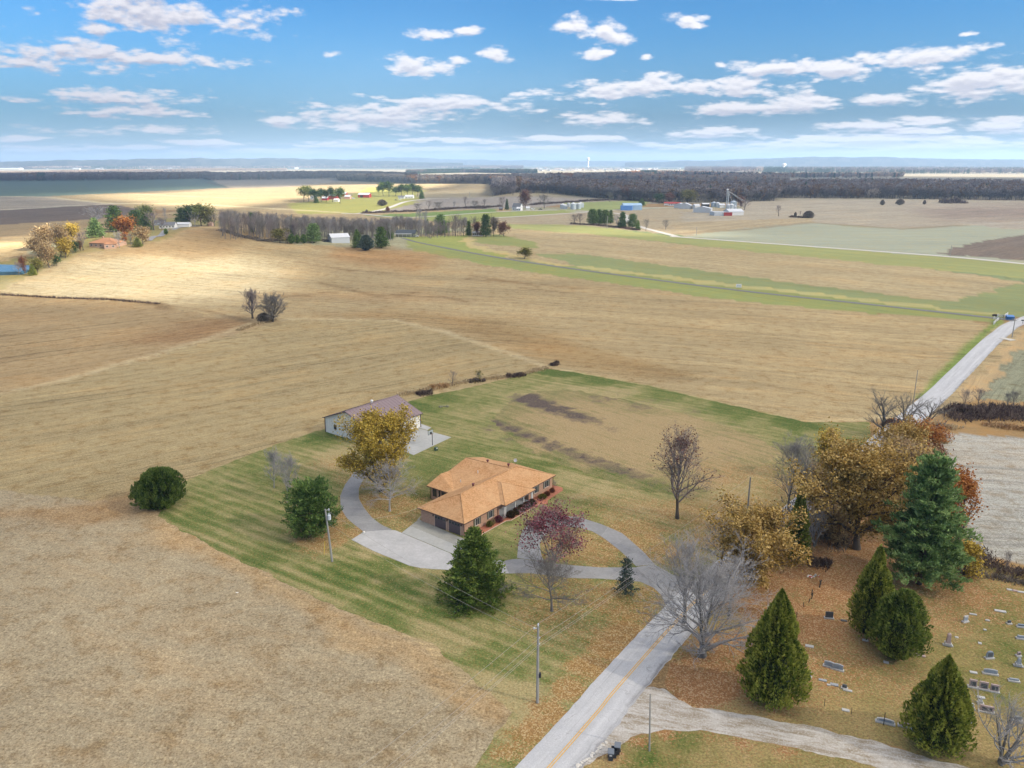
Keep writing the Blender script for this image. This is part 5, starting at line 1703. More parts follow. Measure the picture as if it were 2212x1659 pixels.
TREES = [
    # round the brick farmhouse on the left
    ('L', 'bare', 'pale', 620, 480, 358, 140, 'pale grey round-headed bare tree left of the dark pines'),
    ('L', 'pine', 'pinedark', 755, 530, 368, 150, 'tallest dark pine above the farmhouse with the orange roof'),
    ('L', 'spruce', 'pine', 622, 566, 440, 120, 'dark green spruce left of the farmhouse with the orange roof'),
    ('L', 'leafy', 'orange', 818, 580, 425, 125, 'bright orange tree behind the farmhouse'),
    ('L', 'pine', 'pinedark', 885, 510, 395, 90, 'dark pine just right of the bright orange tree'),
    ('L', 'spruce', 'pinedark', 945, 520, 415, 85, 'dark spruce beside the white farm building'),
    ('L', 'leafy', 'yellowgreen', 945, 480, 352, 90, 'yellow-green tree rising behind the dark pines'),
    ('L', 'bare', 'mauve', 998, 520, 390, 100, 'grey bare tree left of the white farm building'),
    ('L', 'bare', 'mauve', 1050, 515, 430, 70, 'brownish bare tree in front of the white farm building'),
    ('L', 'pine', 'pinedark', 1180, 492, 380, 95, 'leftmost dark pine of the hilltop clump'),
    ('L', 'leafy', 'green', 1235, 492, 350, 100, 'green tree in the middle of the hilltop clump'),
    ('L', 'leafy', 'yellowgreen', 1305, 492, 345, 110, 'yellow-green tree topping the hilltop clump'),
    ('L', 'leafy', 'olive', 1348, 492, 365, 70, 'olive tree on the right of the hilltop clump'),
    ('L', 'bare', 'pale', 1265, 495, 385, 65, 'pale bare tree in front of the hilltop clump'),
    ('L', 'bare', 'grey', 1392, 495, 405, 60, 'grey bare tree at the right end of the hilltop clump'),
    ('L', 'tall', 'pale', 1075, 490, 360, 30, 'thin tall bare tree behind the white farm building'),
    ('L', 'leafy', 'tan', 925, 612, 490, 85, 'pale birch with a few leaves right of the orange tree'),
    ('L', 'spruce', 'yellowgreen', 893, 628, 566, 62, 'small yellow-green conifer right of the farmhouse'),
    ('L', 'bare', 'pale', 775, 636, 515, 60, 'pale bare tree at the right wall of the farmhouse'),
    ('L', 'bare', 'pale', 850, 612, 535, 45, 'small pale bare tree below the orange tree'),
    ('L', 'leafy', 'orange', 808, 592, 562, 30, 'small red-leaved tree right of the farmhouse'),
    ('L', 'bushy', 'pinedark', 1076, 548, 510, 28, 'small dark shrub beside the grey track'),
    # clump by the left pond
    ('L', 'leafy', 'tan', 310, 645, 485, 135, 'tan-leaved tree at the back of the clump by the left pond'),
    ('L', 'leafy', 'tan', 250, 700, 560, 110, 'tan-leaved tree on the left of the clump by the pond'),
    ('L', 'leafy', 'tan', 395, 690, 480, 110, 'tallest tan-leaved tree of the clump by the pond'),
    ('L', 'leafy', 'gold', 475, 600, 470, 90, 'golden tree at the top of the clump by the pond'),
    ('L', 'leafy', 'tan', 320, 762, 590, 110, 'tan-leaved tree at the front of the clump by the pond'),
    ('L', 'leafy', 'gold', 425, 700, 565, 90, 'golden-tan tree at the front right of the pond clump'),
    ('L', 'bare', 'mauve', 540, 650, 515, 75, 'grey bare tree left of the farmhouse'),
    ('L', 'leafy', 'green', 490, 662, 588, 50, 'small green-leaved tree between pond clump and farmhouse'),
    ('L', 'leafy', 'rust', 522, 655, 585, 30, 'small rust-coloured tree left of the farmhouse'),
    ('L', 'leafy', 'olive', 245, 795, 700, 60, 'olive tree at the foot of the pond clump'),
    ('L', 'spruce', 'cedar', 214, 813, 740, 52, 'small dark green cedar at the pond edge'),
    ('L', 'leafy', 'rust', 155, 800, 685, 40, 'rust-red cypress on the bank of the pond'),
    ('L', 'bare', 'mauve', 122, 812, 715, 55, 'bare tree on the bank of the pond'),
    ('L', 'leafy', 'green', 368, 752, 680, 50, 'green-leaved shrub at the right foot of the pond clump'),
    # pair in the field
    ('F', 'bushy', 'bush', 385, 336, 280, 80, 'dark low thicket at the foot of the pair of trees'),
    # in front of the bare grove
    ('L', 'leafy', 'olive', 1815, 602, 508, 85, 'olive round tree in front of the grey grove'),
    ('L', 'bare', 'mauve', 1862, 604, 520, 60, 'brownish bare tree beside the olive round tree'),
    ('L', 'bushy', 'pinedark', 1890, 607, 545, 48, 'leftmost of the three dark spruces before the grove'),
    ('L', 'bushy', 'pinedark', 1928, 605, 550, 38, 'middle one of the three dark spruces before the grove'),
    ('L', 'bushy', 'pinedark', 1970, 605, 548, 46, 'rightmost of the three dark spruces before the grove'),
    ('L', 'pine', 'pine', 2035, 602, 482, 92, 'green pine left of the pale metal barn'),
    ('L', 'pine', 'pinedark', 1900, 560, 480, 50, 'dark evergreen standing inside the grey grove'),
    ('L', 'pine', 'pinedark', 1640, 540, 412, 34, 'evergreen top rising above the left of the grove'),
    ('L', 'spruce', 'pinedark', 1895, 545, 425, 26, 'evergreen top rising above the right of the grove'),
    ('m', 'pine', 'olive', 790, 650, 518, 140, 'olive-green pine behind the spruce clump'),
    ('m', 'spruce', 'pinedark', 785, 788, 585, 125, 'left spruce of the dark clump by the metal barn'),
    ('m', 'bushy', 'blue', 880, 818, 650, 165, 'low broad blue-green spruce at the front of the clump'),
    ('m', 'pine', 'pinedark', 1052, 790, 565, 190, 'large green pine on the right of the spruce clump'),
    ('m', 'spruce', 'pinedark', 1142, 690, 522, 95, 'dark spruce beside the house with the dark roof'),
    ('m', 'spruce', 'pinedark', 1030, 600, 525, 90, 'dark evergreen behind the spruce clump'),
    ('m', 'tall', 'pale', 1462, 645, 325, 100, 'left tall bare tree behind the dark-roofed house'),
    ('m', 'tall', 'pale', 1535, 652, 350, 100, 'pale-trunked tall bare tree beside the dark-roofed house'),
    ('m', 'spruce', 'pinedark', 1562, 638, 475, 75, 'dark spruce right of the pale-trunked tree'),
    ('m', 'pine', 'pine', 1708, 638, 425, 205, 'broad green pine right of the dark-roofed house'),
    ('m', 'bare', 'mauve', 1622, 642, 555, 70, 'small mauve bare tree in front of the broad green pine'),
    ('m', 'bare', 'mauve', 1868, 650, 395, 140, 'tall bare tree right of the broad green pine'),
    ('m', 'bare', 'grey', 1960, 655, 440, 100, 'grey bare tree between pine and the right-hand clump'),
    ('m', 'bare', 'mauve', 1340, 600, 500, 110, 'mauve bare tree behind the dark-roofed house'),
    ('m', 'bare', 'mauve', 1400, 600, 480, 90, 'second mauve bare tree behind the dark-roofed house'),
    # right-hand clump near the white trailer
    ('n', 'pine', 'pinedark', 25, 955, 790, 85, 'dark pine at the left of the clump round the white trailer'),
    ('n', 'bare', 'grey', 85, 950, 715, 110, 'grey bare tree behind the white trailer'),
    ('n', 'leafy', 'redbrown', 118, 955, 790, 80, 'red-brown tree over the white trailer'),
    ('n', 'pine', 'green', 212, 962, 722, 115, 'green pine right of the white trailer'),
    ('n', 'leafy', 'bush', 300, 955, 735, 95, 'grey-green tree in the clump round the trailer'),
    ('n', 'leafy', 'redbrown', 412, 955, 790, 120, 'maroon-brown tree at the right end of the trailer clump'),
    ('n', 'bare', 'grey', 365, 945, 800, 70, 'grey bare tree beside the maroon-brown one'),
    ('M', 'leafy', 'olive', 1187, 704, 630, 88, 'lone olive willow standing beside the lane'),
    # hedgerow trees beyond the grove
    ('m', 'bare', 'grey', 1450, 388, 285, 115, 'first bare hedgerow tree below the gravel track'),
    ('m', 'tall', 'mauve', 1570, 378, 250, 60, 'slim bare hedgerow tree beside the grey field'),
    ('m', 'bare', 'grey', 1672, 375, 268, 130, 'wide bare hedgerow tree beside the grey field'),
    ('m', 'bare', 'pale', 1856, 352, 262, 45, 'small pale hedgerow tree in the grey field'),
    ('m', 'tall', 'mauve', 1980, 350, 210, 62, 'tall hedgerow tree with a dark trunk'),
    ('m', 'bare', 'grey', 2080, 348, 258, 105, 'low wide bare tree in the hedgerow'),
    ('m', 'tall', 'mauve', 2185, 348, 240, 60, 'dark trunked tree at the right end of the hedgerow'),
    ('m', 'bushy', 'bush', 1060, 322, 255, 110, 'round brown bush on the green below the farmstead'),
    ('m', 'bushy', 'rust', 1118, 386, 330, 42, 'rust-coloured bush beside the gravel track'),
    ('m', 'bushy', 'bush', 885, 398, 365, 32, 'small dark bush at the fork of the tracks'),
    # red barn farmstead pines
    ('m', 'poletop', 'yellowgreen', 190, 275, 118, 90, 'yellow-green pine at the left end of the red farmstead'),
    ('m', 'poletop', 'yellowgreen', 245, 272, 112, 85, 'yellow-green pine second from the left at the red farmstead'),
    ('m', 'poletop', 'green', 318, 290, 150, 90, 'green pine in front of the red farm buildings'),
    ('m', 'poletop', 'green', 382, 280, 138, 70, 'slim green pine in front of the red farm buildings'),
    ('m', 'spruce', 'pinedark', 328, 292, 215, 60, 'dark low conifer before the red farm buildings'),
    ('m', 'poletop', 'pinedark', 440, 280, 150, 60, 'dark pine left of the red barn'),
    ('m', 'poletop', 'green', 508, 282, 130, 70, 'green pine in front of the red barn'),
    ('m', 'poletop', 'pinedark', 590, 296, 130, 85, 'dark pine at the right end of the red farmstead'),
    ('m', 'poletop', 'pinedark', 1022, 205, 108, 42, 'leftmost dark pine of the row behind the white house'),
    ('m', 'poletop', 'pinedark', 1068, 215, 70, 72, 'second dark pine of the row behind the white house'),
    ('m', 'poletop', 'green', 1132, 222, 68, 80, 'tallest pine of the row behind the white house'),
    ('m', 'poletop', 'pinedark', 1205, 215, 118, 65, 'lower dark pine in the middle of the row'),
    ('m', 'poletop', 'green', 1272, 215, 96, 80, 'green pine right of the middle of the row'),
    ('m', 'poletop', 'pinedark', 1340, 218, 92, 75, 'dark pine above the white house'),
    ('m', 'poletop', 'green', 1392, 215, 88, 75, 'green pine above the right of the white house'),
    ('m', 'poletop', 'pinedark', 1450, 215, 102, 75, 'rightmost pine of the row behind the white house'),
    ('m', 'spruce', 'pinedark', 1495, 246, 150, 62, 'dark spruce standing right of the pine row'),
    # farm with the grain bins
    ('n', 'leafy', 'redbrown', 652, 645, 435, 125, 'dark red tree behind the white farmhouse'),
    ('n', 'spruce', 'green', 445, 662, 540, 45, 'columnar dark conifer left of the white farmhouse'),
    ('n', 'bare', 'mauve', 395, 655, 500, 90, 'bare tree left of the columnar conifer'),
    ('n', 'bare', 'grey', 860, 645, 475, 160, 'big bare tree between the white farmhouse and the bins'),
    ('n', 'bare', 'grey', 290, 520, 400, 95, 'bare tree on the edge of the pale field'),
    ('n', 'bare', 'mauve', 512, 500, 395, 85, 'bare tree at the left end of the dark wood'),
    ('n', 'leafy', 'redbrown', 1805, 558, 402, 130, 'orange-brown round tree before the dark wood'),
    ('n', 'bare', 'grey', 1418, 530, 432, 85, 'round grey tree before the dark wood'),
    ('n', 'bare', 'grey', 1582, 575, 450, 95, 'grey tree right of the grain bins'),
    ('n', 'bare', 'mauve', 1685, 562, 488, 55, 'small grey tree before the dark wood'),
    ('n', 'leafy', 'green', 2130, 592, 480, 95, 'round green tree left of the red-roofed house'),
    ('n', 'spruce', 'pinedark', 1935, 615, 535, 80, 'dark evergreen behind the blue barn'),
    ('n', 'pine', 'pinedark', 1392, 825, 660, 115, 'leftmost pine of the dark clump above the far road'),
    ('n', 'pine', 'pinedark', 1462, 822, 662, 115, 'second pine of the dark clump above the far road'),
    ('n', 'pine', 'pinedark', 1528, 820, 668, 110, 'third pine of the dark clump above the far road'),
    ('n', 'pine', 'pinedark', 1592, 815, 670, 85, 'fourth pine of the dark clump above the far road'),
    ('n', 'bare', 'mauve', 1190, 815, 700, 95, 'brown bare tree at the left end of the dark clump'),
    ('n', 'bare', 'mauve', 1255, 815, 690, 110, 'second brown bare tree left of the dark clump'),
    ('n', 'bare', 'pale', 1655, 850, 700, 90, 'pale bare tree right of the dark clump'),
    ('n', 'pine', 'green', 1722, 862, 690, 115, 'grey-green pine right of the pale bare tree'),
    ('n', 'pine', 'pinedark', 1832, 860, 712, 110, 'dark pine beside the small brown shed'),
    ('n', 'spruce', 'pinedark', 1892, 885, 775, 60, 'low dark conifer right of the small brown shed'),
    ('n', 'bare', 'grey', 1982, 892, 745, 75, 'single grey bare tree right of the clump by the far road'),
    ('r', 'leafy', 'redbrown', 212, 592, 475, 100, 'brownish tree behind the red-roofed house'),
    ('r', 'leafy', 'olive', 415, 595, 435, 170, 'large olive tree left of the white sheds'),
    ('r', 'bare', 'grey', 600, 582, 470, 95, 'grey bare tree before the wood beside the sheds'),
    ('r', 'leafy', 'redbrown', 1005, 640, 510, 70, 'brown-leaved tree behind the grain elevator'),
    ('r', 'bare', 'mauve', 1045, 662, 540, 130, 'spreading bare tree right of the farm with the elevator'),
    ('r', 'tall', 'mauve', 1422, 732, 598, 70, 'lone bare tree in the pale field right of the farm'),
    ('r', 'bare', 'grey', 175, 878, 762, 85, 'lone small bare tree in the brown field'),
    ('r', 'bushy', 'bush', 1605, 748, 690, 34, 'small bush left of the thicket in the pale field'),
    ('r', 'bushy', 'bush', 1750, 752, 675, 120, 'grey-brown thicket in the pale field'),
    ('r', 'tall', 'mauve', 1660, 745, 665, 22, 'thin bare tree in the thicket line'),
    ('s', 'bushy', 'bush', 645, 612, 553, 52, 'left small bush on the edge of the far pale field'),
    ('s', 'bushy', 'bush', 840, 608, 545, 90, 'wider double bush on the edge of the far pale field'),
    ('s', 'bushy', 'bush', 1110, 603, 555, 36, 'right small bush on the edge of the far pale field'),
    # brush right of the road
    ('T', 'bare', 'mauve', 1760, 300, 160, 80, 'bare brushy tree right of the distant road'),
    ('T', 'bare', 'mauve', 1860, 300, 150, 90, 'brownish tree above the bramble bank'),
    ('T', 'bare', 'grey', 2080, 320, 180, 70, 'left grey tree above the bramble bank'),
    ('T', 'bare', 'grey', 2130, 315, 170, 80, 'right grey tree above the bramble bank'),
    ('T', 'bare', 'mauve', 2070, 1560, 1380, 60, 'small bare tree in the hedge beside the pale field'),
]
for a in TREES:
    mid(*a)

# ------------------------------------------------------------------ far woods: masses nobody could count
pcol = bpy.data.collections.new('wood_tree_kinds')      # sources only, not linked to the scene


def far_tree(seed, colour, H=17.0, W=11.0, n=210, trunk=True, sz=1.5, conic=False):
    """A light tree for the distant woods: trunk, a few limbs and many small twig or leaf faces."""
    rg = np.random.default_rng(seed)
    sk = grow(seed, H, W, trunk=.25, limbs=9, levels=2, kids=(4, 3), up=.5, r0=.3)
    V1, F1 = seg_mesh(sk, 0, 2, 3, 1.0, minr=.07)
    k = sk[4] >= 1
    P = np.concatenate([(sk[0][k] + sk[1][k]) / 2, sk[1][k]])
    P = P[rg.integers(0, len(P), n)]
    if conic:
        t = rg.uniform(0, 1, n) ** .8
        a = rg.uniform(0, 6.28, n)
        rr = W * .42 * (1 - t) ** .7 * rg.uniform(.5, 1, n)
        P = np.stack([rr * np.cos(a), rr * np.sin(a), H * (.1 + .9 * t)], 1)
    V2, F2, v = leaves(P, sz, rg, .2, 1.8, sz * .45)
    me = mesh_np('far_tree', np.concatenate([V1, V2]), [F1, F2 + len(V1)], False, [('v', 'FACE', np.concatenate([np.full(len(F1), .4), v]))])
    me.materials.append(colour)
    o = bpy.data.objects.new('far_tree', me)
    return o


TW = {
    'grey': leaf_mat('far_grey_twigs', (.12, .11, .115), (.20, .18, .18), (.29, .26, .25)),
    'mauve': leaf_mat('far_mauve_twigs', (.11, .09, .09), (.17, .14, .14), (.25, .205, .19)),
    'pale': leaf_mat('far_pale_twigs', (.26, .21, .18), (.38, .31, .26), (.50, .42, .35)),
    'brown': leaf_mat('far_brown_twigs', (.12, .07, .04), (.20, .12, .065), (.30, .19, .10)),
    'orange': leaf_mat('far_orange_leaves', (.26, .12, .05), (.42, .21, .09), (.52, .31, .15)),
    'green': leaf_mat('far_green_needles', (.02, .05, .03), (.04, .08, .045), (.07, .12, .06)),
}
KINDS = ['grey', 'mauve', 'pale', 'brown', 'orange', 'green']
for i, k in enumerate(KINDS):
    for v in range(2):
        o = far_tree(900 + i * 7 + v, TW[k], sz=.62 if False else (1.15 if k in ('grey', 'mauve', 'pale') else 1.5), n=260 if k in ('grey', 'mauve', 'pale') else 200, conic=(k == 'green'))
        o.name = 'k%02d' % (i * 2 + v)
        pcol.objects.link(o)
# tall thin trunks for the grove
for v in range(3):
    sk = grow(950 + v, 19, 6.5, trunk=.38, limbs=14, levels=3, kids=(5, 4, 2), up=1.0, r0=.20)
    V1, F1 = seg_mesh(sk, 0, 0, 5, 1.1)
    V2, F2 = seg_mesh(sk, 1, 3, 3, 1.0, minr=.045)
    me = mesh_np('far_tree', np.concatenate([V1, V2]), [F1, F2 + len(V1)])
    me.materials.append((bark_pale, bark_grey, bark_mauve)[v])
    o = bpy.data.objects.new('k%02d' % (12 + v), me)
    pcol.objects.link(o)


def wood_nodes():
    ng = bpy.data.node_groups.new('wood', 'GeometryNodeTree')
    ng.interface.new_socket('Geometry', in_out='INPUT', socket_type='NodeSocketGeometry')
    ng.interface.new_socket('Geometry', in_out='OUTPUT', socket_type='NodeSocketGeometry')
    N, L = ng.nodes, ng.links
    gi, go = N.new('NodeGroupInput'), N.new('NodeGroupOutput')
    ip = N.new('GeometryNodeInstanceOnPoints')
    ci = N.new('GeometryNodeCollectionInfo')
    ci.inputs['Collection'].default_value = pcol
    ci.inputs['Separate Children'].default_value = True
    ci.inputs['Reset Children'].default_value = True

    def att(nm, ty):
        a = N.new('GeometryNodeInputNamedAttribute')
        a.data_type = ty
        a.inputs['Name'].default_value = nm
        return next(s for s in a.outputs if s.enabled and s.name == 'Attribute')
    L.new(gi.outputs[0], ip.inputs['Points'])
    L.new(ci.outputs[0], ip.inputs['Instance'])
    ip.inputs['Pick Instance'].default_value = True
    L.new(att('pick', 'INT'), ip.inputs['Instance Index'])
    L.new(att('rot', 'FLOAT_VECTOR'), ip.inputs['Rotation'])
    L.new(att('scl', 'FLOAT_VECTOR'), ip.inputs['Scale'])
    L.new(ip.outputs[0], go.inputs[0])
    return ng


WNG = wood_nodes()


def wood(name, x, y, hscale, picks, seed, wscale=None):
    rg = np.random.default_rng(seed)
    n = len(x)
    me = bpy.data.meshes.new(name)
    me.vertices.add(n)
    me.vertices.foreach_set('co', np.stack([x, y, height(x, y) - .2], 1).astype(np.float32).ravel())
    a = me.attributes.new('pick', 'INT', 'POINT')
    a.data.foreach_set('value', np.asarray(picks, dtype=np.int32))
    a = me.attributes.new('rot', 'FLOAT_VECTOR', 'POINT')
    rot = np.zeros((n, 3), dtype=np.float32)
    rot[:, 2] = rg.uniform(0, 6.28, n)
    a.data.foreach_set('vector', rot.ravel())
    a = me.attributes.new('scl', 'FLOAT_VECTOR', 'POINT')
    s = hscale * rg.uniform(.75, 1.2, n)
    ws = s if wscale is None else s * wscale
    a.data.foreach_set('vector', np.stack([ws, ws, s], 1).astype(np.float32).ravel())
    o = bpy.data.objects.new(name, me)
    C.objects.link(o)
    md = o.modifiers.new('trees', 'NODES')
    md.node_group = WNG
    return o


def pickmix(n, mixd, seed, x=None, y=None, patch=180):
    """Choose a kind for each tree; patches of one kind, by smooth noise."""
    rg = np.random.default_rng(seed)
    w_ = np.array([mixd.get(k, 0) for k in KINDS], float)
    w_ /= w_.sum()
    cum = np.cumsum(w_)
    u = rg.uniform(0, 1, n)
    if x is not None:
        u2 = .5 + .5 * fnoise(x, y, patch, seed % 13)
        u = np.clip(np.where(rg.uniform(0, 1, n) < .55, u2, u), 0, .999)
    return np.searchsorted(cum, u).clip(0, 5) * 2 + rg.integers(0, 2, n)


def belt(name, front, depth, spacing, hs, mixd, seed, label, cat='wood', patch=180, near_dense=True, edge=True):
    """Trees behind a front line given in picture units, reaching depth metres back."""
    W = [G(*p) for p in front]
    rg = np.random.default_rng(seed)
    X, Y = [], []
    for a, b in zip(W[:-1], W[1:]):
        L = (b - a).to_2d().length
        n = int(L * depth / spacing ** 2)
        t = rg.uniform(0, 1, n)
        d = rg.uniform(0, 1, n) * depth
        px = a.x + (b.x - a.x) * t
        py = a.y + (b.y - a.y) * t
        rr = np.hypot(px, py)
        f = (rr + d) / rr
        X.append(px * f)
        Y.append(py * f)
        if edge:
            m = int(L / (spacing * .55))
            t = rg.uniform(0, 1, m)
            px = a.x + (b.x - a.x) * t
            py = a.y + (b.y - a.y) * t
            rr = np.hypot(px, py)
            f = (rr + rg.uniform(0, 14, m)) / rr
            X.append(px * f)
            Y.append(py * f)
    X, Y = np.concatenate(X), np.concatenate(Y)
    o = wood(name, X, Y, hs, pickmix(len(X), mixd, seed, X, Y, patch), seed)
    return tag(o, label, cat, None, 'stuff')


belt('wood', [(1068, 424), (1120, 416), (1200, 418), (1270, 426), (1400, 436), (1560, 438), (1672, 434), (1672, 428), (1900, 429), (2212, 433), (2700, 440)], 620, 9.5, 1.12, {'grey': 5, 'mauve': 6, 'brown': 2.0, 'pale': .4, 'green': .10}, 61,
     'broad dark bare wood running along the right behind the farms')
belt('wood', [(-500, 392), (100, 391), (290, 390), (440, 386), (455, 390), (750, 385), (900, 390)], 700, 12, 1.1, {'grey': 4, 'mauve': 5, 'brown': .5, 'green': .3}, 62, 'dark bluish wood along the far left fields')
belt('wood', [(730, 390), (900, 397), (1060, 397), (1090, 402)], 300, 10, 1.15, {'pale': 4, 'grey': 2, 'orange': .5, 'brown': .5}, 63, 'pale bare wood with rust tints behind the lit field')
belt('wood', [(1010, 391), (1240, 388), (1500, 394), (1700, 392)], 420, 13, 1.0, {'pale': 5, 'grey': 1.5, 'orange': 1.1, 'brown': 1}, 64, 'pale pinkish trees beyond the dark wood, centre')
belt('wood', [(-500, 384), (60, 380), (300, 372), (620, 369)], 500, 17, .9, {'pale': 6, 'grey': 1}, 65, 'pale sunlit tree belt behind the dark left wood')
belt('wood', [(880, 377), (1000, 373), (1160, 375)], 260, 14, 1.1, {'green': 5, 'mauve': 2}, 66, 'dark evergreen belt at the edge of the town')
belt('wood', [(-600, 366), (300, 365), (900, 363), (1130, 365)], 2600, 38, 1.25, {'mauve': 4, 'green': 1.2, 'grey': 3, 'pale': 1.5}, 67, 'scattered hazy tree belts towards the left horizon', patch=900, edge=False)
belt('wood', [(1480, 372), (1700, 374), (1950, 376), (2212, 376), (2900, 378)], 3000, 34, 1.3, {'mauve': 5, 'green': 2.5, 'grey': 3, 'pale': .8}, 68, 'dark bluish tree belts towards the right horizon', patch=900, edge=False)
belt('wood', [(1240, 385), (1420, 378), (1560, 384), (1700, 386), (1950, 384)], 500, 22, 1.0, {'pale': 3, 'green': 2, 'orange': 1, 'grey': 2}, 69, 'mixed trees between the town houses', patch=250)
belt('wood', [(1130, 358), (1500, 358)], 6000, 110, 1.5, {'mauve': 4, 'green': 2, 'grey': 3}, 70, 'faint tree belts beyond the town', edge=False)
belt('wood', [(600, 357), (-600, 358)], 7000, 130, 1.6, {'mauve': 5, 'green': 2, 'grey': 3}, 71, 'faint tree belts on the left horizon', edge=False)
belt('wood', [(1500, 359), (2800, 359)], 7000, 120, 1.6, {'mauve': 5, 'green': 2, 'grey': 3}, 72, 'faint tree belts on the right horizon', edge=False)

# grey grove of thin trunks behind the hill
rg = np.random.default_rng(77)
ga_ = [G(478, 517), G(560, 521), G(640, 522), G(740, 522), G(850, 520)]
X, Y, = [], []
for a, b in zip(ga_[:-1], ga_[1:]):
    n = int((b - a).length * 60 / 13)
    t_, d_ = rg.uniform(0, 1, n), rg.uniform(0, 62, n)
    px, py = a.x + (b.x - a.x) * t_, a.y + (b.y - a.y) * t_
    rr = np.hypot(px, py)
    X.append(px * (rr + d_) / rr)
    Y.append(py * (rr + d_) / rr)
X, Y = np.concatenate(X), np.concatenate(Y)
tag(wood('grove', X, Y, .72, 12 + rg.integers(0, 3, len(X)), 78), 'grey bare grove of thin trunks behind the rounded hill', 'grove', None, 'stuff')
ga_ = [G(820, 520), G(860, 505), G(930, 520), G(1010, 512)]
X, Y = [], []
for a, b in zip(ga_[:-1], ga_[1:]):
    n = int((b - a).length * 50 / 30)
    t_, d_ = rg.uniform(0, 1, n), rg.uniform(15, 75, n)
    px, py = a.x + (b.x - a.x) * t_, a.y + (b.y - a.y) * t_
    rr = np.hypot(px, py)
    X.append(px * (rr + d_) / rr)
    Y.append(py * (rr + d_) / rr)
X, Y = np.concatenate(X), np.concatenate(Y)
tag(wood('grove', X, Y, .62, 12 + rg.integers(0, 3, len(X)), 79), 'mauve thicket of bare trees behind the dark-roofed house', 'grove', None, 'stuff')


# ------------------------------------------------------------------ hedges, brambles, weeds: masses of stems


def thicket(name, crop, pts, width, h, dens, colname, label, seed, size=.35, sticks=True, cat='hedge'):
    """Stems and leaf-sized faces heaped along a line given in the crop."""
    rg = np.random.default_rng(seed)
    W = [GK(crop, *p) for p in pts]
    cs = []
    for a, b in zip(W[:-1], W[1:]):
        L = (b - a).to_2d().length
        n = int(L * dens)
        t_ = rg.uniform(0, 1, n)
        off = rg.normal(0, width * .33, n)
        d = (b - a).to_2d().normalized()
        x = a.x + (b.x - a.x) * t_ - d.y * off
        y = a.y + (b.y - a.y) * t_ + d.x * off
        hh = h * (.55 + .45 * fnoise(x, y, max(1.5, width * .8), seed % 11)) * np.exp(-(off / width) ** 2 * 1.5)
        z = height(x, y) + rg.uniform(0, 1, n) ** .7 * np.maximum(hh, .08)
        cs.append(np.stack([x, y, z], 1))
    c = np.concatenate(cs)
    D = rg.normal(0, .6, c.shape)
    D[:, 2] = np.abs(D[:, 2]) + .6
    D /= np.linalg.norm(D, axis=1, keepdims=True)
    T = np.cross(D, rg.normal(0, 1, c.shape))
    T /= np.linalg.norm(T, axis=1, keepdims=True)
    s = (size * rg.uniform(.5, 1.4, len(c)))[:, None]
    V = np.stack([c - D * s * .5, c + T * s * .16, c + D * s, c - T * s * .16], axis=1).reshape(-1, 3)
    F = np.arange(4 * len(c)).reshape(-1, 4)
    me = mesh_np(name, V, [F], False, [('v', 'FACE', rg.uniform(0, 1, len(F)))])
    o = link(name, me, LEAF[colname])
    return tag(o, label, cat, None, 'stuff')


thicket('brambles', 'T', [(1640, 330), (1740, 360), (1900, 350), (2060, 340), (2212, 345), (2400, 350)], 7, 2.2, 120, 'bramble', 'dark bramble bank right of the road, above the pale field', 81, .8, cat='brambles')
thicket('brambles', 'T', [(1650, 400), (1900, 390), (2300, 400)], 4, 1.4, 70, 'bramble', 'lower edge of the dark bramble bank', 82, .7, cat='brambles')
thicket('tall_grass', 'T', [(1895, 445), (2000, 455), (2212, 485), (2400, 500)], 2.0, 1.2, 70, 'orangegrass', 'strip of orange dry grass below the bramble bank', 83, .7, cat='grass')
thicket('tall_grass', 'T', [(1560, 470), (1640, 460), (1700, 480)], 4.0, .8, 60, 'straw', 'pale dry grass tuft at the corner of the pale field', 84, .6, cat='grass')
thicket('tall_grass', 'T', [(1560, 560), (1620, 590)], 2.0, .6, 60, 'straw', 'pale dry grass left of the pale field', 85, .6, cat='grass')
thicket('hedge', 'T', [(1810, 1400), (1900, 1500), (2000, 1540), (2212, 1590), (2400, 1640)], 4.0, 1.9, 130, 'bramble', 'brown hedge between churchyard and pale field', 86, .45)
thicket('hedge', 'T', [(1700, 1560), (1900, 1590), (2212, 1650), (2400, 1700)], 1.6, .8, 90, 'bush', 'grey-brown undergrowth along the foot of the hedge', 87, .4)
thicket('hedge', 'T', [(1380, 560), (1440, 600), (1500, 640), (1540, 680)], 4.0, 2.2, 120, 'rust', 'rust-coloured undergrowth beneath the dark bare trees', 88, .6)
thicket('hedge', 'T', [(1150, 430), (1300, 470), (1480, 500), (1560, 560)], 4.0, 2.0, 110, 'bramble', 'brown undergrowth beside the vanishing road', 89, .6)
thicket('brush_pile', 'T', [(560, 1490), (640, 1500), (740, 1525)], 2.2, 1.1, 160, 'bramble', 'dark brush pile under the narrow dark cedar', 90, .5, cat='brush pile')
thicket('hedge', 'P', [(1560, 1262), (1640, 1180), (1720, 1105), (1800, 1035)], 4.0, 2.4, 60, 'bush', 'grey-brown undergrowth along the far side of the hidden road', 107, .5)
thicket('hedge', 'P', [(1640, 1235), (1720, 1160), (1800, 1090), (1900, 1010), (1960, 965)], 5.0, 3.0, 70, 'tan', 'tan undergrowth along the near side of the hidden road', 108, .5)
thicket('hedge', 'T', [(600, 1250), (760, 1330), (900, 1380)], 5.0, 2.2, 90, 'bush', 'dull undergrowth at the foot of the golden-brown oak', 91, .55)
thicket('weeds', 'F', [(1200, 780), (1290, 765), (1320, 755), (1500, 718), (1640, 690), (1800, 672), (1950, 650), (2100, 610)], 2.6, .9, 46, 'straw', 'pale weeds along the field edge behind the barn', 92, .5, cat='weeds')
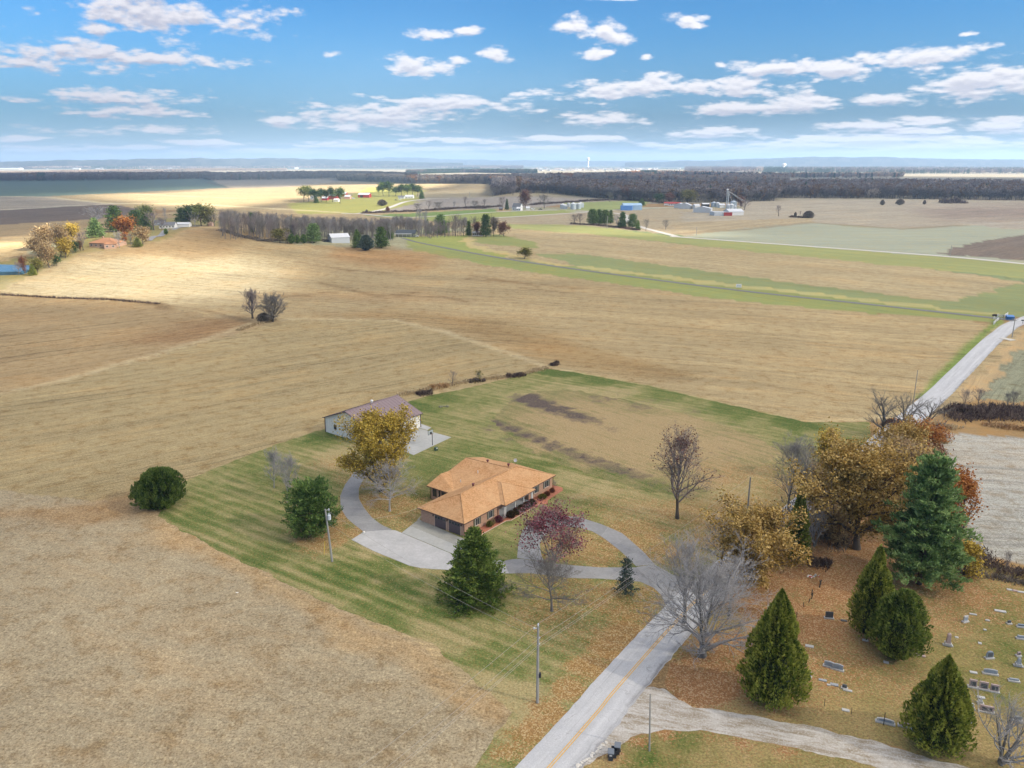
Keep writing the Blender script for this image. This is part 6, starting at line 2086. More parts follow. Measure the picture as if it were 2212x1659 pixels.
thicket('weeds', 'F', [(1390, 738), (1500, 722)], 2.2, 1.2, 70, 'orangegrass', 'orange dry weeds beside the dark bush on the field edge', 93, .6, cat='weeds')
thicket('weeds', 'F', [(230, 388), (330, 352), (460, 322)], 2.0, 1.0, 40, 'straw', 'pale weeds beside the pair of bare trees', 94, .7, cat='weeds')
thicket('bush', 'F', [(1310, 775), (1350, 768), (1400, 765)], 2.6, 2.0, 260, 'bramble', 'dark mauve bush on the field edge just behind the barn', 95, .5, cat='bush')
thicket('bush', 'F', [(1620, 696), (1720, 688)], 2.0, 1.2, 130, 'bramble', 'low brown bush at the foot of the yellow-leaved sapling', 96, .5, cat='bush')
thicket('bush', 'F', [(1850, 668), (1900, 664), (1960, 656)], 2.0, 1.5, 130, 'bramble', 'brown bush on the field edge, right of the saplings', 97, .5, cat='bush')
thicket('bush', 'F', [(2120, 600), (2160, 590)], 1.6, 1.6, 160, 'bramble', 'small brown bush at the corner of the green strip', 98, .5, cat='bush')
thicket('hedgerow', 'm', [(830, 408), (1100, 398), (1400, 388), (1700, 368), (1900, 352), (2212, 352)], 7, 2.6, 22, 'bramble', 'dark hedgerow along the green strip, left of the white farmhouse', 99, 1.6)
thicket('hedgerow', 'n', [(0, 640), (200, 640), (380, 625)], 7, 3.0, 20, 'bramble', 'dark hedgerow continuing to the columnar conifer', 100, 1.6)
thicket('hedgerow', 'n', [(700, 610), (1000, 590), (1300, 570), (1600, 555), (1900, 560), (2200, 590)], 8, 3.2, 18, 'bramble', 'dark hedgerow behind the grain bins', 101, 1.8)
thicket('undergrowth', 'L', [(1430, 520), (1550, 560), (1700, 592), (2212, 590)], 4, 2.0, 26, 'bush', 'mauve undergrowth along the front of the grey grove', 102, 1.0)
thicket('undergrowth', 'n', [(1150, 820), (1400, 832), (1700, 860), (1900, 890)], 5, 1.6, 26, 'bramble', 'dark undergrowth below the clump by the far road', 103, 1.1)
thicket('thicket', 'r', [(1550, 742), (1700, 750), (1800, 750)], 5, 2.0, 26, 'bramble', 'low dark thicket line in the pale field', 104, 1.4)
thicket('thicket', 's', [(1290, 590), (1420, 590), (1550, 588)], 14, 11, 22, 'bramble', 'dark copse jutting from the far wood', 105, 3.0, cat='copse')
thicket('weeds', 'P', [(0, 637), (120, 644), (240, 648), (345, 657)], 1.6, .8, 14, 'bramble', 'brown weeds in the gully at the foot of the lit hill', 106, .8, cat='weeds')

# ------------------------------------------------------------------ the brick house
HP = Vector((-7.87, 119.03, 0))
HA = R(52.62)
house = empty('brick_house', HP, 'long brick ranch house with an orange-brown shingle roof and two garage doors', 'house', None, HA)


def brick_material():
    m = bpy.data.materials.new('brick')
    m.use_nodes = True
    t = NT(m.node_tree)
    g = t.new('ShaderNodeTexCoord')
    sp = t.new('ShaderNodeSeparateXYZ')
    t.lk(g.outputs['Object'], sp.inputs[0])
    cb = t.new('ShaderNodeCombineXYZ')
    t.lk(t.math('ADD', sp.outputs[0], sp.outputs[1]), cb.inputs[0])
    t.lk(sp.outputs[2], cb.inputs[1])
    br = t.new('ShaderNodeTexBrick')
    t.lk(cb.outputs[0], br.inputs['Vector'])
    br.inputs['Scale'].default_value = 1.0
    br.inputs['Brick Width'].default_value = .24
    br.inputs['Row Height'].default_value = .082
    br.inputs['Mortar Size'].default_value = .010
    br.inputs['Color1'].default_value = (.40, .19, .12, 1)
    br.inputs['Color2'].default_value = (.54, .30, .19, 1)
    br.inputs['Mortar'].default_value = (.46, .37, .30, 1)
    n = t.noise(g.outputs['Object'], 2.5, 4, .6)
    c = t.mix(t.map(n, .35, .65, 0, .5), br.outputs[0], (.58, .38, .25))
    b = t.new('ShaderNodeBsdfPrincipled')
    b.inputs['Roughness'].default_value = .9
    t.lk(c, b.inputs['Base Color'])
    o = t.new('ShaderNodeOutputMaterial')
    t.lk(b.outputs[0], o.inputs[0])
    return m


def shingle_material(name, c1, c2, c3):
    m = bpy.data.materials.new(name)
    m.use_nodes = True
    t = NT(m.node_tree)
    g = t.new('ShaderNodeTexCoord')
    n1 = t.noise(g.outputs['Object'], 3.0, 2, .9)
    n3 = t.noise(g.outputs['Object'], .35, 4, .6)
    vo = t.new('ShaderNodeTexVoronoi')
    vo.inputs['Scale'].default_value = 4.2
    t.lk(t.scale(g.outputs['Object'], (1, 1, 2.2)), vo.inputs['Vector'])
    s = t.new('ShaderNodeSeparateColor')
    t.lk(vo.outputs['Color'], s.inputs[0])
    f = t.math('ADD', t.math('MULTIPLY', s.outputs[0], .6), t.math('MULTIPLY', n1, .4))
    c = t.mix(t.map(f, .25, .75), c1, c2)
    c = t.mix(t.map(n3, .40, .65, 0, .5), c, c3)
    sp = t.new('ShaderNodeSeparateXYZ')
    t.lk(g.outputs['Object'], sp.inputs[0])
    w_ = t.math('FRACT', t.math('MULTIPLY', sp.outputs[2], 14.0))
    c = t.mix(t.map(w_, .0, .18, .35, 0), c, t.mix(1.0, c, (.6, .55, .5), 'MULTIPLY'))
    b = t.new('ShaderNodeBsdfPrincipled')
    b.inputs['Roughness'].default_value = .95
    b.inputs['Specular IOR Level'].default_value = .1
    t.lk(c, b.inputs['Base Color'])
    o = t.new('ShaderNodeOutputMaterial')
    t.lk(b.outputs[0], o.inputs[0])
    return m


m_brick = brick_material()
m_roof = shingle_material('orange_shingles', (.42, .225, .10), (.57, .33, .165), (.62, .40, .22))
m_trim = mat('brown_trim', (.12, .065, .045), .6, .1, 3)
m_white = mat('white_paint', (.78, .77, .74), .6, .05, 3)
m_gdoor = mat('garage_door_brown', (.115, .085, .09), .55, .08, 3)
m_glass = mat('window_glass', (.035, .045, .05), .08, 0, 1, spec=.6)
m_shut = mat('olive_shutter', (.14, .135, .10), .7, .1, 4)
m_brickl = mat('light_brick_trim', (.55, .38, .28), .9, .15, 4)
EZ = 2.55
OV = .42
wb = MB()
# main block, garage end at u = OV; openings are set proud of the wall
U0, U1, V0, V1 = OV, 26.6 - OV, OV, 10.65 - OV
wb.box(U0, V0, 0, 9.86, V1, EZ)
wb.box(9.862, 2.3, 0, 18.54, V1, EZ - .004)
wb.box(18.542, V0, 0, U1, V1, EZ)
wb.box(8 + OV, V1 + .002, 0, 24.6, 15.3, EZ)
wall = wb.build('wall', m_brick, house)
# roof: one closed shape of slopes
RZ, AP = 4.72, 5.32
rf = MB()


def slab_roof(faces, th=.16):
    for f in faces:
        n = len(f)
        top = [Vector(p) for p in f]
        bot = [p - Vector((0, 0, th)) for p in top]
        rf.poly(top + bot, [tuple(range(n)), tuple(range(n, 2 * n))[::-1]] + [(i, n + i, n + (i + 1) % n, (i + 1) % n) for i in range(n)])


E_ = EZ + .05
slab_roof([
    [(0, 0, E_), (26.6, 0, E_), (26.6 - AP, AP, RZ), (AP, AP, RZ)],
    [(0, 10.65, E_), (0, 0, E_), (AP, AP, RZ)],
    [(26.6, 0, E_), (26.6, 10.65, E_), (26.6 - AP, AP, RZ)],
    [(26.6, 10.65, E_), (0, 10.65, E_), (AP, AP, RZ), (26.6 - AP, AP, RZ)],
])
# front wing over the porch
PZ = E_ + 4.45 * (RZ - E_) / AP
slab_roof([
    [(9.8, -.98, E_ + .012), (18.72, -.98, E_ + .012), (14.26, 3.5, PZ + .03)],
    [(9.8, -.98, E_ + .012), (14.26, 3.5, PZ + .03), (14.26, 4.7, PZ + .03), (9.8, .1, E_ + .012)],
    [(18.72, -.98, E_ + .012), (18.72, .1, E_ + .012), (14.26, 4.7, PZ + .03), (14.26, 3.5, PZ + .03)],
])
# rear wing
k1, k2 = (18.7, 15.6, 4.92), (19.9, 5.5, 4.80)
slab_roof([
    [(8, 9.0, E_), (8, 16, E_), (11.8, 15.9, 3.75)],
    [(8, 9.0, E_), (11.8, 15.9, 3.75), (14.3, 15.8, 3.60)],
    [(8, 9.0, E_), (14.3, 15.8, 3.60), k1, k2, (8.05, 5.5, E_ - .05)],
    [k1, (25.6, 14.6, E_), (26.3, 10.4, E_), (22.2, 5.6, 4.5), k2],
    [(8, 16, E_), (11.8, 15.9, 3.75), (11.9, 16.6, E_)],
    [(11.9, 16.6, E_), (11.8, 15.9, 3.75), (14.3, 15.8, 3.60), (15, 17.4, E_)],
    [(15, 17.4, E_), (14.3, 15.8, 3.60), k1, (25.6, 17.0, E_)],
    [(25.6, 17.0, E_), k1, (25.6, 14.6, E_)],
])
roof = rf.build('roof', m_roof, house)
# ridge and hip caps, visible as thicker lines
cp = MB()
for a, b in (((0, 0, E_), (AP, AP, RZ)), ((0, 10.65, E_), (AP, AP, RZ)), ((AP, AP, RZ), (21.28, AP, RZ)), ((26.6, 0, E_), (21.28, AP, RZ)), ((9.8, -.98, E_), (14.26, 3.5, PZ)), ((18.72, -.98, E_), (14.26, 3.5, PZ)), (k1, k2)):
    cp.tube([Vector(a) + Vector((0, 0, .01)), Vector(b) + Vector((0, 0, .03))], .09, 6)
cp.build('ridge_cap', m_roof, roof)
# gutters and fascia round the eaves
gt = MB()


def rail(a, b, r=.075):
    gt.tube([a, b], r, 6)


for a, b in (((0, 0), (0, 10.65)), ((0, 0), (9.8, 0)), ((9.8, -.98), (18.72, -.98)), ((18.72, 0), (26.6, 0)), ((9.8, -.98), (9.8, 0)), ((18.72, -.98), (18.72, 0)), ((26.6, 0), (26.6, 10.65)), ((8, 10.65), (8, 16))):
    rail((a[0], a[1], E_ - .10), (b[0], b[1], E_ - .10), .095)
gt.build('gutter', m_trim, house)
for (u, v) in ((.34, .34), (9.35, .34), (26.3, .34), (8.25, 15.35), (18.6, -.5)):
    d_ = MB()
    d_.tube([(u, v, E_ - .12), (u, v, .1), (u + .15, v - .25, .04)], .055, 6)
    d_.build('downspout', m_trim, house)
sf = MB()
sf.box(9.88, -.9, E_ - .30, 18.52, 2.28, E_ - .19)
sf.build('porch_ceiling', m_white, house)


def local_box(name, m, x0, y0, z0, x1, y1, z1, parent=house, label=None):
    b_ = MB()
    b_.box(x0, y0, z0, x1, y1, z1)
    o_ = b_.build(name, m, parent)
    if label:
        o_['label'] = label
    return o_


# garage doors on the end wall (u = U0), three sections of panels each
for (v0, v1) in ((1.25, 3.72), (4.45, 6.93)):
    local_box('door_surround', m_brickl, U0 - .05, v0 - .18, 0, U0 - .002, v1 + .18, 2.3)
    d_ = local_box('garage_door', m_gdoor, U0 - .075, v0, .03, U0 - .052, v1, 2.14)
    for s in range(4):
        for c_ in range(4):
            w_ = (v1 - v0) / 4
            local_box('door_panel', m_glass if s == 3 else m_gdoor, U0 - .092, v0 + c_ * w_ + .08, .08 + s * .52, U0 - .077, v0 + (c_ + 1) * w_ - .08, .08 + s * .52 + .40, d_)
for v in (.95, 4.08, 7.25):
    lm = local_box('wall_lamp', m_trim, U0 - .22, v - .09, 1.85, U0 - .004, v + .09, 2.1)


def front_window(u0, u1, z0, z1, shutters=True, v=V0):
    w_ = local_box('window', m_white, u0, v - .05, z0, u1, v - .003, z1)
    local_box('pane', m_glass, u0 + .06, v - .065, z0 + .06, (u0 + u1) / 2 - .03, v - .052, z1 - .06, w_)
    local_box('pane', m_glass, (u0 + u1) / 2 + .03, v - .065, z0 + .06, u1 - .06, v - .052, z1 - .06, w_)
    local_box('window_sill', m_brickl, u0 - .1, v - .12, z0 - .09, u1 + .1, v - .003, z0 - .005, w_)
    if shutters:
        local_box('shutter', m_shut, u0 - .48, v - .06, z0 - .02, u0 - .04, v - .003, z1 + .02)
        local_box('shutter', m_shut, u1 + .04, v - .06, z0 - .02, u1 + .48, v - .003, z1 + .02)


front_window(3.3, 4.3, .85, 2.15)
front_window(6.9, 7.9, .85, 2.15)
front_window(20.3, 21.3, .85, 2.15)
front_window(23.6, 24.8, .85, 2.15)
# wing windows facing the garage side (u = 8 + OV)
for (v0, v1) in ((11.1, 12.7), (13.0, 13.4), (13.9, 14.9)):
    x = 8 + OV
    w_ = local_box('window', m_trim, x - .05, v0, .7, x - .003, v1, 2.2)
    local_box('pane', m_glass, x - .065, v0 + .06, .76, x - .052, v1 - .06, 2.14, w_)
local_box('wall_pier', m_brickl, 8 + OV - .10, 13.45, 0, 8 + OV - .002, 13.8, EZ)
# porch: floor, recessed dark door, column row
pf = local_box('porch_floor', mat('porch_concrete', (.50, .52, .54), .85, .12, .6), 9.9, -.55, 0, 18.5, 2.29, .16)
dr_ = local_box('front_door', mat('dark_red_door', (.10, .03, .025), .5), 16.0, 2.24, .165, 17.0, 2.297, 2.25)
local_box('door_handle', m_trim, 16.08, 2.20, 1.05, 16.14, 2.237, 1.2, dr_)
front_window(13.4, 14.9, .6, 2.2, False, 2.3)
front_window(10.8, 12.3, .6, 2.2, False, 2.3)
for u in (10.15, 10.45, 13.2, 15.75, 18.15, 18.42):
    c_ = MB()
    c_.box(u - .13, -.62, .165, u + .13, -.36, .32)
    c_.box(u - .09, -.58, .32, u + .09, -.40, EZ - .30)
    c_.box(u - .13, -.62, EZ - .30, u + .13, -.36, EZ - .15)
    c_.build('porch_column', m_white, house)
# roof vents and dish
for (u, v, z) in ((19.7, 11.0, 4.78), (20.9, 6.9, 4.62), (10.1, 6.55, 4.30), (15.8, 10.2, 4.0), (11.9, 11.1, 3.2)):
    c_ = MB()
    big = z > 4.2
    c_.lathe([(.16 if big else .06, -.2), (.16 if big else .06, .28), (.26 if big else .07, .30), (.26 if big else .07, .45), (.05, .52)], 10)
    c_.build('roof_vent', mat('vent_maroon', (.16, .05, .055), .5) if big else m_white, house, (u, v, z))
ds = MB()
ds.lathe([(.02, 0), (.18, .03), (.34, .11), (.36, .13), (.34, .12), (.17, .05), (.02, .02)], 16)
dsh = ds.build('satellite_dish', mat('dish_grey', (.66, .68, .70), .4), house, (24.6, 8.0, 4.35))
dsh.rotation_euler = (R(70), 0, R(-80))
c_ = MB()
c_.tube([(24.6, 8.1, 3.2), (24.65, 8.05, 4.4)], .03, 6)
c_.build('dish_mast', m_trim, house)

# mulch bed along the front, with its edging
M3 = house.matrix_basis.copy()
from mathutils import Matrix
HM = Matrix.Translation(HP) @ Matrix.Rotation(HA, 4, 'Z')


def HL(u, v, z=0):
    return HM @ Vector((u, v, z))


m_mulch = mat('red_mulch', (.42, .165, .10), .95, .3, 3, .05)
bed = MB()
bp = [(1.0, V0 - .01), (1.0, -1.5), (4.5, -1.5), (9.2, -1.55), (9.9, -2.1), (18.4, -2.1), (19.6, -3.1), (21, -2.2), (26.4, -1.9), (27.4, -1.1), (27.4, .9), (26.4, 1.6), (26.3, V0 - .01), (18.7, V0 - .01), (18.7, -.57), (9.85, -.57), (9.85, V0 - .01)]
bed.prism([tuple(HL(u, v)[:2]) for u, v in bp], -.05, .055)
tag(bed.build('mulch_bed', m_mulch), kind='structure')
eg = MB()
ep = [HL(u, v, .10) for u, v in bp[1:6]]
for a, b in zip(ep[:-1], ep[1:]):
    eg.tube([a, b], .07, 5)
tag(eg.build('bed_edging', mat('pale_edging', (.55, .42, .32), .9, .1, 2)), kind='structure')


def shrub(u, v, dia, h, col_, label, kind='egg', n=1700, size=.14, group=None):
    p = HL(u, v, .05)
    if kind == 'bare':
        parts = bare_meshes(int(u * 31), h, dia, bark_mauve, bark_mauve, trunk=.02, limbs=14, up=.4, kids=(6, 5, 3), multi=4, levels=2, twigr=.012)
    else:
        parts = [q for q in conifer_meshes(int(u * 37) + 300, h, dia, 'dome', LEAF[col_], n, size) if q[0] != 'trunk']
    return place_tree('shrub', parts, p, label, 'shrub', group, u)


for i, (u, lab) in enumerate(((11.0, 'first clipped dark round shrub of the porch row, at the left column'), (12.55, 'second clipped round shrub of the porch row'), (14.1, 'middle clipped round shrub of the porch row'),
                              (15.6, 'fourth clipped round shrub of the porch row'), (17.1, 'last clipped dark round shrub of the porch row, by the front door'))):
    shrub(u, -1.3, 1.65, 1.25, 'shrubred', lab, group='clipped shrubs in front of the porch')
shrub(8.2, -.7, 1.5, 1.15, 'maroon', 'maroon shrub left of the porch columns')
shrub(5.9, -.6, 1.2, 1.0, 'olive', 'pale olive shrub near the garage corner', n=900)
shrub(7.0, -.55, .7, .9, 'straw', 'small cream-flowered plant between two front shrubs', n=350)
shrub(20.9, -1.0, 1.7, .8, 'olive', 'low olive-brown shrub right of the porch')
shrub(22.6, -.9, 1.2, .7, 'rust', 'low russet shrub beneath the right-hand windows')
shrub(24.4, -.8, 1.0, .8, 'rust', 'small orange-brown shrub at the right end of the bed')
shrub(27.1, .5, 1.5, 1.2, '', 'bare mauve shrub at the right corner of the house', 'bare')
shrub(18.1, -1.5, 1.2, 1.1, '', 'bare grey shrub beside the front step', 'bare')
shrub(9.35, -.95, .9, 1.1, '', 'bare twiggy shrub at the left porch column', 'bare')

# ------------------------------------------------------------------ the metal barn
BPp = Vector((-43.0, 172.7, 0))
barn = empty('metal_barn', BPp, 'cream metal barn with a mauve-brown gable roof behind the golden tree', 'barn', None, R(52.6))
m_cream = mat('cream_metal', (.86, .83, .75), .5, .03, .5, spec=.3)
m_mauve = mat('mauve_metal_roof', (.225, .165, .172), .42, .08, .3, spec=.5)
BL_, BWd, BE, BR = 15.6, 15.2, 3.55, 6.35
wbm = MB()
ft = [(0, 0, 0), (0, -BWd, 0), (0, -BWd, BE), (0, -BWd / 2, BR - .12), (0, 0, BE)]
bk = [(BL_, y, z) for (_, y, z) in ft]
wbm.poly(ft + bk, [(0, 1, 2, 3, 4), (5, 9, 8, 7, 6), (0, 5, 6, 1), (1, 6, 7, 2), (0, 4, 9, 5)])
wbm.build('wall', m_cream, barn)
rb = MB()
sl_ = (BR - BE) / (BWd / 2)
for s_ in (0, 1):
    y0, z0 = (.45, BE - .45 * sl_) if s_ == 0 else (-BWd - .45, BE - .45 * sl_)
    p = [(-.4, y0, z0), (BL_ + .4, y0, z0), (BL_ + .4, -BWd / 2, BR), (-.4, -BWd / 2, BR)]
    rb.poly(p + [(a, b, c_ + .12) for a, b, c_ in p], [(3, 2, 1, 0), (4, 5, 6, 7), (0, 1, 5, 4), (1, 2, 6, 5), (2, 3, 7, 6), (3, 0, 4, 7)])
    for i in range(18):       # standing ribs
        x = -.3 + i * (BL_ + .6) / 17
        rb.tube([(x, y0, z0 + .14), (x, -BWd / 2, BR + .14)], .022, 4)
broof = rb.build('roof', m_mauve, barn)
rc = MB()
rc.tube([(-.42, -BWd / 2, BR + .13), (BL_ + .42, -BWd / 2, BR + .13)], .13, 6)
rc.build('ridge_cap', m_mauve, broof)
tb = MB()
m_btrim = mat('dark_mauve_trim', (.075, .05, .055), .5)
for (x, y) in ((0, 0), (0, -BWd), (BL_, -BWd), (BL_, 0)):
    tb.box(x - .09, y - .09, 0, x + .09, y + .09, BE)
tb.build('corner_trim', m_btrim, barn)
tb = MB()
tb.tube([(-.42, .45, BE - .12), (-.42, -BWd / 2, BR + .05), (-.42, -BWd - .45, BE - .12)], .08, 5)
tb.tube([(-.4, -BWd - .5, BE - .14), (BL_ + .4, -BWd - .5, BE - .14)], .08, 5)
tb.build('fascia', m_btrim, barn)
# cladding ribs
for i in range(19):
    y = -.4 - i * (BWd - .8) / 18
    b_ = MB()
    zt = BE + (BR - BE) * (1 - abs(y + BWd / 2) / (BWd / 2)) - .25
    b_.box(-.022, y - .02, .05, -.002, y + .02, zt)
    b_.build('siding_rib', m_cream, barn)
for i in range(16):
    x = .5 + i * (BL_ - 1) / 15
    b_ = MB()
    b_.box(x - .02, -BWd - .022, .05, x + .02, -BWd - .002, BE - .1)
    b_.build('siding_rib', m_cream, barn)


def bbox_(name, m, x0, y0, z0, x1, y1, z1, parent=barn):
    b_ = MB()
    b_.box(x0, y0, z0, x1, y1, z1)
    return b_.build(name, m, parent)


wn = bbox_('window', m_btrim, -.07, -3.9, 1.35, -.024, -3.0, 2.35)
bbox_('pane', m_glass, -.085, -3.8, 1.42, -.072, -3.48, 2.28, wn)
bbox_('pane', m_glass, -.085, -3.42, 1.42, -.072, -3.1, 2.28, wn)
for x0 in (1.6, 5.6, 9.6):
    dd_ = bbox_('garage_door', m_white, x0, -BWd - .07, .02, x0 + 3.2, -BWd - .024, 2.9)
    for k in range(4):
        bbox_('door_panel', m_white, x0 + .1, -BWd - .085, .1 + k * .7, x0 + 3.1, -BWd - .072, .1 + k * .7 + .6, dd_)
vt = MB()
vt.lathe([(.25, -.2), (.25, .3), (.4, .35), (.3, .55), (.05, .62)], 12)
vt.build('roof_vent', m_white, barn, (8.2, -BWd / 2 + .6, BR + .1))

# ------------------------------------------------------------------ farm buildings further off
m_ww = mat('white_wall', (.74, .74, .72), .7, .05, .3)
m_gw = mat('grey_white_wall', (.55, .58, .60), .6, .05, .3)
m_wr = mat('white_metal_roof', (.66, .68, .70), .45, .06, .3, spec=.5)
m_red = mat('barn_red', (.33, .035, .03), .7, .12, .5)
m_redr = mat('red_roof', (.40, .06, .05), .6, .12, .5)
m_gr = mat('grey_shingle_roof', (.16, .165, .18), .8, .15, .5)
m_dr = mat('dark_blue_grey_roof', (.065, .08, .095), .7, .12, .5)
m_or = mat('orange_tile_roof', (.50, .25, .13), .8, .15, .6)
m_blue = mat('blue_metal', (.10, .24, .55), .5, .06, .5)
m_bluel = mat('pale_blue_metal_roof', (.36, .52, .68), .45, .06, .5)
m_galv = mat('galvanised_steel', (.56, .60, .62), .38, .10, .8, metal=.35, spec=.5)
m_galvd = mat('galvanised_steel_blue', (.40, .47, .52), .4, .10, .8, metal=.35, spec=.5)
m_dark = mat('dark_opening', (.03, .03, .035), .6)
m_olive = mat('olive_siding', (.28, .29, .22), .8, .1, .5)
m_brown = mat('brown_wall', (.20, .14, .10), .8, .15, .5)
m_bk = mat('pale_brick_wall', (.50, .33, .24), .9, .12, .6)


def building(name, crop, x, y, wpx, depth, hw, hr, rz, mw, mr, label, hip=False, doors=(), wins=0, cat=None, chimney=False, overhang=.35, wend=0):
    """Gabled (or hipped) building: base centre of its front at crop (x, y); ridge along local x."""
    p = GK(crop, x, y)
    W = wpx * CROPS[crop][2] * mpp(p)
    L = W
    e = empty(name, p, label, cat or name.split('_')[-1], None, rz)
    a, b = -L / 2, L / 2
    m_ = MB()
    if hip:
        m_.box(a, 0, -.6, b, depth, hw)
    else:
        f = [(a, 0, -.6), (b, 0, -.6), (b, 0, hw), (a, 0, hw)]
        m_.poly([(a, 0, -.6), (a, depth, -.6), (a, depth, hw), (a, depth / 2, hr - .1), (a, 0, hw), (b, 0, -.6), (b, depth, -.6), (b, depth, hw), (b, depth / 2, hr - .1), (b, 0, hw)],
                [(0, 1, 2, 3, 4)[::-1], (5, 6, 7, 8, 9), (0, 5, 9, 4), (1, 2, 7, 6), (0, 1, 6, 5)])
    m_.build('wall', mw, e)
    r_ = MB()
    o_ = overhang
    s_ = (hr - hw) / (depth / 2)
    if hip:
        k = min(depth / 2, L / 2 - .1)
        z0 = hw - .05
        P_ = [(a - o_, -o_, z0), (b + o_, -o_, z0), (b + o_, depth + o_, z0), (a - o_, depth + o_, z0), (a + k, depth / 2, hr), (b - k, depth / 2, hr)]
        r_.poly(P_, [(0, 1, 5, 4), (1, 2, 5), (2, 3, 4, 5), (3, 0, 4), (0, 3, 2, 1)])
    else:
        for sg in (0, 1):
            y0 = -o_ if sg == 0 else depth + o_
            z0 = hw - o_ * s_
            P_ = [(a - o_, y0, z0), (b + o_, y0, z0), (b + o_, depth / 2, hr), (a - o_, depth / 2, hr)]
            r_.poly(P_ + [(q[0], q[1], q[2] + .15) for q in P_], [(3, 2, 1, 0), (4, 5, 6, 7), (0, 1, 5, 4), (1, 2, 6, 5), (2, 3, 7, 6), (3, 0, 4, 7)])
    ro = r_.build('roof', mr, e)
    if chimney:
        c_ = MB()
        c_.box(a + L * .3, depth * .45, hw, a + L * .3 + .9, depth * .45 + .7, hr + .9)
        c_.build('chimney', m_bk, ro)
    for (u0, u1, z1, m__) in doors:
        c_ = MB()
        c_.box(a + L * u0, -.08, 0, a + L * u1, -.004, z1)
        c_.build('door', m__, e)
    for i in range(wins):
        u = a + L * (i + .5) / wins
        c_ = MB()
        c_.box(u - .6, -.07, .95, u + .6, -.004, 2.1)
        w__ = c_.build('window', m_ww if mw != m_ww else m_trim, e)
        c_ = MB()
        c_.box(u - .5, -.09, 1.05, u + .5, -.072, 2.0)
        c_.build('pane', m_glass, w__)
    for i in range(wend):
        v = depth * (i + .5) / wend
        c_ = MB()
        c_.box(a - .07, v - .55, .95, a - .004, v + .55, 2.1)
        c_.build('window', m_glass, e)
    return e


building('farmhouse', 'L', 655, 634, 175, 13, 3.0, 5.8, R(-14), m_bk, m_or, 'pale brick farmhouse with an orange roof left of the lit hill', hip=True, wins=5, cat='house', chimney=True)
building('farmhouse_wing', 'L', 716, 640, 70, 9, 3.0, 5.0, R(20), m_bk, m_or, 'small right wing building of the orange-roofed farmhouse', hip=True, wins=2, cat='house')
building('white_house', 'L', 1082, 508, 95, 10, 3.0, 5.4, R(8), m_ww, m_gr, 'white ranch house with a grey roof on the hilltop', wins=5, cat='house')
building('white_shed', 'L', 1185, 500, 80, 8, 2.8, 4.2, R(4), m_ww, m_wr, 'long white shed right of the hilltop ranch house', cat='shed')
building('grey_house', 'L', 1030, 488, 60, 8, 2.8, 4.8, R(8), m_gw, m_gr, 'small grey house behind the white hilltop ranch house', cat='house')
building('tan_shed', 'L', 1362, 494, 24, 5, 2.6, 4.2, R(0), m_bk, m_bk, 'tiny tan outbuilding at the end of the hilltop clump', cat='shed')
building('pole_barn', 'm', 600, 735, 200, 13, 4.0, 6.2, R(24), m_gw, m_wr, 'pale blue-white metal barn left of the spruce clump', cat='barn')
building('ranch_house', 'm', 1315, 668, 215, 10, 2.9, 5.2, R(-4), m_olive, m_dr, 'low house with a dark blue-grey roof and white porch at the head of the lane', wins=4, cat='house')
pp = GK('m', 1290, 668)
pc_ = empty('porch_canopy', pp, 'white flat porch roof on posts in front of the dark-roofed house', 'porch', None, R(-4))
c_ = MB()
c_.box(-7, -2.6, 2.5, 7, -.1, 2.75)
c_.build('porch_roof', m_wr, pc_)
for i in range(5):
    c_ = MB()
    c_.box(-6.8 + i * 3.4 - .1, -2.5, 0, -6.8 + i * 3.4 + .1, -2.3, 2.5)
    c_.build('post', m_ww, pc_)


def vehicle(crop, x, y, rz, body, label, kind='van', L=5.2):
    """Small vehicle: body, cabin glass, four wheels."""
    p = GK(crop, x, y)
    e = empty(kind, p, label, kind, None, rz)
    m_ = MB()
    if kind == 'van':
        prof = [(-L / 2, .35), (L / 2, .35), (L / 2, 1.1), (L / 2 - 1.0, 1.25), (L / 2 - 1.7, 2.1), (-L / 2, 2.15)]
    elif kind == 'pickup_truck':
        prof = [(-L / 2, .45), (L / 2, .45), (L / 2, 1.05), (L / 2 - 1.3, 1.2), (L / 2 - 1.9, 1.85), (L / 2 - 3.1, 1.85), (L / 2 - 3.3, 1.15), (-L / 2, 1.15)]
    else:
        prof = [(-L / 2, .35), (L / 2, .35), (L / 2, .85), (L / 2 - 1.2, 1.0), (L / 2 - 1.9, 1.45), (-L / 2 + .9, 1.45), (-L / 2 + .2, 1.0), (-L / 2, .9)]
    n = len(prof)
    m_.poly([(x_, -.9, z_) for x_, z_ in prof] + [(x_, .9, z_) for x_, z_ in prof], [tuple(range(n)), tuple(range(n, 2 * n))[::-1]] + [(i, n + i, n + (i + 1) % n, (i + 1) % n) for i in range(n)])
    m_.build('body', body, e)
    m_ = MB()
    zt = max(q[1] for q in prof)
    m_.box(-L * .05, -.92, zt - .6, L * .17, .92, zt - .15)
    m_.build('side_window', m_glass, e)
    for sx in (-1, 1):
        for sy in (-1, 1):
            m_ = MB()
            m_.tube([(sx * L * .31, sy * .80, .34), (sx * L * .31, sy * .96, .34)], .34, 12)
            m_.build('wheel', m_dark, e)
    return e


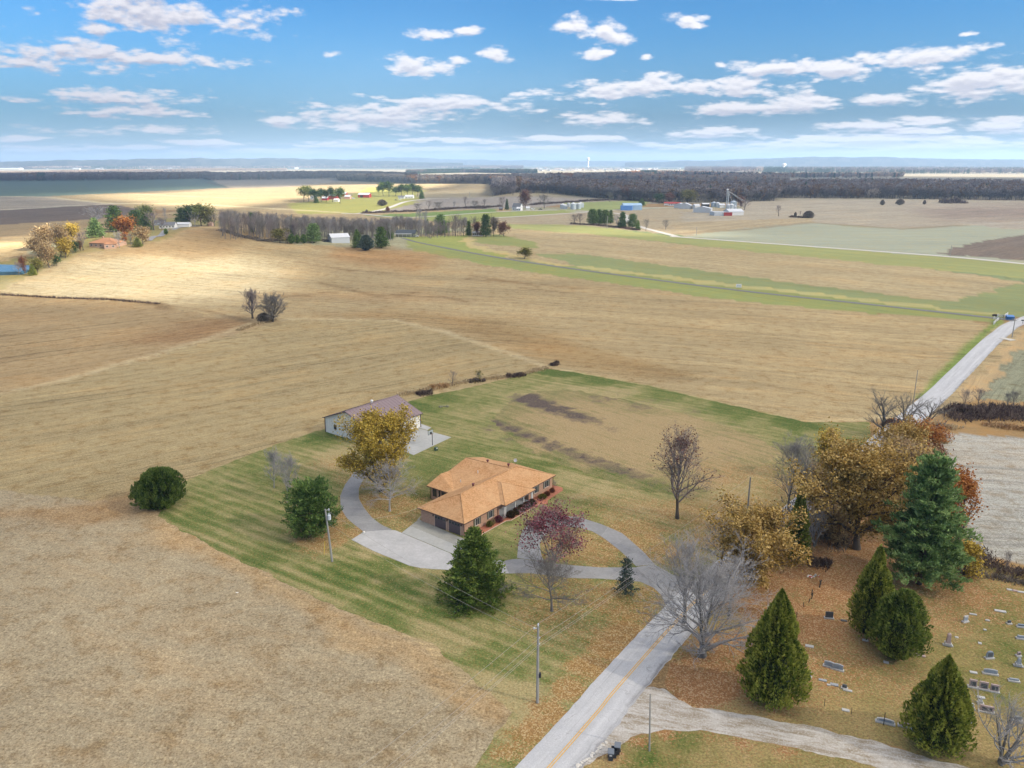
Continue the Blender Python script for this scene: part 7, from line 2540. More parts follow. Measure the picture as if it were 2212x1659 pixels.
vehicle('m', 1425, 668, R(0), m_ww, 'white pickup truck parked at the dark-roofed house', 'pickup_truck')
building('red_barn', 'm', 850, 232, 125, 16, 5.0, 8.0, R(-6), m_red, m_wr, 'red barn with a pale roof standing apart at the right of the farmstead', doors=((.2, .45, 4, m_dark),), cat='barn')
building('red_barn', 'm', 510, 250, 90, 14, 6.0, 10.0, R(-6), m_red, m_wr, 'taller red barn behind the pines of the farmstead', cat='barn')
building('red_shed', 'm', 600, 215, 110, 12, 4, 7, R(-6), m_red, m_wr, 'red shed with a white roof behind the dark end pine', cat='shed')
building('red_shed', 'm', 420, 262, 60, 9, 3.5, 6, R(-6), m_red, m_wr, 'small red shed with a white roof among the farmstead pines', cat='shed')
building('white_shed', 'm', 290, 252, 60, 9, 3.5, 6, R(-6), m_ww, m_wr, 'white shed at the left of the farmstead', cat='shed')
building('pink_barn', 'm', 670, 248, 60, 9, 4, 6.5, R(-6), mat('faded_pink_wall', (.55, .33, .28), .8), m_wr, 'faded pink shed between the red barns', cat='shed')
building('white_shed', 'm', 545, 278, 50, 8, 3, 5, R(-6), m_ww, m_wr, 'low white shed in front of the tall red barn', cat='shed')
building('white_house', 'm', 1355, 240, 90, 10, 3.2, 5.6, R(-3), m_ww, m_wr, 'white house below the row of pines', wins=3, cat='house')
building('white_house', 'm', 1265, 244, 65, 8, 3.0, 5.0, R(-3), m_gw, m_gr, 'grey-white house left of the one below the pine row', wins=2, cat='house')
vehicle('m', 1210, 262, R(10), m_dark, 'dark car parked left of the white house below the pines', 'car', 4.6)
vehicle('m', 1255, 262, R(0), m_ww, 'white car parked before the white house below the pines', 'car', 4.6)
vehicle('m', 740, 246, R(0), m_gw, 'pale van parked between the red barns', 'van')
building('white_farmhouse', 'n', 548, 668, 95, 9, 4.6, 9.0, R(-25), m_ww, m_gr, 'tall white farmhouse with a steep grey roof left of the grain bins', wins=3, cat='house', wend=2)
building('farmhouse_annexe', 'n', 572, 672, 55, 6, 2.8, 4.6, R(-25), m_ww, m_ww, 'low white annexe in front of the tall white farmhouse', wins=2, cat='house')
building('garden_shed', 'n', 380, 668, 40, 5, 2.4, 3.8, R(0), m_brown, m_gr, 'small brown shed left of the tall white farmhouse', cat='shed')
building('white_shed', 'n', 678, 662, 42, 6, 2.6, 4.2, R(0), m_ww, m_wr, 'small white shed right of the tall white farmhouse', cat='shed')
vehicle('n', 735, 662, R(0), m_ww, 'white van parked right of the tall white farmhouse', 'van')
vehicle('n', 815, 662, R(0), m_dark, 'dark pickup truck under the big bare tree', 'pickup_truck')
building('blue_barn', 'n', 1838, 665, 205, 18, 6.0, 8.6, R(2), m_bluel, m_bluel, 'long blue metal barn beside the far road', cat='barn')
p_ = GK('n', 1762, 668)
eb = empty('barn_end', p_, 'deep blue gable annexe at the left end of the blue barn', 'barn', None, R(2))
c_ = MB()
c_.prism([(-7, -1.2), (7.5, -1.2), (9.5, 3), (-7, 3)], -.4, 6.2)
c_.build('wall', m_blue, eb)
building('trailer', 'n', 120, 952, 110, 4, 2.9, 3.6, R(0), m_ww, m_wr, 'white trailer half hidden among the trees', wins=5, cat='trailer')
building('brown_shed', 'n', 1725, 862, 70, 7, 2.8, 5, R(10), m_brown, m_gr, 'brown shed inside the dark clump above the far road', cat='shed')


def bin_(crop, x, y, wpx, hpx, label, m=m_galv, group=None, name='grain_bin'):
    p = GK(crop, x, y)
    k = mpp(p) * CROPS[crop][2]
    r_, h_ = wpx * k / 2, hpx * k
    e = empty(name, p, label, 'grain bin', group)
    b_ = MB()
    n = max(5, int(h_ / 1.1))
    pr = []
    hb = h_ - r_ * .5
    for i in range(n):
        z = hb * i / n
        pr += [(r_, z), (r_ * .985, z + hb / n * .5)]
    pr.append((r_, hb))
    b_.lathe(pr, 22)
    b_.build('wall', m, e)
    b_ = MB()
    b_.lathe([(r_ * 1.04, hb), (r_ * .12, hb + r_ * .48), (r_ * .12, hb + r_ * .58), (.02, hb + r_ * .60)], 22)
    b_.build('roof', m_wr if m is m_galv else m_galvd, e)
    return e


for x, y, w_, h_, l in ((1062, 648, 58, 56, 'leftmost low grain bin of the group beside the farmhouse'), (1090, 652, 50, 52, 'second low grain bin of the group'), (1128, 632, 36, 48, 'slim grain bin raised behind the low ones'),
                        (1180, 655, 66, 74, 'largest grain bin in the middle of the group'), (1212, 650, 40, 60, 'narrow grain bin right of the largest one'), (1240, 652, 52, 66, 'grain bin in front at the right of the group'),
                        (1262, 636, 46, 58, 'grain bin behind at the right of the group'), (1285, 636, 24, 52, 'rightmost slender grain bin of the group')):
    bin_('n', x, y, w_, h_, l, group='grain bins beside the white farmhouse')
building('white_house', 'r', 240, 618, 78, 9, 3.2, 5.2, R(-12), m_ww, m_redr, 'white house with a red roof before the dark wood', wins=3, cat='house', chimney=True)
building('white_garage', 'r', 180, 612, 50, 7, 3.0, 4.6, R(-12), m_ww, m_redr, 'white garage with a red roof left of the red-roofed house', cat='garage')
building('carport', 'r', 308, 610, 62, 7, 2.6, 4.0, R(-6), m_brown, m_redr, 'open red-roofed carport right of the red-roofed house', cat='carport')
building('white_shed', 'r', 385, 642, 70, 14, 4.2, 6.6, R(62), m_gw, m_wr, 'leftmost of the three pale sheds side by side', cat='shed')
building('white_shed', 'r', 455, 650, 75, 16, 4.8, 7.6, R(62), m_gw, m_wr, 'middle one of the three pale sheds, with a dark doorway', doors=((.6, .95, 3.6, m_dark),), cat='shed')
building('white_shed', 'r', 525, 654, 60, 10, 4.6, 6.2, R(8), m_ww, m_wr, 'rightmost of the three pale sheds side by side', cat='shed')
building('machine_shed', 'r', 620, 628, 75, 9, 3.6, 5.0, R(0), m_dark, m_wr, 'open-fronted machine shed behind the pale sheds', cat='shed')
building('white_barn', 'r', 680, 692, 110, 22, 5.0, 7.4, R(66), m_gw, m_wr, 'white metal barn left of the barn with the red door', cat='barn')
building('machinery_barn', 'r', 955, 722, 165, 22, 4.2, 6.8, R(3), m_ww, m_wr, 'long white barn with a red end door at the farm with the elevator', cat='barn')
p_ = GK('r', 862, 728)
eb = empty('barn_end', p_, 'white and red gable bay at the left end of the long white barn', 'barn', None, R(3))
c_ = MB()
c_.prism([(-16, 1.2), (-2, -1.0), (-2, 16), (-16, 20)], -.4, 4.3)
c_.build('wall', m_gw, eb)
c_ = MB()
c_.box(-5.2, -1.6, 0, 4.5, -.2, 4.0)
c_.build('door', m_red, eb)
building('white_shed', 'r', 800, 640, 60, 10, 3.8, 5.4, R(3), m_ww, m_wr, 'white shed between the bins of the elevator farm', cat='shed')
for x, y, w_, h_, l, m in ((705, 628, 60, 56, 'blue-grey grain bin at the back left of the elevator farm', m_galvd), (748, 630, 48, 54, 'silver grain bin beside the blue-grey one', m_galv), (868, 650, 52, 52, 'silver grain bin in front of the elevator tower', m_galv),
                           (900, 650, 56, 58, 'broad silver grain bin right of the elevator tower', m_galv), (922, 640, 74, 82, 'tallest blue-grey grain bin right of the tower', m_galvd), (940, 655, 34, 40, 'small silver grain bin at the right end', m_galv)):
    bin_('r', x, y, w_, h_, l, m, 'grain bins of the elevator farm')
# bucket elevator with its spouts
p_ = GK('r', 842, 648)
k_ = mpp(p_) * .1953
ev = empty('grain_elevator', p_, 'tall steel grain elevator leg with sloping spouts', 'grain elevator')
Ht = 198 * k_
c_ = MB()
c_.box(-.35, -.35, 0, .35, .35, Ht)
c_.build('leg_casing', m_galv, ev)
c_ = MB()
c_.box(1.8, -.4, 0, 2.6, .4, Ht * .92)
c_.build('leg_casing', m_galv, ev)
c_ = MB()
c_.box(-.8, -.8, Ht, 1.6, .8, Ht + 1.8)
c_.build('head_house', m_wr, ev)
for (dx, dz) in ((22, .42), (10, .25), (30, .30)):
    c_ = MB()
    c_.tube([(1, 0, Ht * .96), (dx, 3, Ht * dz)], .16, 6)
    c_.build('spout', m_galv, ev)
c_ = MB()
for i in range(10):
    z = Ht * i / 10
    c_.tube([(-.5, -.5, z), (2.4, -.4, z + Ht / 10)], .09, 4)
c_.build('bracing', m_galvd, ev)

# ------------------------------------------------------------------ the town on the horizon, water towers, mast
hm = {}
for nm, mm in (('w', m_gw), ('g', mat('grey_wall', (.36, .37, .38), .8)), ('b', mat('beige_wall', (.58, .52, .44), .8))):
    for nr, mr in (('g', m_gr), ('w', mat('dull_pale_roof', (.42, .43, .44), .7)), ('o', mat('brown_roof', (.24, .18, .15), .8))):
        b_ = MB()
        b_.box(-8, 0, -2, 8, 10, 4.5)
        w_ = b_.mesh('wall')
        w_.materials.append(mm)
        b_ = MB()
        b_.poly([(-8.6, -.6, 4.4), (8.6, -.6, 4.4), (8.6, 10.6, 4.4), (-8.6, 10.6, 4.4), (-8.6, 5, 8.2), (8.6, 5, 8.2)], [(0, 1, 5, 4), (2, 3, 4, 5), (1, 2, 5), (3, 0, 4), (0, 3, 2, 1)])
        r_ = b_.mesh('roof')
        r_.materials.append(mr)
        hm[nm + nr] = (w_, r_)
rg = np.random.default_rng(5)


def town(n, x0, x1, y0, y1, s0, s1, group, label, cols):
    for i in range(n):
        p = G(rg.uniform(x0, x1), rg.uniform(y0, y1))
        ck = cols[rg.integers(0, len(cols))]
        s = rg.uniform(s0, s1)
        e = empty('house', p, ('larger ' if s > (s0 + s1) / 2 else 'small ') + {'w': 'white', 'g': 'grey', 'b': 'beige'}[ck[0]] + ' house with ' + {'w': 'pale', 'g': 'grey', 'o': 'brown'}[ck[1]] + ' roof ' + label, 'house', group, rg.uniform(-.6, .6))
        e.scale = (s * rg.uniform(.8, 1.8), s, s)
        for nm, me in zip(('wall', 'roof'), hm[ck]):
            link(nm, me, None, e)


town(150, 1150, 1420, 363.5, 369.5, .7, 1.25, 'pale houses of the distant town', 'in the distant town left of the water tower', ['wg', 'go', 'wg', 'bg', 'gw', 'bo'])
town(26, 1440, 1620, 364, 374, .9, 1.3, 'houses among trees right of the water tower', 'among trees right of the distant water tower', ['ww', 'wg', 'bo'])
town(34, 40, 700, 360, 367, .9, 1.7, 'pale houses on the left horizon', 'on the wooded left horizon', ['ww', 'wg', 'bw'])
town(40, 1650, 2200, 360, 369, .9, 1.7, 'pale houses on the right horizon', 'on the wooded right horizon', ['ww', 'wg', 'bw'])
building('warehouse', 'P', 20, 365.5, 44, 60, 9, 11, 0, m_ww, m_bluel, 'long pale warehouse at the far left horizon', cat='warehouse')
building('white_shed', 'n', 1640, 273, 60, 14, 5, 8, 0, m_ww, m_wr, 'white shed in the pale field beyond the dark wood', cat='shed')
building('blue_shed', 'n', 598, 245, 60, 16, 5, 8, 0, m_bluel, m_gr, 'bluish shed at the near edge of the town', cat='shed')
building('white_house', 'n', 1728, 226, 60, 12, 5, 9, R(12), m_ww, m_wr, 'left of two white houses beyond the dark wood', cat='house')
building('white_house', 'n', 1790, 228, 40, 12, 5, 8, R(12), m_ww, m_wr, 'right of two white houses beyond the dark wood', cat='house')


def tower(crop, x, yb, yt, w_, label, kind='water_tower'):
    p = GK(crop, x, yb)
    k = mpp(p) * CROPS[crop][2]
    H_ = (yb - yt) * k
    r_ = w_ * k / 2
    e = empty(kind, p, label, 'water tower')
    b_ = MB()
    b_.lathe([(r_ * .62, 0), (r_ * .5, H_ * .12), (r_ * .46, H_ * .62), (r_ * .5, H_ * .66)], 16)
    b_.build('shaft', m_ww, e)
    b_ = MB()
    b_.lathe([(r_ * .5, H_ * .64), (r_ * .95, H_ * .72), (r_, H_ * .82), (r_ * .85, H_ * .93), (r_ * .4, H_ * .99), (.1, H_)], 20)
    b_.build('tank', m_ww, e)
    return e


tower('n', 1342, 190, 84, 34, 'tall white water tower above the distant town')
tower('r', 1478, 222, 150, 44, 'white water tower over the woods on the right')
tower('r', 1005, 142, 108, 26, 'small pale water tower on the right horizon')
p_ = G(418, 361)
k_ = mpp(p_)
ms = empty('radio_mast', p_, 'thin guyed radio mast on the left horizon', 'radio mast')
Hm = 55 * k_
c_ = MB()
for i in range(3):
    a_ = i * 2.094
    c_.tube([(1.5 * math.cos(a_), 1.5 * math.sin(a_), 0), (1.5 * math.cos(a_), 1.5 * math.sin(a_), Hm)], .5, 4)
for i in range(30):
    c_.tube([(1.5, 0, Hm * i / 30), (-.75, 1.3, Hm * (i + .5) / 30), (-.75, -1.3, Hm * (i + 1) / 30)], .25, 3)
c_.build('lattice', mat('mast_paint', (.35, .2, .2), .6), ms)
for i in range(3):
    a_ = i * 2.094 + .3
    for z_ in (.5, .95):
        c_ = MB()
        c_.tube([(0, 0, Hm * z_), (Hm * .45 * math.cos(a_), Hm * .45 * math.sin(a_), 0)], .12, 3)
        c_.build('guy_wire', m_gr, ms)

# wooded hills along the horizon
hcol = leaf_mat('wooded_hillside', (.02, .03, .03), (.04, .05, .045), (.08, .08, .07))


def hills(pts, dist, label_seed, base=348):
    """Ridge whose crest passes picture points (x, y) at about the given distance."""
    n = 160
    xs = np.linspace(pts[0][0], pts[-1][0], n)
    ys = np.interp(xs, [p[0] for p in pts], [p[1] for p in pts])
    V = []
    rgh = np.random.default_rng(label_seed)
    rough_ = np.convolve(rgh.normal(0, 1, n + 8), np.ones(3) / 3, 'same')[4:4 + n] * 5 * dist / 9000
    rows = [(0.93, 0), (.945, .3), (.96, .55), (.975, .78), (.99, .93), (1.0, 1.0), (1.05, .8), (1.12, .3), (1.2, 0)]
    for (f, hh) in rows:
        for i in range(n):
            d = pdir(xs[i], ys[i])
            hd = math.hypot(d.x, d.y)
            ux, uy = d.x / hd, d.y / hd
            zc = CAMZ + d.z / hd * dist
            q = fnoise(np.array([ux * dist * f]), np.array([uy * dist * f]), 700.0, label_seed)[0]
            V.append((ux * dist * f, uy * dist * f, max(-3, zc * hh * (1 + .12 * q * (1 if hh < 1 else 0)) + rough_[i] * hh)))
    F = []
    for r_ in range(len(rows) - 1):
        for i in range(n - 1):
            F.append((r_ * n + i, r_ * n + i + 1, (r_ + 1) * n + i + 1, (r_ + 1) * n + i))
    me = mesh_np('hills', V, [np.array(F)], True, [('v', 'FACE', rgh.uniform(0, 1, len(F)))])
    tag(link('hills', me, hcol), kind='structure')


hills([(-700, 352), (0, 350), (150, 346), (330, 343), (560, 342), (720, 344), (860, 349), (1000, 352)], 9500, 3)
hills([(500, 350), (700, 346), (840, 341), (900, 340), (960, 343), (1100, 346), (1500, 350)], 15000, 5)
hills([(1350, 352), (1600, 344), (1760, 339), (1900, 339), (2050, 343), (2300, 346), (2900, 349)], 11000, 6)
hills([(1050, 350), (1400, 347), (1800, 346), (2400, 347), (3000, 350)], 17000, 8)
hills([(-900, 349), (0, 347), (600, 349), (1200, 349)], 17000, 9)

# ------------------------------------------------------------------ utility poles and wires
m_pole = mat('weathered_pole', (.34, .33, .30), .9, .15, 1.5, stretch=(1, 1, .1))
m_wire = mat('aluminium_wire', (.42, .40, .36), .5)
m_ins = mat('porcelain', (.60, .64, .68), .3)


def upole(px, pb, pt, label, dx=0.0, r=.15, extra=()):
    p, h, _ = size_from_P(px, pb, pt, 5)
    e = empty('utility_pole', p, label, 'utility pole')
    b_ = MB()
    top = Vector((dx, 0, h))
    b_.tube([(0, 0, -.3), top * .5, top], [r * 1.15, r, r * .75], 10)
    b_.build('pole', m_pole, e)
    for ex in extra:
        b_ = MB()
        if ex == 'insulators':
            b_.lathe([(.03, 0), (.05, .1), (.11, .16), (.05, .22), (.10, .28), (.04, .36)], 10)
            b_.build('insulator', m_ins, e, top + Vector((0, 0, -.02)))
            b_ = MB()
            b_.tube([top + Vector((-.45, 0, -.3)), top + Vector((0, 0, -.3))], .05, 6)
            b_.lathe([(.05, top.z - .42), (.10, top.z - .38), (.10, top.z - .22), (.04, top.z - .18)], 8, top.x - .45)
            b_.build('bracket', m_ins, e)
            for z in (1.5, 2.3):
                b_ = MB()
                b_.lathe([(.05, -.1), (.09, 0), (.05, .1)], 8)
                b_.build('insulator', m_ins, e, top * ((h - z) / h) + Vector((.16, 0, 0)))
        elif ex == 'box':
            b_.box(.12, -.14, h * .34, .38, .14, h * .34 + .55)
            b_.build('meter_box', m_dark, e)
        elif ex == 'transformer':
            b_.lathe([(.22, 0), (.27, .05), (.27, .75), (.24, .82), (.05, .86)], 14)
            b_.build('transformer', m_ins, e, top * .80 + Vector((.42, 0, 0)))
            for q in (-.1, .12):
                b_ = MB()
                b_.lathe([(.04, 0), (.07, .08), (.04, .16), (.07, .24), (.03, .32)], 8)
                b_.build('bushing', m_ins, e, top * .80 + Vector((.42 + q, 0, .84)))
            b_ = MB()
            b_.tube([top + Vector((.1, 0, -.25)), top + Vector((.55, 0, .0))], .045, 6)
            b_.lathe([(.05, top.z - .3), (.1, top.z - .2), (.1, top.z + .05), (.04, top.z + .1)], 8, top.x + .55)
            b_.build('cutout', m_ins, e)
        elif ex == 'arm':
            b_.box(top.x - 1.2, -.06, h - .5, top.x + 1.2, .06, h - .36)
            b_.build('crossarm', m_pole, e)
    return e, p + top


pA, tA = upole(1161, 1518, 1352, 'tall pale utility pole on the verge where the wires meet, front centre', r=.16, extra=('insulators', 'box'))
pB, tB = upole(718, 1213, 1099, 'leaning utility pole with a white transformer beside the rounded pine', dx=-.55, extra=('transformer',))
pC, tC = upole(1403, 1622, 1498, 'thin grey pole beside the gravel lane, near the bins', dx=-.25, r=.09)
pD, tD = upole(1614, 1112, 1030, 'utility pole half hidden behind the tan-leaved tree', r=.15)
pE, tE = upole(2186, 729, 686, 'utility pole beside the distant bend of the road', r=.15, extra=('arm',))
upole(1961, 950, 797, 'faint utility pole rising behind the dark bare trees', r=.09)
upole(*K('n', 1553, 872)[:1], K('n', 0, 872)[1], K('n', 0, 735)[1], 'utility pole in front of the dark pine clump', r=.22, extra=('arm',))
upole(*K('n', 1882, 880)[:1], K('n', 0, 880)[1], K('n', 0, 735)[1], 'dark utility pole right of the dark pine clump', r=.22)
upole(*K('r', 512, 945)[:1], K('r', 0, 945)[1], K('r', 0, 848)[1], 'slim utility pole beside the far road, left one', r=.22)
upole(*K('N', 1733, 690)[:1], K('N', 0, 690)[1], K('N', 0, 618)[1], 'slim utility pole beside the far road at the right', r=.2)
upole(*K('m', 2022, 218)[:1], K('m', 0, 218)[1], K('m', 0, 165)[1], 'distant utility pole in the pale field', r=.35)
upole(*K('n', 30, 515)[:1], K('n', 0, 515)[1], K('n', 0, 465)[1], 'distant utility pole at the left of the grey field', r=.35)


def wire(a, b, sag, label, r=.013, group=None):
    a, b = Vector(a), Vector(b)
    pts = []
    for i in range(21):
        t_ = i / 20
        pts.append(a.lerp(b, t_) - Vector((0, 0, 4 * sag * t_ * (1 - t_))))
    m_ = MB()
    m_.tube(pts, r, 4)
    o_ = m_.build('power_wire', m_wire)
    tag(o_, label, 'wire', group)


off = (pA.location - pD.location)
back = tA + Vector((off.x, off.y, 0)) * .8
for i, (dz, dx, lab) in enumerate(((0.3, 0, 'top'), (-1.5, .15, 'second'), (-2.3, .15, 'third'), (-2.65, .1, 'lowest'))):
    wire(tA + Vector((dx, 0, dz)), tD + Vector((0, 0, dz * .8)), 1.0 if i else .7, lab + ' wire running from the front pole to the far pole beyond the road', group='wires along the road')
    wire(tA + Vector((dx, 0, dz)), back + Vector((0, 0, dz)), 1.0 if i else .7, lab + ' wire running from the front pole to the lower left', group='wires to the lower left')
wire(tA + Vector((-.45, 0, -.2)), tB + Vector((.1, 0, 0)), .8, 'upper wire from the front pole to the transformer pole')
wire(tA + Vector((0, 0, -1.6)), tB + Vector((.1, 0, -2.2)), .9, 'lower wire from the front pole to the transformer pole')
wire(tB + Vector((.3, 0, -2.0)), HL(.8, 9.5, 2.9), .8, 'service wire from the transformer pole to the house')
# yellow marker of a guy wire
p_ = GK('Y', 1588, 1056, 0)
b_ = MB()
b_.tube([p_, p_ + Vector((.25, .1, 2.3))], .05, 6)
tag(b_.build('guy_marker', mat('marker_yellow', (.70, .50, .08), .5)), 'thin yellow guy-wire marker left of the transformer pole', 'marker')

# ------------------------------------------------------------------ things in the yard
p_, h_, _ = size_from_P(*K('B', 1708, 915), K('B', 0, 720)[1], 5)
bh = empty('basketball_hoop', p_, 'black basketball hoop on a pole at the barn pad', 'basketball hoop', None, R(52))
m_blk = mat('black_metal', (.02, .02, .022), .5)
b_ = MB()
b_.tube([(0, 0, 0), (0, 0, h_ * .9)], .075, 8)
b_.tube([(0, 0, h_ * .9), (-.5, .2, h_ * .93)], .05, 6)
b_.build('pole', m_blk, bh)
for nm, mm, x0, x1, z0, z1, y0 in (('backboard', m_blk, -1.35, .25, -.1, .95, .20), ('board_face', mat('board_grey', (.45, .5, .5), .4), -1.27, .17, -.02, .87, .17)):
    b_ = MB()
    b_.box(x0 + .3, y0, h_ * .86 + z0, x1 + .3, y0 + .035, h_ * .86 + z1)
    b_.build(nm, mm, bh)
b_ = MB()
b_.box(-.55, .15, h_ * .86 + .1, .05, .165, h_ * .86 + .5)
b_.build('target_square', m_blk, bh)
b_ = MB()
b_.tube([(-.25 + .23 * math.cos(k * .524), -.12 + .23 * math.sin(k * .524), h_ * .86 + .08) for k in range(13)], .018, 5, False)
b_.build('rim', mat('rim_orange', (.5, .14, .05), .5), bh)
p_ = GK('B', 1760, 990, 0)
ub = empty('utility_box', p_, 'small dark green box with a white cap on the back lawn', 'utility box', None, R(30))
b_ = MB()
b_.box(-.3, -.3, 0, .3, .3, .7)
b_.build('casing', mat('dark_green_paint', (.03, .07, .05), .5), ub)
b_ = MB()
b_.box(-.05, -.32, .45, .25, -.302, .68)
b_.build('cap', m_white, ub)
p_ = GK('P', 786, 1151, 0)
b_ = MB()
b_.lathe([(.22, 0), (.26, .12), (.2, .24), (.05, .3)], 7)
tag(b_.build('white_stone', mat('white_stone', (.7, .68, .64), .9, .1, 3), None, p_), 'small white stone at the inner corner of the drive', 'stone')
for (x, y, s, l) in ((1880, 352, 1.6, 'low grey stone pile on the back lawn behind the barn'), ):
    p_ = GK('B', x, y, 0)
    rp = empty('rock_pile', p_, l, 'rock pile')
    rr_ = random.Random(4)
    for i in range(9):
        b_ = MB()
        s_ = rr_.uniform(.25, .5)
        b_.lathe([(s_ * .8, 0), (s_, s_ * .3), (s_ * .7, s_ * .7), (s_ * .2, s_ * .85)], 6)
        b_.build('rock', mat('mossy_rock', (.20, .20, .13), .95, .3, 3), rp, (rr_.uniform(-1.2, 1.2), rr_.uniform(-.7, .7), 0), rr_.uniform(0, 6))
# wheeled bins at the road edge
m_bin = mat('grey_plastic', (.055, .065, .080), .45, .05, 2)
m_lid = mat('grey_lid', (.16, .185, .215), .4, .05, 2)


def wheelie(x, y, rz, label, open_=False, sticker=False):
    p = GK('Z', x, y, 0)
    e = empty('wheeled_bin', p, label, 'bin', 'wheeled bins at the road edge', rz)
    b = MB()
    t0, t1, hh = (.22, .26), (.31, .37), 1.02
    v = [(-t0[0], -t0[1], .06), (t0[0], -t0[1], .06), (t0[0], t0[1], .06), (-t0[0], t0[1], .06), (-t1[0], -t1[1], hh), (t1[0], -t1[1], hh), (t1[0], t1[1], hh), (-t1[0], t1[1], hh)]
    b.poly(v, [(0, 3, 2, 1), (0, 1, 5, 4), (1, 2, 6, 5), (2, 3, 7, 6), (3, 0, 4, 7)])
    if open_:
        b.poly([(-t1[0] + .04, -t1[1] + .04, hh - .35), (t1[0] - .04, -t1[1] + .04, hh - .35), (t1[0] - .04, t1[1] - .04, hh - .35), (-t1[0] + .04, t1[1] - .04, hh - .35)], [(0, 1, 2, 3)])
    b.build('body', m_bin, e)
    b = MB()
    if open_:
        b.box(-.33, .38, .35, .33, .43, 1.05)
    else:
        b.poly([(-.34, -.42, 1.03), (.34, -.42, 1.03), (.34, .40, 1.05), (-.34, .40, 1.05), (-.30, -.36, 1.10), (.30, -.36, 1.10), (.30, .36, 1.15), (-.30, .36, 1.15)],
               [(0, 3, 2, 1), (4, 5, 6, 7), (0, 1, 5, 4), (1, 2, 6, 5), (2, 3, 7, 6), (3, 0, 4, 7)])
    b.build('lid', m_lid, e)
    b = MB()
    b.tube([(-.30, .44, 1.0), (.30, .44, 1.0)], .022, 6)
    b.build('handle', m_bin, e)
    for s in (-1, 1):
        b = MB()
        b.tube([(s * .26, .30, .13), (s * .33, .30, .13)], .13, 12)
        b.build('wheel', m_blk, e)
    if sticker:
        b = MB()
        b.poly([(-.13, -.346, .70), (.13, -.346, .70), (.13, -.368, .88), (-.13, -.368, .88)], [(0, 1, 2, 3)])
        b.build('sticker', m_white, e)
    return e


wheelie(1224, 1398, R(-8), 'front grey wheeled bin with a white sticker at the road edge', sticker=True)
wheelie(1262, 1368, R(-10), 'middle grey wheeled bin with its lid hanging open', open_=True)
wheelie(1298, 1328, R(-12), 'rear grey wheeled bin, closed lid, furthest from the camera')
# stones edging the road by the bins
rr_ = random.Random(8)
m_st = mat('pale_rubble', (.62, .59, .53), .95, .15, 3, .02)
kb = empty('rubble_edging', GK('Z', 950, 1420, 0), 'row of broken pale stones along the road edge by the bins', 'stone edging')
for i in range(22):
    t_ = i / 21
    x, y = 850 + 330 * t_ + rr_.uniform(-12, 12), 1489 - 280 * t_ + rr_.uniform(-10, 10)
    p_ = GK('Z', x, y, 0) - kb.location
    b_ = MB()
    s_ = rr_.uniform(.12, .30)
    b_.lathe([(s_ * .9, 0), (s_, s_ * .25), (s_ * .7, s_ * .5)], 6)
    o_ = b_.build('stone', m_st, kb, p_, rr_.uniform(0, 6))
    o_.scale = (1.3, .8, 1)

# ------------------------------------------------------------------ the churchyard
m_h = {'grey': mat('grey_granite', (.34, .37, .40), .6, .15, 3), 'light': mat('light_marble', (.50, .50, .49), .7, .1, 3), 'dark': mat('dark_granite', (.10, .11, .12), .4, .15, 3),
       'pink': mat('pink_granite', (.45, .34, .32), .6, .15, 3), 'blue': mat('blue_grey_granite', (.26, .31, .37), .5, .12, 3)}
m_base = mat('stone_base', (.50, .49, .46), .9, .15, 3)


def stone(x, y, shape, colr, w_, h_, label, rz=None, base=True):
    p = GK('C', x, y, 0)
    e = empty('headstone', p, label, 'headstone', 'headstones in the churchyard', R(-20) if rz is None else R(rz))
    if shape == 'flat':
        b = MB()
        b.box(-w_ / 2, -h_ / 2, 0, w_ / 2, h_ / 2, .12)
        b.build('slab', m_h[colr], e)
        return e
    if base:
        b = MB()
        b.box(-w_ / 2 - .14, -.24, 0, w_ / 2 + .14, .24, .16)
        b.build('base', m_base, e)
    b = MB()
    if shape in ('slab', 'round', 'serp'):
        n = 9
        pr = [(-w_ / 2, .16), (w_ / 2, .16)]
        for i in range(n):
            t_ = i / (n - 1)
            xx = w_ / 2 - w_ * t_
            if shape == 'slab':
                zz = h_
            elif shape == 'round':
                zz = h_ - .45 * w_ + .45 * w_ * math.sqrt(max(0, 1 - (2 * t_ - 1) ** 2))
            else:
                zz = h_ - .10 + .10 * math.sin(math.pi * t_)
            pr.append((xx, zz))
        m_ = len(pr)
        b.poly([(a, -.09, z) for a, z in pr] + [(a, .09, z) for a, z in pr], [tuple(range(m_)), tuple(range(m_, 2 * m_))[::-1]] + [(i, m_ + i, m_ + (i + 1) % m_, (i + 1) % m_) for i in range(m_)])
        b.build('tablet', m_h[colr], e)
        b = MB()
        b.box(-w_ * .36, -.105, .28, w_ * .36, -.093, h_ * .8)
        b.build('polished_face', m_h['blue' if colr in ('grey', 'light') else 'dark'], e)
    elif shape == 'obelisk':
        b.box(-w_ * .42, -w_ * .42, .16, w_ * .42, w_ * .42, .45)
        b.build('plinth', m_h['light'], e)
        b = MB()
        s_ = w_ * .30
        b.poly([(-s_, -s_, .45), (s_, -s_, .45), (s_, s_, .45), (-s_, s_, .45), (-s_ * .7, -s_ * .7, h_ - .2), (s_ * .7, -s_ * .7, h_ - .2), (s_ * .7, s_ * .7, h_ - .2), (-s_ * .7, s_ * .7, h_ - .2), (0, 0, h_)],
               [(0, 3, 2, 1), (0, 1, 5, 4), (1, 2, 6, 5), (2, 3, 7, 6), (3, 0, 4, 7), (4, 5, 8), (5, 6, 8), (6, 7, 8), (7, 4, 8)])
        b.build('shaft', m_h[colr], e)
    return e


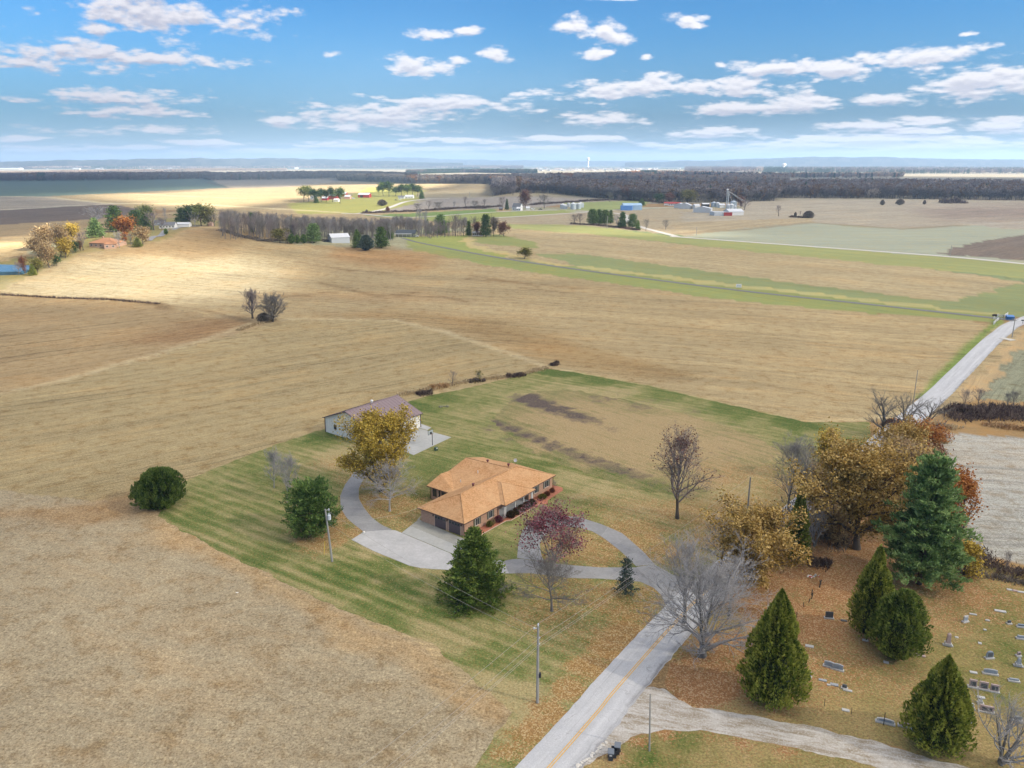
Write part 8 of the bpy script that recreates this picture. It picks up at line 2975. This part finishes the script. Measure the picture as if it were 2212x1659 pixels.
for a in ((727, 520, 'slab', 'dark', 1.0, 1.0, 'dark square headstone alone on a wide base, between road cedar and slender cedar', -8), (842, 540, 'flat', 'dark', .8, .4, 'small dark flat marker right of the dark square headstone'),
          (580, 735, 'flat', 'light', 1.0, .5, 'pale flat marker right of the road cedar'), (728, 890, 'serp', 'grey', 1.15, .8, 'left one of a pair of grey headstones side by side', -28),
          (792, 912, 'serp', 'grey', 1.25, .85, 'right one of a pair of grey headstones side by side', -28), (556, 965, 'serp', 'blue', 1.0, .9, 'blue-grey headstone at the edge of the road cedar', -28),
          (680, 994, 'flat', 'grey', .9, .35, 'small grey flat marker, nearest of three below the pair'), (768, 1028, 'flat', 'grey', .9, .45, 'middle flat marker of three below the pair'),
          (726, 1030, 'flat', 'light', .4, .3, 'tiny pale marker below the pair'), (845, 1055, 'slab', 'dark', .5, .55, 'small dark upright marker at the end of the row below the pair', -25), (870, 1072, 'flat', 'light', 1.0, .3, 'pale strip-like marker by the small dark upright'),
          (855, 1222, 'flat', 'light', .8, .4, 'white flat marker near the gravel lane'), (1155, 1318, 'serp', 'light', 1.75, .6, 'wide low pale headstone beside the gravel lane', -22), (1305, 1345, 'serp', 'pink', 1.2, .5, 'low pinkish headstone left of the broad cedar', -22),
          (1408, 1395, 'slab', 'dark', 1.0, .5, 'dark low headstone tucked under the broad cedar', -22), (1437, 1450, 'flat', 'light', .4, .4, 'small white marker under the broad cedar'), (1163, 858, 'flat', 'light', .6, .4, 'small pale block at the foot of the round-topped cedar'),
          (1005, 690, 'flat', 'light', .7, .4, 'pale marker at the foot of the slender cedar'), (1408, 802, 'flat', 'pink', 1.6, .5, 'long pinkish slab right of the round-topped cedar'), (1765, 548, 'slab', 'light', .7, .95, 'white headstone nearest the hedge, with a pale streak below', 20),
          (1825, 492, 'flat', 'light', .9, .3, 'pale flat marker just above the white headstone'), (1935, 538, 'flat', 'light', .5, .3, 'small pale marker right of the white headstone'), (2032, 468, 'flat', 'light', 1.4, .5, 'long pale slab near the hedge'),
          (2105, 305, 'flat', 'light', .8, .4, 'left pale marker of three close to the hedge'), (2142, 312, 'flat', 'pink', .7, .4, 'middle brownish marker of three close to the hedge'), (2188, 322, 'flat', 'light', .9, .4, 'right pale marker of three close to the hedge'),
          (2098, 562, 'slab', 'dark', .4, .5, 'tiny dark upright stone right of the white headstone', 0), (2195, 588, 'slab', 'blue', 1.0, .45, 'blue-grey low stone at the right edge, upper one', -15), (2195, 678, 'slab', 'grey', 1.1, .5, 'pale grey low stone at the right edge, lower one', -15),
          (1915, 610, 'flat', 'light', .35, .3, 'tiny white marker in the open grass'), (1632, 728, 'obelisk', 'pink', .9, 1.9, 'brownish obelisk on a stepped pale base'), (1700, 668, 'flat', 'light', .4, .3, 'tiny white stone above the obelisk'), (1876, 712, 'flat', 'light', .4, .4, 'tiny white stone right of the obelisk'),
          (1948, 825, 'round', 'blue', .9, 1.05, 'blue-grey rounded headstone with a red posy on a pale base', 5), (1955, 945, 'serp', 'grey', 1.5, .7, 'wide grey headstone below the rounded one', -15), (2170, 808, 'slab', 'pink', .4, .6, 'small reddish stone at the right, above the narrow obelisk', 0),
          (2168, 885, 'obelisk', 'grey', .8, 1.3, 'narrow grey obelisk near the right edge'), (1820, 1045, 'slab', 'pink', .8, 1.05, 'tall mauve headstone, first of three in a row right of the broad cedar', -20), (1902, 1062, 'slab', 'pink', .9, 1.05, 'tall mauve headstone, middle of the row of three', -20),
          (1984, 1080, 'slab', 'pink', .85, 1.0, 'tall mauve headstone, last of the row of three', -20), (1828, 935, 'flat', 'light', .8, .4, 'broken pale stone above the row of three'), (2135, 1000, 'slab', 'grey', 1.0, .4, 'low grey stone above the bare shrub', -15),
          (1790, 1205, 'serp', 'light', 1.0, .8, 'pale headstone at the right edge of the broad cedar', -20), (1885, 1125, 'flat', 'light', .8, .4, 'pale flat stone below the row of three'), (1925, 1235, 'slab', 'pink', 1.4, .85, 'wide mauve headstone left of the bare shrub', -20), (1880, 1170, 'obelisk', 'light', .45, .9, 'small white pointed stone behind the wide mauve headstone'),
          (1805, 1320, 'round', 'light', .6, .8, 'pale rounded headstone below the broad cedar’s right edge', -20), (2160, 1300, 'slab', 'light', .8, .6, 'pale low stone inside the bare shrub', -20)):
    stone(*a[:7], rz=a[7] if len(a) > 7 else None)
# flowers in a heap
fl_ = empty('flower_tribute', GK('C', 608, 210, 0), 'heap of white and red artificial flowers on the leaf litter', 'flowers')
for i in range(16):
    b_ = MB()
    s_ = rr_.uniform(.08, .17)
    b_.lathe([(s_ * .4, 0), (s_, s_ * .7), (s_ * .8, s_ * 1.2), (s_ * .2, s_ * 1.3)], 7)
    b_.build('flower', (m_white, m_white, m_h['light'], mat('petal_red', (.5, .03, .04), .7))[i % 4], fl_, (rr_.uniform(-.9, .9), rr_.uniform(-.35, .35), rr_.uniform(.05, .25)))
b_ = MB()
b_.lathe([(.06, 0), (.12, .06), (.04, .12)], 7)
tag(b_.build('posy', mat('petal_red', (.5, .03, .04), .7), None, GK('C', 1948, 790, 0) + Vector((0, 0, .1))), 'small red posy at the rounded blue-grey headstone', 'flowers')
# fence posts of the churchyard
m_post = mat('dark_fence_post', (.055, .05, .04), .95, .2, 3)
for (x, yb, yt, r, dx, l) in ((655, 285, 228, .10, .15, 'thick dark fence post leaning beside the flowers'), (668, 262, 232, .06, -.3, 'brace leaning on the thick dark fence post'), (595, 345, 300, .07, .05, 'second dark fence post below the flowers'), (596, 372, 325, .07, .1, 'third dark fence post, close below the second'),
                              (575, 400, 370, .06, .1, 'short dark fence post below the third'), (537, 435, 398, .05, -.1, 'pale-topped fence post near the cedar'), (480, 522, 470, .04, 0, 'thin rusty post left of the dark square headstone'),
                              (692, 1190, 1130, .035, 0, 'thin rod post near the white flat marker'), (897, 1252, 1195, .03, 0, 'thin rod post above the gravel lane'), (1143, 1332, 1232, .04, 0, 'tall thin post in front of the wide low headstone')):
    p_, h_, _ = size_from_P(*K('C', x, yb), K('C', 0, yt)[1], 5)
    b_ = MB()
    b_.tube([(0, 0, 0), (dx, 0, h_)], r, 7)
    tag(b_.build('fence_post', m_post, None, p_), l, 'fence post', 'fence posts of the churchyard')

# ------------------------------------------------------------------ gateway at the end of the lane
m_fw = mat('white_fence', (.78, .77, .73), .7)


def fence(c, pts, label, hh=1.1, npost=5):
    W = [GK(c, *p) for p in pts]
    e = empty('white_fence', W[0], label, 'fence', 'white fences at the end of the lane')
    tot = []
    L = sum((b - a).length for a, b in zip(W[:-1], W[1:]))
    for a, b in zip(W[:-1], W[1:]):
        for z in (.35, .7, 1.02):
            m_ = MB()
            m_.tube([a - W[0] + Vector((0, 0, z)), b - W[0] + Vector((0, 0, z))], .10, 4)
            m_.build('rail', m_fw, e)
        n = max(1, int((b - a).length / 2.4))
        for i in range(n + 1):
            q = a.lerp(b, i / n) - W[0]
            m_ = MB()
            m_.box(q.x - .14, q.y - .14, 0, q.x + .14, q.y + .14, 1.25)
            m_.build('post', m_fw, e)


fence('X', [(1818, 372), (1885, 380), (1925, 355)], 'white rail fence on the far side of the lane end')
fence('X', [(1775, 398), (1832, 408), (1800, 428), (1775, 455)], 'white rail fence on the near side of the lane end')
p_ = GK('X', 1950, 402)
bb_ = empty('dumpster', p_, 'blue dumpster between the lane end and the road', 'dumpster', None, R(-10))
b_ = MB()
b_.poly([(-1.3, -.8, .1), (1.3, -.8, .1), (1.3, .8, .1), (-1.3, .8, .1), (-1.4, -1.0, 1.3), (1.4, -1.0, 1.3), (1.4, .8, 1.7), (-1.4, .8, 1.7)], [(0, 3, 2, 1), (0, 1, 5, 4), (1, 2, 6, 5), (2, 3, 7, 6), (3, 0, 4, 7)])
b_.build('body', mat('dumpster_blue', (.03, .13, .30), .5), bb_)
b_ = MB()
b_.poly([(-1.42, -1.02, 1.31), (1.42, -1.02, 1.31), (1.42, .82, 1.72), (-1.42, .82, 1.72), (-1.42, -1.02, 1.37), (1.42, -1.02, 1.37), (1.42, .82, 1.78), (-1.42, .82, 1.78)], [(0, 3, 2, 1), (4, 5, 6, 7), (0, 1, 5, 4), (1, 2, 6, 5), (2, 3, 7, 6), (3, 0, 4, 7)])
b_.build('lid', m_blue, bb_)
p_ = GK('X', 1788, 362)
b_ = MB()
b_.lathe([(.9, 0), (1.1, .4), (.8, .7), (.2, .85)], 10)
tag(b_.build('boulder', mat('dark_boulder', (.06, .05, .045), .95, .2, 1), None, p_), 'dark boulder beside the white fence', 'boulder')
p_ = GK('X', 2095, 445)
mb_ = empty('mailbox', p_, 'dark mailbox on a post across the road from the lane end', 'mailbox')
b_ = MB()
b_.box(-.06, -.06, 0, .06, .06, 1.1)
b_.build('post', m_post, mb_)
b_ = MB()
b_.box(-.7, -.15, 1.1, .25, .15, 1.45)
b_.build('box', m_blk, mb_)
p_ = K('N', 363, 890)
p_ = G(*p_)
sg_ = empty('utility_cabinet', p_, 'small white cabinet with two dark panels beside the lane', 'cabinet', None, R(-6))
b_ = MB()
b_.box(-1.3, -.4, 0, 1.3, .4, 1.6)
b_.build('casing', m_ww, sg_)
for x0 in (-.9, .15):
    b_ = MB()
    b_.box(x0, -.43, .5, x0 + .75, -.404, 1.25)
    b_.build('panel', m_gw, sg_)
p_ = GK('X', 1860, 605)
q_ = GK('X', 1990, 632)
b_ = MB()
a_, c__ = Vector((p_.x, p_.y)), Vector((q_.x, q_.y))
n_ = (c__ - a_).normalized()
n_ = Vector((-n_.y, n_.x)) * 1.4
b_.prism([tuple(a_ - n_), tuple(c__ - n_), tuple(c__ + n_), tuple(a_ + n_)], height((a_.x), a_.y) - .2, float(height(a_.x, a_.y)) + .10)
tag(b_.build('field_entrance', rm_pale), kind='structure')
for (c__, x, y, s_, l) in (('M', 62, 398, 2.2, 'small dark bush'),):
    pass
# survey litter: a white scrap in the stubble
p_ = GK('Y', 922, 1348, 0)
b_ = MB()
b_.box(-.18, -.08, 0, .18, .08, .05)
tag(b_.build('litter', m_white, None, p_), 'scrap of white litter in the stubble field, lower left', 'litter')

# ------------------------------------------------------------------ clouds overhead whose shade covers most of the land
SHIFT = Vector((sun_vec.x / sun_vec.z, sun_vec.y / sun_vec.z))
CA = 1500.0
LITP = [[(-500, 640), (0, 634), (60, 640), (330, 640), (520, 610), (580, 588), (520, 562), (300, 552), (200, 540), (200, 500), (60, 500), (-500, 560)],
        [(60, 414), (300, 424), (480, 408), (700, 398), (1110, 398), (1110, 412), (880, 418), (840, 460), (620, 462), (500, 454), (330, 446), (230, 428)],
        [(1070, 484), (1500, 498), (1560, 506), (1500, 510), (1090, 500)]]
cgx = np.concatenate([np.arange(-1300, 1560, 80.0), np.arange(1560, 2440, 15.0), np.arange(2440, 5300, 80.0)])
cgy = np.concatenate([np.arange(-2600, -620, 90.0), np.arange(-620, 60, 15.0), np.arange(60, 6500, 60.0)])
NX, NY = len(cgx), len(cgy)
CX, CY = np.meshgrid(cgx, cgy)
gx_, gy_ = CX - SHIFT.x * CA, CY - SHIFT.y * CA      # where this bit of cloud throws its shade
ppx, ppy, _ = toP(gx_, gy_, 0 * gx_)
ok_ = gy_ > 150
litm = np.zeros(CX.shape)
for poly in LITP:
    litm = np.maximum(litm, (ok_ & inpoly(ppx, ppy, poly)).astype(float))
far_ = np.clip((np.hypot(gx_, gy_) - 3300) / 900, 0, 1)
dens = 1 - litm
for _ in range(2):
    k_ = np.pad(dens, 1, mode='edge')
    dens = (k_[:-2, 1:-1] + k_[2:, 1:-1] + k_[1:-1, :-2] + k_[1:-1, 2:] + 2 * k_[1:-1, 1:-1]) / 6
dens = dens * (1 - far_ * .8)
bord = np.minimum.reduce([(CX - cgx[0]) / 500, (cgx[-1] - CX) / 500, (CY - cgy[0]) / 500, (cgy[-1] - CY) / 700]).clip(0, 1)
dens = np.clip(dens * bord, 0, 1)
near_ = np.clip(1.3 - np.hypot(gx_, gy_ - 120) / 420, 0, 1)
V, F = [], []
nz1 = fnoise(CX, CY, 330.0, 2) * 45 + fnoise(CX, CY, 110.0, 4) * 18
top = CA + 30 + dens * (120 + nz1)
bot = CA - 5 - dens * (18 + .25 * nz1)
V = np.concatenate([np.stack([CX.ravel(), CY.ravel(), top.ravel()], 1), np.stack([CX.ravel(), CY.ravel(), bot.ravel()], 1)])
i_ = (np.arange(NY - 1)[:, None] * NX + np.arange(NX - 1)[None, :]).ravel()
q = np.stack([i_, i_ + 1, i_ + NX + 1, i_ + NX], 1)
n_ = NX * NY
F = np.concatenate([q, q[:, ::-1] + n_])
cme = mesh_np('cloud', V, [F], True, [('d', 'POINT', np.tile(dens.ravel(), 2)), ('thick', 'POINT', np.tile(near_.ravel(), 2))])
cm_ = bpy.data.materials.new('cloud')
cm_.use_nodes = True
t = NT(cm_.node_tree)
at = t.new('ShaderNodeAttribute', attribute_name='d')
g = t.new('ShaderNodeNewGeometry')
n1 = t.noise(g.outputs['Position'], .004, 4, .6)
cov = t.map(t.math('ADD', at.outputs['Fac'], t.math('MULTIPLY', t.math('SUBTRACT', n1, .5), .55)), .25, .85, 0, t.math('MULTIPLY_ADD', t.new('ShaderNodeAttribute', attribute_name='thick').outputs['Fac'], .08, .67), True)
df = t.new('ShaderNodeBsdfDiffuse')
df.inputs[0].default_value = (.85, .85, .87, 1)
tl = t.new('ShaderNodeBsdfTranslucent')
tl.inputs[0].default_value = (.85, .86, .9, 1)
mx = t.new('ShaderNodeMixShader')
mx.inputs[0].default_value = .5
t.lk(df.outputs[0], mx.inputs[1])
t.lk(tl.outputs[0], mx.inputs[2])
tp = t.new('ShaderNodeBsdfTransparent')
m2 = t.new('ShaderNodeMixShader')
t.lk(cov, m2.inputs[0])
t.lk(tp.outputs[0], m2.inputs[1])
t.lk(mx.outputs[0], m2.inputs[2])
o = t.new('ShaderNodeOutputMaterial')
t.lk(m2.outputs[0], o.inputs[0])
tag(link('cloud', cme, cm_), kind='structure')

# ------------------------------------------------------------------ haze
hb = MB()
hb.box(-33000, -33000, -8, 33000, 33000, 260)
hz = bpy.data.materials.new('haze')
hz.use_nodes = True
t = NT(hz.node_tree)
pv = t.new('ShaderNodeVolumePrincipled')
pv.inputs['Color'].default_value = (.42, .60, .85, 1)
pv.inputs['Density'].default_value = 1.15e-4
pv.inputs['Anisotropy'].default_value = .2
o = t.new('ShaderNodeOutputMaterial')
t.lk(pv.outputs[0], o.inputs[1])
ho = hb.build('haze', hz)
tag(ho, 'thin blue haze filling the air over the plain', 'haze', None, 'stuff')
